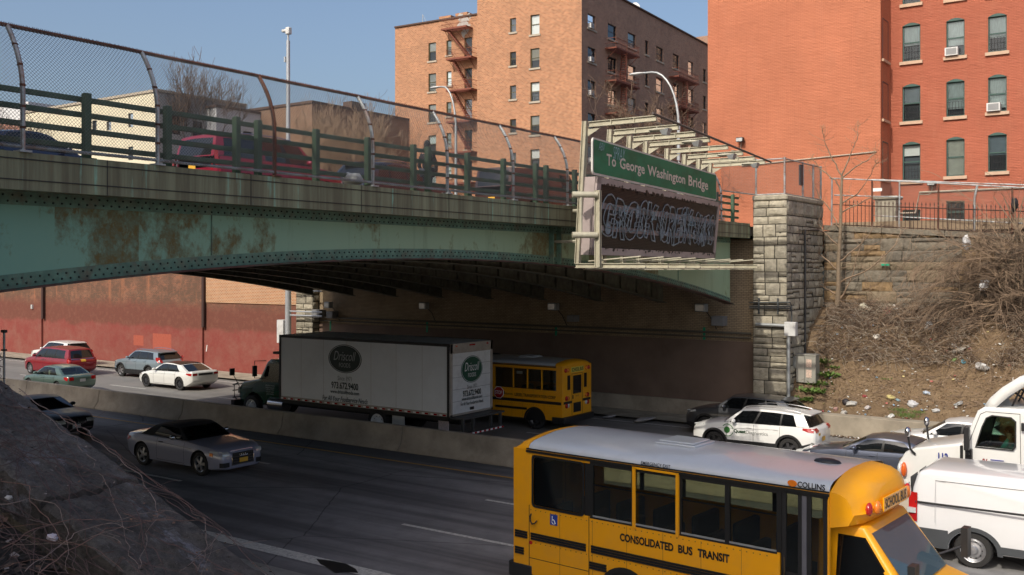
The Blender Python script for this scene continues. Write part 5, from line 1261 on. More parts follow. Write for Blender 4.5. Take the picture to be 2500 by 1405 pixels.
MB().box(-6.5,-.45,.7,-1.5,.45,1.0).build('chassis', BLACKP, tr)
d = MB(); ar = [(-2.60,3.14),(-2.75,3.36),(-3.1,3.68),(-3.55,3.98),(-4.05,4.15)]
d.grid([[(x, y, z) for y in (-1.0,-.6,0,.6,1.0)] for x,z in ar]); 
for s in (-1,1): d.grid([[(x, s*1.0, z),(x-.20, s*1.05, z-.22)] for i,(x,z) in enumerate(ar)])
dd = d.build('roof_deflector', LW, tr, smooth=50); so2 = dd.modifiers.new('th','SOLIDIFY'); so2.thickness = .03
d = MB()
for s in (-1,1): d.tube([(-3.2,s*.5,3.62),(-4.0,s*.5,3.1)], .03, 5); d.tube([(-3.7,s*.55,3.95),(-3.3,s*.55,3.12)], .03, 5)
d.build('deflector_brace', BLACK, tr)
d = MB()
for i, y in enumerate((-.5,-.2,.2)): d.tube([(-4.1,y,2.4-.2*i),(-4.6,y,1.9),(-5.0,y,2.2)], .03, 5, i % 2)
d.box(-4.25,-1.05,.8,-4.12,-.6,3.3,0); d.build('hose_rack', [BLACK, mat('hose_blue', (.03,.08,.3), .5)], tr)
text('112', .30, .23, frame((-1.42,tw(-1.42,1.62)+.02,1.62),(-1,0,0),(0,0,1)), 'lettering', mat('blue_lettering', (.01,.02,.22), .5), tr, .03)
NAVYL = mat('navy_lettering', (.02,.03,.28), .5); DRED = mat('dark_red_lettering', (.25,.02,.02), .5)
text('21', .20, .17, frame((-2.62,1.17,1.62),(-1,0,0),(0,0,1)), 'lettering', DRED, tr, .03, .6); d = MB()
for i in range(4): d.box(-2.80,1.166,1.68-.05*i,-3.18+.06*i,1.17,1.70-.05*i)
d.build('logo', NAVYL, tr); MB().box(-2.5,1.166,1.505,-3.0,1.17,1.52).build('logo', DRED, tr); text('LEASE TO:', .42, .06, frame((-2.66,1.17,1.44),(-1,0,0),(0,0,1)), 'lettering', GREYL, tr)
v = MB().tube([(-2.62+.02,.5+.22*cos(j*pi/8),2.02+.20*sin(j*pi/8)) for j in range(17)], .02, 5); v.box(-2.45,-.9,1.5,-2.2,.9,1.98); v.build('dashboard', BLACK, tr)
for y in (-.5,.5): MB().box(-3.6,y-.25,1.4,-3.05,y+.25,1.55).box(-3.75,y-.25,1.5,-3.55,y+.25,2.2).build('seat', SEATM, tr, bevel=.04)

# white panel van
vn = thing('panel_van', 'white panel van with a black lower bumper and steel wheels, cut by the right edge', 'van', (-5.35,24.05,0), 0); vn.scale = (1.06,1.06,.92)
vw = lambda x, z: (1.02-.10*max(0, z-1.0)**1.6-.05*max(0, .3-x)-.20*max(0, x-4.6)**1.5)
VW = paint((.70,.70,.70), 0, .3, .8, .04)
prof = [(0,.42),(-.03,.9),(.05,1.7),(.14,2.08),(.34,2.16),(3.8,2.18),(4.15,2.08),(4.75,1.28),(5.55,1.05),(5.68,.8),(5.68,.38),(.3,.34)]
cut = cyl_cut([(xx,.38,.46,s*.66,s*1.4) for xx in (1.22,4.75) for s in (-1,1)])
shell(prof, vw, [VW, BLACK], 'body', vn, bevel=.11, cuts=[cut])
m = MB()
gry = mat('grey_plastic', (.055,.06,.065), .5)
for s in (-1,1):
    def strip(x0, x1, z0, z1, off, mi):
        m.grid([[(x0+(x1-x0)*i/8, s*(vw(x0+(x1-x0)*i/8, z0+(z1-z0)*j/3)+off), z0+(z1-z0)*j/3) for j in range(4)] for i in range(9)], mi)
    strip(.0,.76,.36,.80,.012,0); strip(1.72,4.2,.42,.60,.012,0); strip(.12,2.35,1.36,1.41,.006,1); strip(2.36,2.375,.5,2.0,.003,1); strip(.5,2.2,1.92,1.93,.003,1); strip(.5,.508,.95,1.92,.003,2)
    P_ = [[(1.22+rr*cos(pi*(-.02+1.04*j/20)), s*(vw(1.22,.6)+.02), .40+rr*sin(pi*(-.02+1.04*j/20))) for rr in (.46,.56)] for j in range(21)]; m.grid(P_, 0)
    q = MB().grid([[(-.02+.09*i, s*(vw(.1,z)-.045+.03*i), z) for i in range(3)] for z in (.92,1.05,1.2,1.35,1.5,1.60)]); q.grid([[(-.035, s*(vw(0,z)-.14), z),(-.02, s*(vw(0,z)-.045), z)] for z in (.92,1.2,1.6)]); tl = q.build('tail_light', REDLENS, vn, smooth=50)
    MB().box(-.03,s*(vw(0,1)-.05),1.12,.14,s*(vw(.1,1)+.022),1.24).build('pane', LENS, tl)
    for xx in (1.22,4.75): wheel(vn, xx, s*.99, .36, s, steel=True, rim=STEELRIM)
    panel([(3.2,1.30),(4.45,1.30),(4.1,1.95),(3.2,1.98)], vw, DEEPGLASS, 'side_window', vn, s, .006)
    q = MB().box(4.2,s*1.02,1.3,4.35,s*1.3,1.7); q.build('mirror', BLACK, vn, bevel=.04)
m.build('trim', [gry, BLACK, mat('panel_line', (.5,.5,.5), .5), VW], vn, smooth=50)
MB().box(-.12,-.98,.36,.10,.98,.62).build('bumper', gry, vn, bevel=.03); MB().box(-.045,-.92,1.62,-.02,-.84,1.80).build('hinge', LENS, vn)
MB().box(-.04,-.7,1.2,-.03,-.1,1.9).box(-.04,.1,1.2,-.03,.7,1.9).build('rear_window', DEEPGLASS, vn)
for c in vn.children:
    if c.name.startswith('wheel') and 'arch' not in c.name: c.scale = (1,1,1.06/.92); c.location.z *= 1.06/.92
MB().add([(4.17,-.85,2.06),(4.17,.85,2.06),(4.72,.92,1.34),(4.72,-.92,1.34)], [(0,1,2,3)]).build('windshield', CARGLASS, vn)
# ---------------------------------------------------------------- apartment houses
WG = [glass('window_glass', (.88,.92,.93), .95, .04), glass('window_glass_dark', (.8,.85,.86), .92, .04)]
BLIND = mat('white_blind', (.72,.71,.66), .7, var=.06); CURT = mat('curtain', (.60,.56,.44), .8, var=.15, scale=3, cs=(8,8,1)); CURTB = mat('pale_curtain', (.72,.80,.77), .8, var=.2, scale=3, cs=(7,7,1))
ROOMD = mat('dim_room', (.09,.10,.11), .9); ACM = mat('air_conditioner', (.62,.62,.60), .5, dirt=(.3,.28,.25)); ACG = mat('ac_grille', (.25,.25,.25), .6)
def window(root, o, ud, nd, w_, h_, frm, sill=None, seed=0, arch_=0, cover=None, bars=False, ac=False, cur=None, depth=.10, sash=.52):
    "o = world centre of the sill line on the wall plane, ud along, nd outward"
    rnd = random.Random(seed); ud, nd, up = Vector(ud), Vector(nd), Vector((0,0,1)); o = Vector(o)
    def P(u, n_, z): return o+ud*u+nd*n_+up*z
    def bx(m, u0,u1,n0,n1,z0,z1,mi=0):
        vs = [P(u,n_,z) for z in (z0,z1) for (u,n_) in ((u0,n0),(u1,n0),(u1,n1),(u0,n1))]
        m.add(vs, [(0,3,2,1),(4,5,6,7),(0,1,5,4),(1,2,6,5),(2,3,7,6),(3,0,4,7)], mi)
    m = MB(); a = w_/2; t = .055
    bx(m,-a,-a+t,-depth,.012,0,h_); bx(m,a-t,a,-depth,.012,0,h_); bx(m,-a+t,a-t,-depth,.012,h_-t,h_); bx(m,-a+t,a-t,-depth,.012,0,t)
    bx(m,-a+t,a-t,-.05,-.015,h_*sash-.03,h_*sash+.03)
    if arch_:
        top = [(-a,h_)]+[(-a+w_*i/8, h_+arch_*sin(pi*i/8)) for i in range(1,8)]+[(a,h_)]
        m.add([P(u,.012,z) for u,z in top]+[P(u,-depth,z) for u,z in top], [tuple(range(9))]+[(i,9+i,10+i,i+1) for i in range(8)])
    if bars:
        for i in range(1,6): bx(m,-a+w_*i/6-.008,-a+w_*i/6+.008,.02,.035,.06,h_*.42,1)
        for z in (.08,.25,.42): bx(m,-a+.03,a-.03,.02,.035,h_*z,h_*z+.015,1)
    fr = m.build('window', [frm, BLACK], root); fr.location = -root.location
    g_ = MB(); g_.add([P(-a+t,-.03,t),P(a-t,-.03,t),P(a-t,-.03,h_-t),P(-a+t,-.03,h_-t)], [(0,1,2,3)]); q = g_.build('pane', WG[seed % 2], fr)
    if cover:
        mm, z0, z1 = cover; c_ = MB(); c_.add([P(-a+t,-depth+.02,t+(h_-2*t)*z0),P(a-t,-depth+.02,t+(h_-2*t)*z0),P(a-t,-depth+.02,t+(h_-2*t)*z1),P(-a+t,-depth+.02,t+(h_-2*t)*z1)], [(0,1,2,3)]); c_.build('curtain', mm, fr)
    if sill:
        c_ = MB(); bx(c_,-a-.12,a+.12,-.05,.10,-.13,-.0); c_.build('sill', sill, fr, bevel=0)
    if ac:
        u0 = -a*.35; z0 = .02
        c_ = MB(); bx(c_,u0-.30,u0+.30,-.05,.35,z0,z0+.40); bx(c_,u0-.24,u0+.24,.35,.36,z0+.05,z0+.35,1); c_.build('air_conditioner', [ACM, ACG], fr)
    return fr
def holes_wall(root, name, m_, o, ud, nd, W_, z0, z1, openings, th=.30, extra=0):
    "upright wall with recessed rectangular openings (u0,u1,za,zb)"
    ud, nd = Vector(ud), Vector(nd); o = Vector(o)
    us = sorted({0, W_, *[u for q in openings for u in q[:2]]}); zs = sorted({z0, z1, *[z for q in openings for z in q[2:4]]})
    m = MB(); P = lambda u, z, n_=0: o+ud*u+nd*n_+Vector((0,0,z))
    for i in range(len(us)-1):
        for j in range(len(zs)-1):
            uc, zc = (us[i]+us[i+1])/2, (zs[j]+zs[j+1])/2
            if not any(q[0] < uc < q[1] and q[2] < zc < q[3] for q in openings): m.quad(P(us[i],zs[j]), P(us[i+1],zs[j]), P(us[i+1],zs[j+1]), P(us[i],zs[j+1]))
    for (a,b,c,d) in openings:
        for (p, q) in (((a,c),(b,c)),((b,c),(b,d)),((b,d),(a,d)),((a,d),(a,c))): m.quad(P(*p), P(*q), P(*q,-th), P(*p,-th))
        m.quad(P(a,c,-th),P(b,c,-th),P(b,d,-th),P(a,d,-th), 1)
    ob = m.build(name, [m_, ROOMD], root, fixn=False); ob.location = -root.location
    return ob
# brown brick apartment block
APB = brick('tan_brick', (.50,.215,.11), (.29,.115,.06), (.44,.29,.18), bw=.27, bh=.115, ms=.02, stain=(.16,.10,.07), st_amt=.35)
APB2 = brick('brown_brick', (.40,.20,.125), (.26,.125,.08), (.40,.32,.25), bw=.26, bh=.11, ms=.018, stain=(.09,.06,.045), st_amt=.4)
th_ = R(3.3); fU = Vector((cos(th_), sin(th_), 0)); fN = Vector((sin(th_), -cos(th_), 0)); sU = Vector((-sin(th_), cos(th_), 0)); sN = Vector((cos(th_), sin(th_), 0))
C0 = px(1420, 400, Y=73); C0.z = 0
ap = thing('apartment_building', 'tall tan brick apartment block with fire escapes and a stepped roof', 'building', tuple(C0))
OLIVE = mat('olive_frame', (.10,.085,.035), .6); DFR = mat('dark_bronze_frame', (.03,.035,.045), .5); SILLM = mat('sill_stone', (.42,.36,.28), .8); ZR_ = 31.2
Wb = 11.3; Wl = 13.6; BACK = 3.2
def onplane(u, v, o, U, N):
    l = (u-1250)/FPX; d = Vector((CA*l-SA, SA*l+CA, (656-v)/FPX)); c = Vector((0,0,HC)); t_ = (o-c).dot(N)/d.dot(N) if abs(N.z) < .1 else 0
    p = c+d*t_; return (p-o).dot(U), p.z
def face_windows(lst, o, U, N, W_, name, m_, frm, zlim, sill, seed0, bars_p=.4, depth=.22):
    ops = []; 
    for q in lst:
        u0, z1 = onplane(q[0], q[1], o, U, N); u1, z0 = onplane(q[2], q[3], o, U, N); ops.append((u0,u1,z0,z1))
    holes_wall(ap_root[0], name, m_, o, U, N, W_, 7.5, zlim, ops, th=depth+.12)
    for k, (q, (u0,u1,z0,z1)) in enumerate(zip(lst, ops)):
        rnd = random.Random(seed0+k); cv = q[4] if len(q) > 4 else None
        cov = {None:None,'b':(BLIND,.5,1),'B':(BLIND,0,1),'t':(BLIND,.45,1),'c':(CURT,.4,1),'C':(CURTB,0,1),'h':(CURTB,.5,1)}[cv]
        wn = window(ap_root[0], tuple(o+U*((u0+u1)/2)-N*(depth*.55)+Vector((0,0,z0))), U, N, u1-u0, z1-z0, frm, sill=None, seed=seed0+k, cover=cov, bars=rnd.random() < bars_p, ac=(len(q) > 5), depth=.1)
        if sill:
            c_ = MB(); a = (u1-u0)/2+.12; oo = o+U*((u0+u1)/2)+Vector((0,0,z0)); vs = [oo+U*s1*a+N*n1+Vector((0,0,zz)) for zz in (-.16,0) for s1,n1 in ((-1,-.12),(1,-.12),(1,.09),(-1,.09))]
            c_.add(vs, [(0,3,2,1),(4,5,6,7),(0,1,5,4),(1,2,6,5),(2,3,7,6),(3,0,4,7)]); c_.build('sill', sill, wn)
ap_root = [ap]
Wb = -onplane(1165, 300, C0, fU, fN)[0]; Wl = -onplane(964.5, 300, C0-fN*BACK, fU, fN)[0]-Wb
L1 = []
dv = 82.3
for k in range(6):
    y0 = 38+dv*k-(k*.3); cv = ['B','c','b','b','b','C'][k]; L1.append((1295, y0, 1317, y0+45, cv)); 
    if k < 5: L1.append((1245, y0+8, 1260, y0+40, None))
o1 = C0-fU*Wb
face_windows(L1, o1, fU, fN, Wb, 'wall', APB, OLIVE, ZR_, SILLM, 10)
o2 = C0-fU*(Wb+Wl)-fN*BACK; L2 = []
for k in range(6):
    y0 = 106+75.2*k; L2.append((1046, y0, 1064.5, y0+42, ['b','B','b','h','C','C'][k]))
    L2.append((1090, y0-6, 1102, y0+28, 'C')); 
    L2.append((1134, y0-13, 1152.5, y0+33, None))
face_windows(L2, o2, fU, fN, Wl, 'wall', APB, OLIVE, ZR_-.72, SILLM, 40)
L3 = []
for k in range(6):
    for (u, du, y, dy, h_, cv) in ((1435,19,32,81,44,None),(1484,21,56,80,46,None),(1533,19,78,79,44,'C'),(1575,8,98,76,38,None),(1602,17,112,75,42,None),(1643,15,130,72,42,None),(1680,13,148,68,40,None),(1716,8,167,66,36,None)):
        if (u == 1716 and k > 4): continue
        L3.append((u, y+dy*k, u+du, y+dy*k+h_, cv)+((1,) if u == 1435 and k in (0,1,2,4) else ()))
Ls = 34
face_windows(L3, C0.copy(), sU, sN, Ls, 'wall', APB2, DFR, ZR_, SILLM, 80, .15)
m = MB()
def quadv(m, a, b, z0, z1, mi=0): m.quad((a.x,a.y,z0),(b.x,b.y,z0),(b.x,b.y,z1),(a.x,a.y,z1), mi)
cb_, cl, clb = C0+sU*Ls, o1-fN*0, o1-fN*BACK
quadv(m, o1, o1-fN*BACK, 7.5, ZR_); e1 = o2-fN*12; quadv(m, o2, e1, 7.5, ZR_-.72)
m.add([(p.x,p.y,ZR_-.9) for p in (C0, cb_, cb_-fU*(Wb+Wl), o2, clb, o1)], [tuple(range(6))])
quadv(m, cb_, cb_-fU*(Wb+Wl), 7.5, ZR_-.72); quadv(m, e1, cb_-fU*(Wb+Wl), 7.5, ZR_-.72)
o = m.build('rear_walls', APB2, ap, fixn=False); o.location = -ap.location
m = MB(); COPI = mat('dark_coping', (.09,.05,.035), .8)
def cop(m, a, b, z, w_=.3): d = (b-a).normalized(); n_ = Vector((-d.y,d.x,0))*w_/2; m.add([Vector((p.x,p.y,zz)) for zz in (z,z+.14) for p in (a-n_,b-n_,b+n_,a+n_)], [(0,3,2,1),(4,5,6,7),(0,1,5,4),(1,2,6,5),(2,3,7,6),(3,0,4,7)])
cop(m, o1, C0, ZR_); cop(m, C0, cb_, ZR_); cop(m, o2, clb, ZR_-.72)
o = m.build('coping', COPI, ap); o.location = -ap.location
m = MB()
def bulk(u0, u1, v0, dep=2.2, th=.0):
    a = onplane(u0, v0, o2, fU, fN); b = onplane(u1, v0, o2, fU, fN); p, q = o2+fU*a[0], o2+fU*b[0]; z = a[1]
    vs = [Vector((r_.x,r_.y,zz)) for zz in (ZR_-1.2,z) for r_ in (p+fN*.02,q+fN*.02,q-fN*dep,p-fN*dep)]; m.add(vs, [(0,3,2,1),(4,5,6,7),(0,1,5,4),(1,2,6,5),(2,3,7,6),(3,0,4,7)])
bulk(1072,1101,42); bulk(1112,1141,34); bulk(1141,1165,38)
o = m.build('bulkhead', APB, ap); o.location = -ap.location
# fire escapes
REDO = mat('red_oxide_iron', (.20,.06,.035), .75, var=.3, bump=.1)
def fire_escape(label, o, U, N, lv, top, drop, wd_, dirn, root_loc, stair=True, gap=1.05):
    t = thing('fire_escape', label, 'fire escape', tuple(root_loc), 0); off = -t.location
    for k, (u0, z) in enumerate(lv):
        m = MB(); P = lambda u, n_, zz: o+U*u+N*n_+Vector((0,0,zz))
        def bx(u0,u1,n0,n1,z0,z1): m.add([P(u,n_,zz) for zz in (z0,z1) for (u,n_) in ((u0,n0),(u1,n0),(u1,n1),(u0,n1))], [(0,3,2,1),(4,5,6,7),(0,1,5,4),(1,2,6,5),(2,3,7,6),(3,0,4,7)])
        for q in range(9): bx(u0, u0+wd_, gap*q/9+.02, gap*q/9+.07, z, z+.05)
        bx(u0,u0+wd_,gap,gap+.06,z-.06,z+.10); bx(u0,u0+.06,0,gap,z-.05,z+.08); bx(u0+wd_-.06,u0+wd_,0,gap,z-.05,z+.08)
        for q in (.3, wd_-.3): m.tube([P(u0+q,gap,z), P(u0+q,0,z-.9)], .03, 4)
        o_ = m.build('platform', REDO, t); o_.location = off
        m = MB()
        for q in range(int(wd_/.16)+1): m.tube([P(u0+q*.16,gap,z), P(u0+q*.16,gap,z+.9)], .010, 3)
        for zz in (.45,.9): m.tube([P(u0,0,z+zz),P(u0,gap,z+zz),P(u0+wd_,gap,z+zz),P(u0+wd_,0,z+zz)], .018, 4)
        o_ = m.build('railing', REDO, t); o_.location = off
        if k < len(lv)-1:
            u1, z1 = lv[k+1]; m = MB(); n0, n1 = .35, .85
            ua, ub = (u0+.5, u1+wd_-.45) if dirn > 0 else (u0+wd_-.5, u1+.45)
            if not stair: ua = ub = u0+wd_*.55; ub = ua+.5*dirn
            for n_ in (n0, n1): m.tube([P(ua,n_,z+.0),P(ub,n_,z1+.05)], .055, 4); m.tube([P(ua,n_,z+.75),P(ub,n_,z1+.85)], .018, 4)
            for q in range(13):
                f_ = (q+.5)/13; uu, zz = ua+(ub-ua)*f_, z+(z1-z)*f_; bx(uu-.12,uu+.12,n0,n1,zz-.02,zz+.02)
            o_ = m.build('stair', REDO, t); o_.location = off
    return t
lv = [];
for k, (u, v) in enumerate(((1078,74),(1090,147),(1090,224),(1090,300),(1090,375),(1090,450))): a = onplane(u, v, o2+fN*1.0, fU, fN); lv.append((a[0], a[1]))
a = onplane(1152,147,o2+fN*1.0,fU,fN); wd0 = a[0]-lv[1][0]
fire_escape('rust-red fire escape zigzagging down the sunlit tan brick front', o2, fU, fN, lv, 0, 0, wd0, 1, o2+Vector((0,0,8)))
for nm, u0, u1, vs in (('red iron fire escape on the shaded side of the tan block, nearer its corner', 1502, 1560, (116,196,276)), ('red iron fire escape on the shaded side of the tan block, beside the orange house', 1655, 1705, (186,258,330,402))):
    lv = []
    for v in vs: a = onplane(u0, v, C0+sN*1.0, sU, sN); lv.append((a[0], a[1]))
    b = onplane(u1, vs[0], C0+sN*1.0, sU, sN); fire_escape(nm, C0.copy(), sU, sN, lv, 0, 0, b[0]-lv[0][0], -1, C0+sU*10, stair=False)
p = px(1548, 22, Y=C0.y+12); dish = MB().lathe([(.001,-.12),(.35,-.06),(.62,.06)], (p.x,p.y,p.z), 'y', 16); dish.tube([(p.x,p.y,p.z-.5),(p.x,p.y,p.z-1.6)], .04, 5)
tag(dish.build('satellite_dish', ACM), 'white satellite dish on the roof edge of the tan apartment block', 'satellite dish')
p = px(1032, 36, Y=80); tag(MB().tube([(p.x,p.y,p.z),(p.x,p.y,p.z-2.5)], .04, 5).tube([(p.x,p.y,p.z),(p.x+.5,p.y,p.z-.9)], .02, 4).build('antenna', GALV), 'thin aerial mast on the left roof of the tan apartment block', 'antenna')
# grey-white splash of old paint beside the escape
m = MB(); rnd = random.Random(3)
for k in range(70):
    a = onplane(1134+rnd.gauss(0,8), 60+rnd.gauss(0,11), o2, fU, fN); c = o2+fU*a[0]+fN*.012; r_ = rnd.uniform(.08,.35)
    m.add([(c+fU*r_*rnd.uniform(.4,1)*cos(q*pi/3)+Vector((0,0,a[1]+r_*rnd.uniform(.4,1.2)*sin(q*pi/3)))+fN*.0006*k) for q in range(6)], [tuple(range(6))])
o = m.build('paint_splash', mat('old_white_paint', (.42,.40,.37), .8), ap, fixn=False); o.location = -ap.location

# orange painted house on the right
def orange(name, c, bumpst):
    g = NG(name); co = g.coord(uv=True); b = g.n('TexBrick'); g.l(co, b.inputs['Vector'])
    for k, v in (('Scale',1.0),('Mortar Size',.012),('Brick Width',.22),('Row Height',.078)): b.inputs[k].default_value = v
    f = g.noise(.35, 8, .7); col = g.ramp(f, [(.3, tuple(x*.80 for x in c)), (.7, tuple(min(1,x*1.02) for x in c))])
    col = g.mix(g.ramp(g.noise(1.3, 8, .75, cs=(1.6,1.6,.3)), [(.52,G3(0)),(.78,G3(.35))]), col, (.52,.22,.13))
    col = g.mix(g.ramp(g.noise(2.0, 8, .8), [(.56,G3(0)),(.75,G3(.35))]), col, (.30,.10,.06)); col = g.mix(g.ramp(g.noise(1.2, 8, .8, cs=(3,3,.16)), [(.55,G3(0)),(.72,G3(.35))]), col, (.36,.10,.055)); col = g.mix(g.math('MULTIPLY', b.outputs['Fac'], .35), col, (.30,.08,.045))
    g.base(col); g.set(Roughness=.75, Specular_IOR_Level=.3)
    h = g.math('ADD', g.math('MULTIPLY', b.outputs['Fac'], g.math('MULTIPLY', g.ramp(g.noise(.5,4), [(.35,G3(.15)),(.65,G3(1))]), -1.0)), g.noise(2.2, 8, .7, cs=(.6,.6,2.5))); g.bump(h, min(1, bumpst*2.2), .05); return g.m
OR1 = orange('orange_painted_render', (.56,.20,.105), .35); OR2 = orange('orange_painted_brick', (.48,.145,.082), .5)
YB, YW = 51.7, 53.6; XC = px(2150,300,Y=YB).x
oh = thing('painted_brick_house', 'large orange painted brick house with green window frames behind the right-hand wall', 'building', (XC, YB, 7.8))
TEAL = mat('teal_frame', (.035,.085,.070), .55, var=.2); SILLP = mat('pale_sill', (.52,.36,.25), .8)
Xl = px(1728,300,Y=YB).x
m = MB(); m.box(Xl,YB,7.0,XC,YB+18,34); o = m.build('blank_wall', OR1, oh); o.location = -oh.location
ops = []; W3 = []
for k, (v0, v1) in enumerate(((-85,8),(55,148),(205,294),(348,439),(487,560))):
    for j, (u0, u1, dy) in enumerate(((2203,2247,4),(2310,2355,-8),(2412,2458,-19))):
        if k == 4 and j == 2: continue
        if k == 4 and j == 0: ua, ub, va, vb = 2203, 2247, 512, 548
        else: ua, ub, va, vb = u0, u1, v0+dy*(1 if k > 0 else 1)+( -1 if k>2 else 0), v1+dy
        if k == 4 and j == 1: va, vb = 490, 548
        p0, p1 = px(ua, vb, Y=YW), px(ub, va, Y=YW); ops.append((p0.x-XC+.0, p1.x-XC, p0.z, p1.z)); W3.append((k,j))
for k, (v0, v1) in enumerate(((-85,8),(55,148),(205,294),(348,439))):     # one more column past the frame
    p0, p1 = px(2520, v1-30, Y=YW), px(2568, v0-30, Y=YW); ops.append((p0.x-XC, p1.x-XC, p0.z, p1.z)); W3.append((k,3))
W_ = 26
holes_wall(oh, 'windowed_wall', OR2, (XC,YW,0), (1,0,0), (0,-1,0), W_, 7.0, 34, ops, th=.30)
cvs = {(1,0):(CURTB,.45,1),(1,1):(CURTB,.3,1),(1,2):(CURTB,.4,1),(2,0):(mat('grey_shade',(.42,.48,.50),.7),.5,1),(2,1):(CURTB,.2,1),(2,2):(CURTB,.1,1),(3,0):(BLIND,.7,1),(3,1):(mat('beige_shade',(.70,.72,.62),.8),0,1),(3,2):(mat('blue_grey_shade',(.40,.48,.52),.8),.45,1),(0,0):(CURTB,.4,1)}
for i, ((a,b,c,d), kj) in enumerate(zip(ops, W3)):
    k, j = kj; fr_ = window(oh, (XC+(a+b)/2, YW+.10, c), (1,0,0), (0,-1,0), b-a, d-c, TEAL if j < 9 else TEAL, seed=200+i, cover=cvs.get(kj), bars=(k in (1,2,3) and kj not in ((1,1),(2,2),(3,1))), ac=kj in ((1,1),(2,2)), depth=.12)
    if k < 4:
        m = MB().box(XC+a-.12, YW-.11, c-.17, XC+b+.12, YW+.05, c-.01); m.build('sill', SILLP, fr_)
        top = [(a-.03,d-.02)]+[(a+(b-a)*q/8, d-.02+.14*sin(pi*q/8)) for q in range(9)]+[(b+.03,d-.02)]
        m = MB().add([(XC+u,YW-.015,z) for u,z in top], [tuple(range(len(top)))]); m.build('arch_panel', TEAL, fr_)
for k, (v0, v1) in enumerate(((50,150),(203,295),(348,440))):                     # narrow windows of the return wall
    z0, z1 = px(2163,v1,X=XC).z, px(2163,v0,X=XC).z
    window(oh, (XC+.0,(YB+YW)/2-.05,z0), (0,1,0), (1,0,0), 1.1, z1-z0, DFR if k < 2 else TEAL, seed=300+k, depth=.1, sill=SILLP)
for nm, (a_, b_) in (('return_wall', (0,0)),): pass
for s_, u, v, yw in (('floodlight on a bent conduit on the blank orange wall', 1808, 342, YB), ('floodlight low on the orange wall above the wire fence', 2275, 448, YW)):
    p = px(u, v, Y=yw-.2); t = thing('floodlight', 'grey '+s_, 'lamp', tuple(p))
    MB().box(-.20,-.20,-.12,.20,.08,.12).build('housing', BLACK, t, bevel=.03); MB().box(-.17,-.215,-.10,.17,-.2,.08).build('lens', LENS, t)
    MB().tube([(-.0,.1,-.1),(-.05,.17,-.45),(-.2,.17,-.55),(-.6,.17,-.52)], .025, 5).build('conduit', SILLM, t)
cc = [px(1750,435,Y=YB-.05), px(2130,433,Y=YB-.05)]
m = MB().tube([(Xl+2.0,YB-.05,12.0),(XC-.2,YB-.05,12.3)], .035, 5); p0 = px(2235,520,Y=YW-.05); p1 = px(2245,470,Y=YW-.05); p2 = px(2500,458,Y=YW-.05)
m.tube([(XC+.3,YW-.05,p0.z),(p0.x,YW-.05,p0.z),(p1.x,YW-.05,p1.z),(p1.x+6,YW-.05,p2.z)], .05, 6); o = m.build('wall_conduit', SILLM, oh); o.location = -oh.location
# distant roof between the two blocks
p = px(1700, 95, Y=120); t = MB().box(p.x-14,120,8,p.x+30,135,p.z+.2); tag(t.build('distant_building', APB2), 'distant brown brick block between the tan block and the orange house', 'building')

# low houses at the left, beyond the bridge
def house(label, Xc, Y, Wf, Wd, zt_, fm, sm, wins, swins, seed, cat='building', para=.35, nm='town_house'):
    "near corner at (Xc,Y); front along -x, right side along +y"
    t = thing(nm, label, cat, (Xc, Y, 8.0)); 
    ops = wins; holes_wall(t, 'wall', fm, (Xc-Wf,Y,0), (1,0,0), (0,-1,0), Wf, 7.5, zt_, ops, th=.25)
    holes_wall(t, 'wall', sm, (Xc,Y,0), (0,1,0), (1,0,0), Wd, 7.5, zt_, swins, th=.25)
    o = MB().box(Xc-Wf+.02,Y+.4,7.5,Xc-.4,Y+Wd,zt_-.3).build('roof', STREET, t); o.location = -t.location
    m = MB(); m.box(Xc-Wf-.1,Y-.12,zt_,Xc+.12,Y+.25,zt_+.22); m.box(Xc-.25,Y+.26,zt_,Xc+.12,Y+Wd,zt_+.22); o = m.build('cornice', COPI if 'brown' in label else SILLM, t); o.location = -t.location
    for i, (a,b,c,d) in enumerate(wins): window(t, (Xc-Wf+(a+b)/2,Y+.1,c), (1,0,0), (0,-1,0), b-a, d-c, DFR, seed=seed+i, cover=(CURTB,.4,1) if i%2 else None)
    for i, (a,b,c,d) in enumerate(swins): window(t, (Xc-.1,Y+(a+b)/2,c), (0,1,0), (1,0,0), b-a, d-c, DFR, seed=seed+50+i)
    return t
CREAM = mat('cream_stucco', (.66,.60,.44), .85, var=.08, scale=1.2, bump=.1, dirt=(.42,.37,.27), dirt_amt=.35); CREAM2 = mat('grey_siding', (.34,.33,.31), .8, var=.08, cs=(1,1,14), scale=2)
WHT = mat('white_render', (.60,.60,.60), .8, var=.08, dirt=(.4,.4,.4)); BRK = brick('flat_brown_brick', (.26,.145,.085), (.19,.10,.06), (.20,.15,.11), bw=.26, bh=.10, ms=.015)
p = px(385,224,Y=52)
def wrow(U0, vlist, Y, Xl_): 
    out = []
    for (ua,ub,va,vb) in vlist: a = px(ua,vb,Y=Y); b = px(ub,va,Y=Y); out.append((a.x-Xl_, b.x-Xl_, a.z, b.z))
    return out
house('cream coloured low house with a grey side wall beyond the bridge', p.x, 52, 21, 9.5, p.z, CREAM, CREAM2, wrow(0, ((225,236,294,318),(260,271,296,320),(313,325,276,312),(313,325,358,392)), 52, p.x-21), [(1.3,2.3,18.0,19.6),(3.6,4.6,17.8,19.4),(6.0,7.0,17.8,19.4)], 400)
p = px(528,262,Y=57); house('small white rendered house between the cream and brown houses', p.x, 57, 4, 14, p.z, WHT, WHT, [], [(3,4,17.3,18.9),(6,7,17.3,18.9)], 430)
p = px(762,252,Y=62); house('flat-roofed brown brick house beside the tall grey camera pole', p.x, 62, 14, 22, p.z, BRK, BRK, [], [(4,5.2,15.5,17.2),(8,9.2,15.5,17.2),(12,13.2,15.5,17.2)], 440)
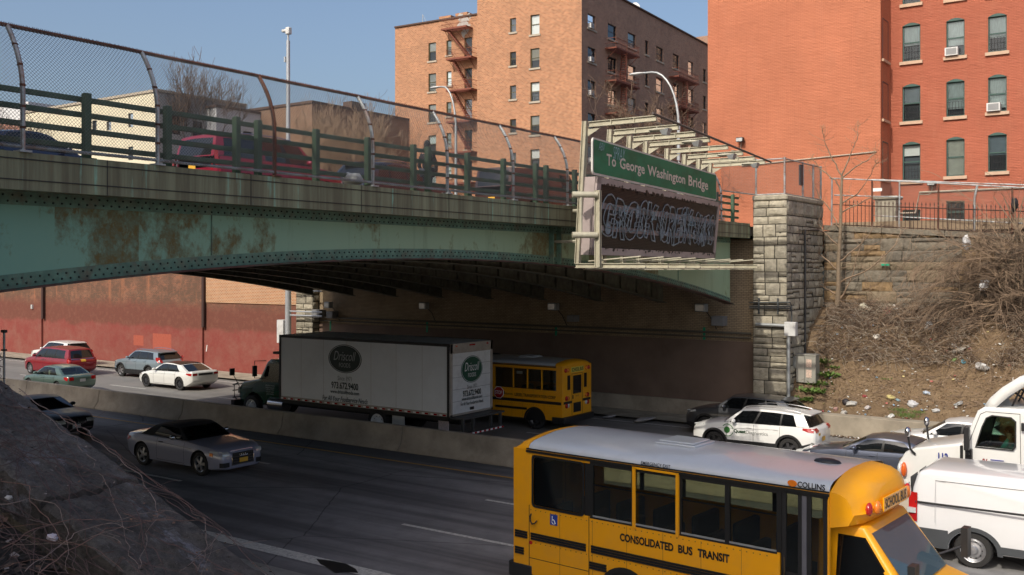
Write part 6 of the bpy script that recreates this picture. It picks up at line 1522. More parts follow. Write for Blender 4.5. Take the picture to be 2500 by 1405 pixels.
m = MB(); q = px(855, 262, Y=72); m.box(q.x-1,72,14,q.x+.2,74,q.z+.6); tag(m.build('chimney', COPI), 'square dark chimney on the brown brick house', 'chimney')
p = px(60,250,Y=75); tag(MB().box(p.x-40,75,8,p.x+1,85,p.z).build('distant_building', WHT), 'distant pale building at the far left behind bare branches', 'building')
p = px(110,283,Y=66); tag(MB().box(p.x-12,66,8,p.x+.5,72,p.z).build('distant_building', brick('red_brick', (.36,.12,.08), (.28,.09,.06), (.3,.25,.2))), 'small red brick building left of the cream house', 'building')
# the tall block south of the motorway that shades the near lanes
m = MB().box(-38,-24,6,-4.9,-8,26.6).box(-86,-24,6,-38.0,-8,30.6); so_ = m.build('apartment_building', CREAM); tag(so_, 'tall cream apartment block behind the viewpoint casting shade on the near lanes', 'building')

# ---------------------------------------------------------------- poles and lamps
p = px(703.5, 656, Y=38.6); ztp = px(703, 100, Y=38.6).z
t = thing('camera_pole', 'tall grey pole with a traffic camera on top left of the underpass', 'pole', (p.x,38.6,0))
PG = mat('pole_grey', (.42,.44,.46), .45, .3, var=.08)
MB().tube([(0,0,0),(0,0,7.4)], .17, 14).build('lower_shaft', PG, t, smooth=50); MB().tube([(0,0,7.4),(0,0,ztp)], [.135,.105], 14).tube([(0,0,ztp),(0,0,ztp+.35)], .06, 8).build('shaft', PG, t, smooth=50)
MB().box(-.12,-.12,ztp+.35,.16,.14,ztp+.75).build('camera_housing', ACM, t, bevel=.04); MB().box(-.42,-.14,ztp+.50,-.05,.06,ztp+.66).build('camera', ACM, t, bevel=.04); MB().box(-.43,-.10,ztp+.53,-.42,.02,ztp+.63).build('lens', BLACKP, t)
MB().box(-.2,-.14,ztp-1.2,-.1,.1,ztp-.9).build('junction_box', PG, t)
MB().box(-.72,-.2,2.2,-.20,.2,3.5).build('cabinet', ACM, t, bevel=.02)
for i, z in enumerate((5.15,4.0,3.78)): MB().tube([(0,0,z),(2.6,.1,z)], .045, 6).build('cross_pipe', PG, t)
def lamp(label, u, v, Y, hook_u, col):
    b = px(u, 450, Y=Y); t = thing('street_lamp', label, 'street lamp', (b.x,Y,8.0)); zt_ = px(u, v, Y=Y).z-8.0
    dx_ = px(hook_u, v, Y=Y).x-b.x; h0 = zt_-3.3
    MB().tube([(0,0,0),(0,0,h0+.3)], [.12,.09], 10).build('pole', col, t, smooth=50)
    pts = [(0,0,h0)]+[(dx_*.62*(1-cos(q*pi/16))*1.0, 0, h0+3.0*sin(q*pi/16)) for q in range(1,9)]; pts.append((dx_*.85,0,h0+3.02))
    MB().tube(pts, [.075]*3+[.06]*(len(pts)-3), 8).build('arm', GALV, t, smooth=50)
    m = MB(); s = 1 if dx_ > 0 else -1; m.blob((dx_*.98,0,h0+3.02),1,0,6,(.50,.15,.08)); m.build('lamp_head', ACM, t, smooth=50)
    return t
lamp('tall street lamp with a long hooked arm in front of the tan block side', 1657, 155, 47.5, 1552, PG)
lamp('slim grey street lamp curving left in front of the sunlit tan brick front', 1113, 197, 52, 1062, GALV)

# ---------------------------------------------------------------- floodlights, pipes and boxes of the underpass
for (u, v, d_) in ((803,745,'leftmost floodlight under the bridge, near the pale pier'),(1036,747,'second floodlight from the left on the dark abutment wall'),(1352,749,'third floodlight from the left on the dark abutment wall'),(1713,752,'rightmost floodlight on the abutment wall, above the grey box')):
    p = px(u, v, Y=39.1); t = thing('floodlight', d_, 'lamp', tuple(p), R(-12), 'floodlights in the underpass')
    MB().box(-.26,-.16,-.17,.26,.12,.17).build('housing', GALV, t, bevel=.03); MB().box(-.20,-.175,-.12,.20,-.16,.12).build('lens', LENS, t); MB().tube([(.1,.1,-.1),(.2,.35,-.4),(.5,.38,-.9)], .02, 5).build('cable', BLACK, t)
for u, v, s_, d_ in ((776,766,.30,'larger grey junction box on the underpass pipes by the pale pier'),(810,769,.24,'smaller grey junction box on the underpass pipes'),(1398,778,.2,'dark junction box in the middle of the abutment wall'),(1755,784,.27,'grey junction box with pipe at the right of the abutment wall')):
    p = px(u, v, Y=39.2); tag(MB().box(p.x-s_,39.0,p.z-s_*.75,p.x+s_,39.48,p.z+s_*.75).build('junction_box', mat('box_grey', (.22,.22,.22), .5), bevel=.02), d_, 'junction box')
za, zb_ = px(776,775,Y=39.3).z, px(1755,797,Y=39.3).z
for i, (dz, r_) in enumerate(((0,.05),(-.18,.035))): tag(MB().tube([(-40.6,39.36,za+dz),(-15.4,39.36,za+dz+.02)], r_, 6).build('pipe', mat('sooty_pipe', (.10,.09,.07), .7)), ['upper','lower'][i]+' long pipe running along the abutment wall under the bridge', 'pipe')
for u, v0, v1 in ((805,782,808),(1041,787,812),(1356,795,820),(1718,800,830)):
    a, b = px(u,v1,Y=39.4), px(u,v0,Y=39.4); tag(MB().box(a.x-.05,39.44,a.z,a.x+.05,39.47,b.z).build('marker_strip', mat('marker_green', (.01,.30,.16), .6)), {805:'short green marker strip nearest the pale pier',1041:'green marker strip above the truck body',1356:'green marker strip above the far bus',1718:'green marker strip under the rightmost floodlight'}[u], 'marker strip')
# pipes on the right pier and its cabinets
m = MB(); 
for dz in (0,-.16,-.24): m.tube([(-15.3,38.93,5.0+dz*.9),(-13.6,38.93,5.05+dz),(-13.6,39.1,4.9+dz),(-13.6,39.1,4.2)], .03, 6)
for u in (-14.9,-14.1): m.box(u-.03,38.9,4.55,u+.03,39.0,5.2)
tag(m.build('pipe', mat('dark_conduit', (.06,.065,.065), .6)), 'bundle of dark conduits wrapping the tall stone pier', 'pipe')
p = px(1920,802,Y=38.9); t = thing('conduit_riser', 'grey vertical conduit with a pale junction box at the corner of the tall stone pier', 'conduit', (p.x+.1,38.85,0))
MB().tube([(0,0,0),(0,0,p.z-.3)], .075, 10).build('riser', GALV, t, smooth=50); MB().box(-.14,-.12,p.z-.30,.32,.18,p.z+.26).build('junction_box', ACM, t, bevel=.02); MB().tube([(-1.35,.0,p.z+.12),(-.1,.0,p.z+.1)], .07, 8).build('feed_pipe', GALV, t, smooth=50)
m = MB().tube([(-13.68,41.0,0.5),(-13.68,41.0,8.0),(-13.68,42.8,8.05)], .05, 6); tag(m.build('pipe', BLACK), 'black drain pipe on the shaded side of the tall stone pier', 'pipe')
p = px(1965,900,Y=40.0); t = thing('electrical_cabinet', 'grey-green electrical cabinet with two stickers and a small meter box', 'cabinet', (p.x,40.0,p.z))
CABM = mat('cabinet_grey', (.30,.29,.25), .5, var=.1, dirt=(.15,.12,.09), dirt_amt=.3)
MB().box(-.28,-.25,-.55,.52,.25,.55).box(-.30,-.28,.55,.55,.28,.60).box(.07,-.262,-.52,.08,-.25,.52,1).build('case', [CABM, BLACK], t, bevel=.015); MB().box(-.62,-.15,-.02,-.30,.2,.50).build('meter_box', GALV, t, bevel=.03)
MB().box(.14,-.262,.08,.36,-.255,.40).box(.14,-.262,-.34,.36,-.255,-.02).build('sticker', mat('sticker', (.60,.45,.36), .5, scale=30, var=.6), t)
MB().tube([(-.45,0,-.02),(-.45,0,-.9),(-.2,0,-1.0)], .04, 6).tube([(.0,0,-.55),(.0,.0,-.8),(-.15,0,-1.1)], .05, 6).build('conduit', GALV, t)
# ---------------------------------------------------------------- stone retaining wall, embankment, fences on the right
BRN_ST = [stone('brown_stone', (.22,.175,.115)), stone('grey_stone', (.19,.165,.125)), stone('ochre_stone', (.26,.175,.09)), stone('grey_stone', (.155,.135,.105)), MORT]
WT = lambda X: 8.07-.072*(X+13.2)
m = ashlar('wall', 0, 30, 1.5, 8.3, (-13.75,43.7,0), (1,0,0), (0,-1,0), BRN_ST, None, hmin=.28, hmax=.55, wmin=.5, wmax=1.5, rough=.06, seed=21, ztop=lambda u: WT(-13.75+u), gap=.012)
m.add([(-13.75,43.76,0),(16.25,43.76,0),(16.25,43.76,WT(16.25)-.1),(-13.75,43.76,WT(-13.75)-.1)], [(0,1,2,3)], 4)
for k in range(12):
    xa, xb = -13.75+k*2.5, -13.77+(k+1)*2.5; m.add([(x,y,WT(x)+dz) for x in (xa,xb) for y in (43.60,44.3) for dz in (-.02,.20)], [(0,1,3,2),(4,6,7,5),(0,4,5,1),(2,3,7,6),(1,5,7,3),(0,2,6,4)], 1)
tag(m.build('retaining_wall', BRN_ST, smooth=28), 'dark brown rock-faced stone retaining wall above the littered slope', 'wall')
m = MB().box(-14,45.8,8,60,46.1,8.5); tag(m.build('parapet', mat('tan_parapet', (.30,.22,.14), .9, bump=.2)), 'low tan parapet behind the black iron railings', 'low wall')
m = MB().box(-12.2,46.1,8,-11.3,46.9,9.5).box(-12.3,46.0,9.5,-11.2,47,9.65); tag(m.build('stone_pillar', PALE_ST[0], bevel=.04), 'squat pale stone pillar behind the iron railings and the young tree', 'pillar')
tag(MB().prism([(38.1,0),(38.1,.80),(38.45,.84),(38.6,0)], -13.6, 60, 'x').build('kerb_wall', CONC, bevel=.03), 'low stained concrete wall at the foot of the littered slope', 'low wall')
def emb(X, Y):
    t = Y-38.45; z = interp([(0,.80),(.8,1.25),(2.3,2.30),(2.5,2.72),(3.4,4.0),(5.3,4.75)], t)
    if X > -8: z += .12*min(1,(X+8)/4)*min(1,t)
    return z+.16*min(1,t*2)*noise.noise(Vector((X*.7,Y*.9,3)))+.07*noise.noise(Vector((X*2.5,Y*2.5,8)))*min(1,t*3)
nx_, ny_ = 170, 44
g = NG('leaf_litter_earth'); f = g.noise(1.1, 8, .75); f2 = g.noise(22, 6, .8); col = g.ramp(f, [(.3,(.17,.115,.068)),(.55,(.26,.185,.11)),(.75,(.33,.245,.155))]); col = g.mix(g.ramp(f2, [(.40,G3(0)),(.62,G3(.8))]), col, (.12,.08,.048)); col = g.mix(g.ramp(g.noise(48,4,.8), [(.66,G3(0)),(.70,G3(.6))]), col, (.33,.27,.19)); g.base(col); g.set(Roughness=.95, Specular_IOR_Level=.15); g.bump(f2, .8, .06)
struct(MB().grid([[(-13.8+40*i/nx_, 38.4+5.3*j/ny_, emb(-13.8+40*i/nx_, 38.4+5.3*j/ny_)) for i in range(nx_+1)] for j in range(ny_+1)]).build('embankment', g.m, smooth=70, fixn=False))
IRON = mat('rusty_black_iron', (.065,.035,.025), .75, .2, var=.4)
pf = thing('iron_railing', 'rusty iron railing with pointed pickets on top of the stone wall', 'railing', (-13.2,43.85,8.2)); off = -pf.location
pk = MB().box(-.012,-.012,0,.012,.012,1.12); pk.add([(-.03,-.012,1.12),(.03,-.012,1.12),(.03,.012,1.12),(-.03,.012,1.12),(0,0,1.26)], [(0,1,4),(1,2,4),(2,3,4),(3,0,4)]); pkm = pk.mesh('picket', IRON)
X = -13.0
while X < -13.0+98*.165:
    o = link_mesh('picket', pkm, pf); o.location = (X+13.2, 0, WT(X)+.12-8.2); X += .165
m = MB()
for dz in (.25, 1.12): m.tube([(X_,43.85,WT(X_)+dz) for X_ in (-13.4,-8,-3,4)], .022, 4)
o = m.build('rail', IRON, pf); o.location = off
# tall pipe-and-mesh fence on wall and pier
def mesh_panel(m, a, b, h, wr=.006, pitch=.10, z0a=0, z0b=None):
    a, b = Vector(a), Vector(b); L_ = (Vector((b.x,b.y,0))-Vector((a.x,a.y,0))).length; n = int((L_+h)/pitch)
    P = lambda u, z: (a.x+(b.x-a.x)*u/L_, a.y+(b.y-a.y)*u/L_, a.z+(b.z-a.z)*u/L_+z)
    for k in range(n):
        for sg in (1,-1):
            u0 = k*pitch-h if sg == 1 else k*pitch
            if sg == 1: s0, s1 = max(0,-u0), min(h, L_-u0)
            else: s0, s1 = max(0, u0-L_), min(h, u0)
            if s1 > s0: m.tube([P(u0+sg*s0, s0), P(u0+sg*s1, s1)], wr, 3, caps=False)
t = thing('chain_link_fence', 'pipe-framed chain-link fence standing on the tall stone pier and running back beside it', 'fence', (-14.5,39.2,9.38)); off = -t.location
zt_ = 9.42; PH = 1.42
for (a, b) in (((-15.1,39.15),(-13.9,39.15)),((-13.9,39.15),(-13.85,43.6)),((-15.36,36.2),(-15.1,39.15))):
    zb3 = zt_ if b != (-15.1,39.15) else 9.0
    m = MB(); mesh_panel(m, (a[0],a[1],zt_), (b[0],b[1],zt_), PH, .003, .075); o = m.build('mesh_panel', WIREL, t, fixn=False); o.location = off
    m = MB()
    for z in (zt_, zt_+PH): m.tube([(a[0],a[1],z),(b[0],b[1],z)], .03, 6)
    o = m.build('rail', POSTB, t); o.location = off
for (X_, Y_, z0) in ((-15.1,39.15,8.24),(-13.9,39.15,9.38),(-13.88,41.3,9.38),(-13.86,42.6,9.38),(-13.85,43.6,8.2)):
    o = MB().tube([(X_,Y_,z0),(X_,Y_,zt_+PH+.06)], .045, 8).build('post', POSTB, t, smooth=50); o.location = off
tag(MB().box(-13.95,41.0,9.9,-13.85,41.35,10.75).build('utility_box', mat('dark_box', (.05,.05,.055), .5)), 'dark box hanging on the fence above the stone pier', 'box')
t = thing('chain_link_fence', 'silver chain-link fence on leaning posts above the iron railing', 'fence', (-9,44.1,8)); off = -t.location
FT = lambda X: 10.35-.105*(X+13.2)
m = MB(); a = px(2128,520,Y=44.1).x; mesh_panel(m, (a,44.1,WT(a)+.7), (6,44.1,WT(6)+.5), 1.55, .004, .085); o = m.build('mesh_panel', WIREL, t, fixn=False); o.location = off
for u in (2030, 2128, 2195, 2290, 2378, 2470, 2560):
    X_ = px(u,520,Y=44.0).x; mm = [POSTB, RUSTP, POSTB][u % 3]
    o = MB().tube([(X_,44.0,WT(X_)-.1),(X_+.02,44.0,FT(X_)-.5),(X_+(.12 if u == 2378 else .02),44.0,FT(X_))], .05 if u == 2378 else .038, 8).build('post', mm, t, smooth=50); o.location = off
m = MB(); m.tube([(-13.6,44.0,FT(-13.6)),(-9,44,FT(-9)+.03),(6,44,FT(6))], .03, 6); m.tube([(-13.4,44.05,WT(-13.4)+1.55),(-10.5,44.05,WT(-10.5)+1.55)], .03, 6); m.tube([(a,44.05,WT(a)+2.27),(6,44.05,WT(6)+2.0)], .03, 6); m.tube([(a,44.05,WT(a)+.72),(6,44.05,WT(6)+.5)], .03, 6)
o = m.build('rail', POSTB, t, smooth=50); o.location = off
p = px(2141,464,Y=44.05); tag(MB().box(p.x-.22,44.0,p.z-.07,p.x+.22,44.02,p.z+.07).build('notice', WHITEP), 'small white notice plate fixed to the top of the silver mesh fence', 'sign')
# second small pier top beside it
# ---------------------------------------------------------------- bare vegetation
BARK = mat('bark', (.20,.15,.10), .9, var=.3, scale=8); TWIG = mat('dry_twig', (.25,.175,.115), .9, var=.35, scale=3); TWIGD = mat('dark_twig', (.12,.08,.055), .9, var=.3); TWIGG = mat('grey_twig', (.30,.25,.19), .9, var=.3)
def grow(m, p, d, L_, r, depth, rnd, bend=.25, up=.1, kids=(2,3), sp=.6, n=4, shrink=.72, minr=.004):
    p = Vector(p); d = Vector(d).normalized(); k = 5; pts = [p.copy()]; rs = [r]
    for i in range(k):
        d = (d+Vector((rnd.gauss(0,bend),rnd.gauss(0,bend),rnd.gauss(0,bend)+up))*.35).normalized(); p = p+d*L_/k; pts.append(p.copy()); rs.append(max(minr, r*(1-(1-.55)*(i+1)/k)))
    m.tube(pts, rs, n if r > .03 else 3, caps=False)
    if depth <= 0: return
    for _ in range(rnd.randint(*kids)):
        i = rnd.randint(2, k); q = Vector((rnd.gauss(0,1),rnd.gauss(0,1),rnd.gauss(0,.7))).normalized()
        grow(m, pts[i], (d+q*sp*rnd.uniform(.6,1.5)), L_*shrink*rnd.uniform(.75,1.2), max(minr, rs[i]*.68), depth-1, rnd, bend, up, kids, sp, n, shrink, minr)
def tree(name, label, cat, base, hgt, r, seed, m_=BARK, depth=5, lean=(0,0,1), kids=(2,3), sp=.6, group=None, trunk_h=.3, minr=.006, up=.12, cm=None):
    rnd = random.Random(seed); t = thing(name, label, cat, base, 0, group); tr_ = MB(); cr = MB()
    lean = Vector(lean).normalized(); pts = [Vector((0,0,-.2))]
    for i in range(1,6): pts.append(lean*hgt*trunk_h*i/5+Vector((rnd.gauss(0,.02),rnd.gauss(0,.02),0))*hgt*.2)
    tr_.tube(pts, [r*(1-.06*i) for i in range(6)], 8); tr_.build('trunk', m_, t, smooth=60)
    for k in range(rnd.randint(3,4)): q = Vector((rnd.gauss(0,.5),rnd.gauss(0,.5),1)); grow(cr, pts[-1 if k < 3 else -2], lean+q*sp, hgt*(1-trunk_h)*.42, r*.62, depth, rnd, .25, up, kids, sp, 4, .74, minr)
    cr.build('crown', cm or m_, t, fixn=False); return t
def at(u, v, Y): p = px(u,v,Y=Y); return (p.x,p.y,p.z)
for i, (u, Y, h, s, lb) in enumerate(((462,56,15.5,1,'bare spindly tree against the sky beside the cream house'),(505,57,15.0,2,'second bare tree right of the one beside the cream house'),(10,48,12.0,3,'bare tree at the far left behind the fence mesh'),(75,49,10.5,4,'leafless scrubby tree left of the cream house'))):
    tree('bare_tree', lb, 'tree', (px(u,400,Y=Y).x,Y,8), h, .12, 30+s, TWIGD, 6, up=.3, trunk_h=.35, minr=.014)
for i, (u, Y, h, lb) in enumerate(((790,55,9.2,'pale twiggy bare tree left of the dark chimney'),(850,54,9.8,'pale twiggy bare tree below the dark chimney'),(905,55,9.0,'pale twiggy bare tree next to the tan apartment block'),(720,53,7.0,'low twiggy bush behind the grey camera pole'))):
    tree('bare_tree', lb, 'tree', (px(u,400,Y=Y).x,Y,8), h, .07, 60+i, mat('pale_twig', (.27,.18,.11), .9), 6, kids=(3,3), sp=.55, trunk_h=.12, minr=.010, up=.25)
for i, (u, Y, h, lb) in enumerate(((1530,49,7.2,'bare tree behind the left end of the green sign'),(1585,50,8.2,'taller bare tree left of the hooked street lamp'),(1635,52,6.2,'small bare tree by the foot of the hooked street lamp'))):
    tree('bare_tree', lb, 'tree', (px(u,400,Y=Y).x,Y,8), h, .08, 80+i, mat('brown_twig', (.15,.10,.065), .9), 6, kids=(2,3), sp=.75, trunk_h=.2, minr=.008, up=.05)
# young tree in front of the stone wall
rnd = random.Random(17); b = Vector(at(2044, 762, 43.0)); t = thing('young_tree', 'young bare tree with dry seed clusters in front of the stone wall', 'tree', (b.x,43.0,b.z-.3))
def q_(u, v, Y=43.0): p = Vector(at(u,v,Y))-t.location; return p
m = MB().tube([q_(2042,790),q_(2047,700),q_(2047,640),q_(2052,560),q_(2054,470),q_(2056,430)], [.13,.10,.085,.075,.06,.05], 8); m.build('trunk', BARK, t, smooth=60)
m = MB(); sc_ = MB()
brs = [[(2056,430),(2035,395),(2012,345),(2008,315)],[(2056,430),(2075,380),(2093,340),(2095,308)],[(2056,435),(2092,405),(2120,390),(2135,375)],[(2052,500),(2085,480),(2110,452),(2140,400)],[(2050,560),(2030,520),(1995,470),(1972,400)],
       [(2054,470),(2040,440),(2000,410),(1982,385)],[(2046,640),(2100,600),(2130,560)],[(2047,600),(2015,570),(1990,540)],[(2048,690),(2120,660),(2185,600),(2200,560)],[(2045,740),(2075,690),(2105,590)],[(2052,520),(2090,500),(2130,480)],[(2045,720),(2010,700),(1985,690)],[(2047,660),(2000,620),(1975,560)]]
for i, br_ in enumerate(brs):
    pts = [q_(u, v, 43.0-(.0 if j == 0 else .12*j*rnd.uniform(-1,1.5))) for j,(u,v) in enumerate(br_)]; fine = []
    for a_, b_ in zip(pts, pts[1:]):
        for k in range(4): fine.append(a_.lerp(b_, k/4)+Vector((rnd.gauss(0,.02),rnd.gauss(0,.02),rnd.gauss(0,.02))))
    fine.append(pts[-1]); m.tube(fine, [.036-.024*k/len(fine) for k in range(len(fine))], 4)
    for _ in range(8): c_ = fine[rnd.randint(3,len(fine)-1)]; grow(m, c_, (rnd.gauss(0,1),rnd.gauss(0,.6),rnd.uniform(0,1)), .5, .010, 1, rnd, .3, .1, (1,2), .6, 3)
    if i < 6:
        c_ = fine[-1]
        for _ in range(60): o_ = c_+Vector((rnd.gauss(0,.05),rnd.gauss(0,.05),rnd.gauss(0,.14))); s_ = .028; sc_.add([o_,o_+Vector((s_,0,s_*rnd.uniform(-1,1))),o_+Vector((rnd.uniform(-s_,s_),s_,s_))], [(0,1,2)])
        for _ in range(5): grow(m, c_, (rnd.gauss(0,.5),rnd.gauss(0,.5),1), .22, .006, 0, rnd)
m.build('branches', TWIG, t, fixn=False); sc_.build('seed_clusters', mat('dry_seed', (.25,.15,.08), .9), t, fixn=False)['kind'] = 'stuff'
# big arching shrub at the right edge
t = thing('bare_shrub', 'large tangled leafless shrub arching down at the right edge of the slope', 'shrub', at(2470,700,42.4)); rnd = random.Random(5); m = MB(); mp_ = MB()
b0_ = t.location.copy()
for k in range(250):
    u0, v0 = rnd.uniform(2360,2560), rnd.uniform(590,800); p = Vector(at(u0,v0,42.6+rnd.uniform(-.9,.5)))-b0_
    if k < 75: d = Vector((rnd.gauss(-.9,.5), rnd.gauss(-.1,.4), rnd.gauss(.1,.45))); up_ = -.22
    else: d = Vector((rnd.gauss(-.2,.6), rnd.gauss(0,.4), rnd.uniform(-.2,.8))); up_ = -.02
    grow(mp_ if k % 3 == 0 else m, p, d, rnd.uniform(1.0,2.0) if k < 75 else rnd.uniform(.5,1.1), .019, 2 if k % 3 else 3, rnd, .22, up_, (2,4), .5, 3, .7, .006)
mp_.build('branches', TWIG, t, fixn=False)
m.build('branches', mat('shrub_bark', (.105,.072,.048), .9, var=.4, scale=1.5), t, fixn=False)
m = MB()
for k in range(4): m.tube([Vector(at(2440+k*25,780,42.8))-b0_, Vector(at(2450+k*22,700,42.8))-b0_, Vector(at(2470+k*14,600,42.9))-b0_, Vector(at(2500-k*25,480,42.8))-b0_], [.06,.05,.04,.015], 6)
m.build('stem', BARK, t, smooth=60)
t = thing('vine_curtain', 'thin dead creeper stems hanging over the brown stone wall', 'creeper', (-9,43.3,7.8)); rnd = random.Random(9); m = MB(); b0_ = t.location.copy()
for k in range(90):
    X = rnd.uniform(-13.2,-5.5) if k < 55 else rnd.uniform(-8.5,-5); z = WT(X)+rnd.uniform(-.2,.4) if k % 2 else rnd.uniform(5,7.5)
    grow(m, Vector((X,43.48,z))-b0_, (rnd.gauss(-.1,.7),0,rnd.gauss(-.6,.5)), rnd.uniform(.8,2.2), .009, 2, rnd, .28, -.12, (1,3), .45, 3, .7, .0045)
for v_ in range(len(m.v)):
    x_, y_, z_ = m.v[v_]; m.v[v_] = (x_, max(-.45, min(.27, y_*.5)), z_)
m.build('stems', TWIG, t, fixn=False)
t = thing('vine_curtain', 'dead creeper stems climbing the shaded side of the tall stone pier', 'creeper', (-13.6,42,8)); rnd = random.Random(19); m = MB()
for k in range(26): grow(m, (rnd.uniform(.0,.1),rnd.uniform(-1.6,1.4),rnd.uniform(-3,.9)), (0.02,rnd.gauss(0,.6),rnd.gauss(-.3,.7)), rnd.uniform(.6,1.5), .008, 2, rnd, .3, -.05, (1,3), .5, 3, .7, .0045)
for v_ in range(len(m.v)):
    x_, y_, z_ = m.v[v_]; m.v[v_] = (max(-.02, min(.25, x_*.4)), y_, z_)
m.build('stems', TWIGD, t, fixn=False)
# brush heap on the slope (nobody could count it)
rnd = random.Random(8); m = MB()
for k in range(12500):
    X = rnd.uniform(-13.3, -3) ; Y = rnd.uniform(40.85, 43.4) if k % 14 else rnd.uniform(39.2,41); X -= 0
    h = emb(X,Y); zz = h+abs(rnd.gauss(0,.27))*(1 if Y > 40.85 else .25)
    if Y > 41 and noise.noise(Vector((X*.8,Y,5))) < -.28: continue
    d = Vector((rnd.gauss(0,1), rnd.gauss(-.2,.6), rnd.gauss(-.1,.5))).normalized(); L_ = rnd.uniform(.2,.75); p = Vector((X,Y,zz)); pts = [p]
    for _ in range(3): d = (d+Vector((rnd.gauss(0,.25),rnd.gauss(0,.25),rnd.gauss(-.12,.22)))).normalized(); pts.append(pts[-1]+d*L_/3)
    m.tube(pts, [.011,.009,.007,.004], 3, mi=rnd.choice((0,1,1,2)) if Y > 40.85 else 0, caps=False)
tag(m.build('brush', [TWIG, TWIGD, TWIGG], fixn=False), 'heap of tangled dead stems covering the upper slope', 'brush', kind='stuff')
# fallen leaves and scraps
rnd = random.Random(28); m = MB()
for k in range(9000):
    X = rnd.uniform(-13.5,-2.5); Y = 38.5+5.0*rnd.random()**.8; z = emb(X,Y)+.01; s_ = rnd.uniform(.012,.045); a = rnd.uniform(0,6.28)
    n1 = Vector((cos(a),sin(a),rnd.uniform(-.4,.7)))*s_; n2 = Vector((-sin(a),cos(a),rnd.uniform(-.2,.9)))*s_; p = Vector((X,Y,z)); m.add([p-n1,p-n2*.6,p+n1,p+n2], [(0,1,2,3)], rnd.choices((0,1,2,3),(10,8,2,.8))[0])
tag(m.build('leaf_litter', [mat('dead_leaf', (.20,.12,.06), .9, var=.4), mat('dark_leaf', (.09,.055,.03), .9), mat('pale_leaf', (.36,.28,.19), .9), mat('paper_scrap', (.55,.54,.50), .8)], fixn=False), 'dead leaves and tiny scraps scattered over the slope', 'leaf litter', kind='stuff')
def crumple(u=None, v=None, pos=None, s=.2, c=(.7,.68,.62), seed=1, flat=.45, name='litter', label='', sxy=(1,1), roughm=.6):
    rnd = random.Random(seed); p = Vector(pos) if pos else None; n = 6; P = []
    for i in range(n+1):
        row = []
        for j in range(2*n+1):
            a, b_ = pi*i/n, 2*pi*(j % (2*n))/(2*n); d = Vector((sin(a)*cos(b_)*sxy[0], sin(a)*sin(b_)*sxy[1], cos(a)*flat)); k_ = 1+.55*noise.noise(d*2.3+Vector((seed*3.1,0,0))); row.append(d*s*k_)
        P.append(row)
    o = MB().grid(P).build(name, mat('litter_'+name, c, roughm, var=.15, scale=12), smooth=25); o.location = p; o.rotation_euler = (rnd.gauss(0,.3),rnd.gauss(0,.3),rnd.uniform(0,6)); return o
def slope_at(u, v):
    best = None
    for k in range(120):
        Y = 38.5+5.1*k/120; p = px(u,v,Y=Y)
        if p.z <= emb(p.x,Y): return (p.x,Y,emb(p.x,Y)+.05)
    p = px(u,v,Y=43.4); return tuple(p)
LT = [(2113,764,.30,(.55,.52,.40),1.5,'crumpled beige cloth at the top of the brush heap'),(2085,778,.16,(.6,.6,.58),1.3,'white bag left of the beige cloth'),(2168,772,.26,(.35,.05,.05),1.2,'dark red rag on top of the brush heap'),(2183,766,.22,(.78,.77,.72),1.4,'white plastic bag hanging by the red rag'),(2267,800,.20,(.75,.75,.74),1.3,'white bag on the right side of the brush heap'),(2312,795,.20,(.72,.70,.66),1.6,'white bag strip below the arching shrub'),(2140,828,.20,(.70,.66,.58),.7,'pale torn wrapper in the middle of the brush heap'),
      (2066,980+8,.22,(.035,.03,.035),.8,'black rubbish bag low on the slope'),(2078,990,.24,(.60,.59,.55),.5,'flattened pale carton beside the black bag'),(2174,974,.20,(.70,.60,.25),.35,'yellow food tray lying on the bare slope'),(2193,981,.12,(.3,.5,.6),.5,'light blue wrapper beside the yellow tray'),(2228,992,.22,(.66,.66,.66),.9,'white and blue bag on the lower slope'),(2176,1020,.16,(.72,.72,.70),.5,'white paper above the concrete wall'),(2118,1000,.15,(.65,.6,.58),.6,'pale cup on the lower slope'),
      (2262,964,.14,(.5,.58,.68),.6,'bluish paper right of the yellow tray'),(2340,860,.32,(.45,.42,.36),.4,'broken grey board near the right side of the brush'),(2398,902,.34,(.55,.54,.52),.5,'sheet of clear plastic below the large shrub'),(2110,975-2,.10,(.55,.12,.12),.6,'small red packet on the slope'),(2330,850,.14,(.6,.58,.55),.7,'white scrap left of the grey board'),(2040,1005,.13,(.5,.3,.26),.7,'faded pink scrap just above the left end of the concrete wall'),
      (2340,990,.22,(.45,.47,.47),.35,'grey flattened bottle low on the right slope'),(2285,1008,.16,(.68,.68,.66),.5,'white packet low on the right slope'),(2330,885,.12,(.30,.45,.16),.6,'small green packet in the brush'),(2060,1035-10,.14,(.58,.55,.50),.6,'crumpled tissue by the concrete wall'),(2352,888,.12,(.15,.40,.50),.6,'turquoise scrap beside the green packet')]
for i, (u, v, s_, c, fl, lb) in enumerate(LT):
    o = crumple(pos=slope_at(u,v), s=s_*.82, c=tuple(q*.75 for q in c), seed=i+1, flat=fl, name='litter'); tag(o, lb, 'litter')
rnd = random.Random(31)
for i in range(150):
    u, v = rnd.uniform(2000,2480), rnd.uniform(770,1045)
    o = crumple(pos=slope_at(u,v), s=rnd.uniform(.02,.06), c=rnd.choice([(.66,.65,.60)]*4+[(.5,.48,.42),(.25,.38,.5),(.5,.14,.12),(.55,.45,.2)]), seed=100+i, flat=.5, name='litter'); tag(o, 'small crumpled scrap of litter on the overgrown slope', 'litter', 'small litter scraps on the slope')
for i, (u, v, lb) in enumerate(((2403,698,'white plastic bag snagged in the large shrub'),(2359,592,'thin white bag caught at the top of the stone wall'))):
    o = crumple(pos=at(u,v,42.6), s=.17 if i == 0 else .15, c=(.8,.8,.8), seed=71+i, flat=1.3 if i == 0 else 2.2, name='plastic_bag'); tag(o, lb, 'plastic bag')
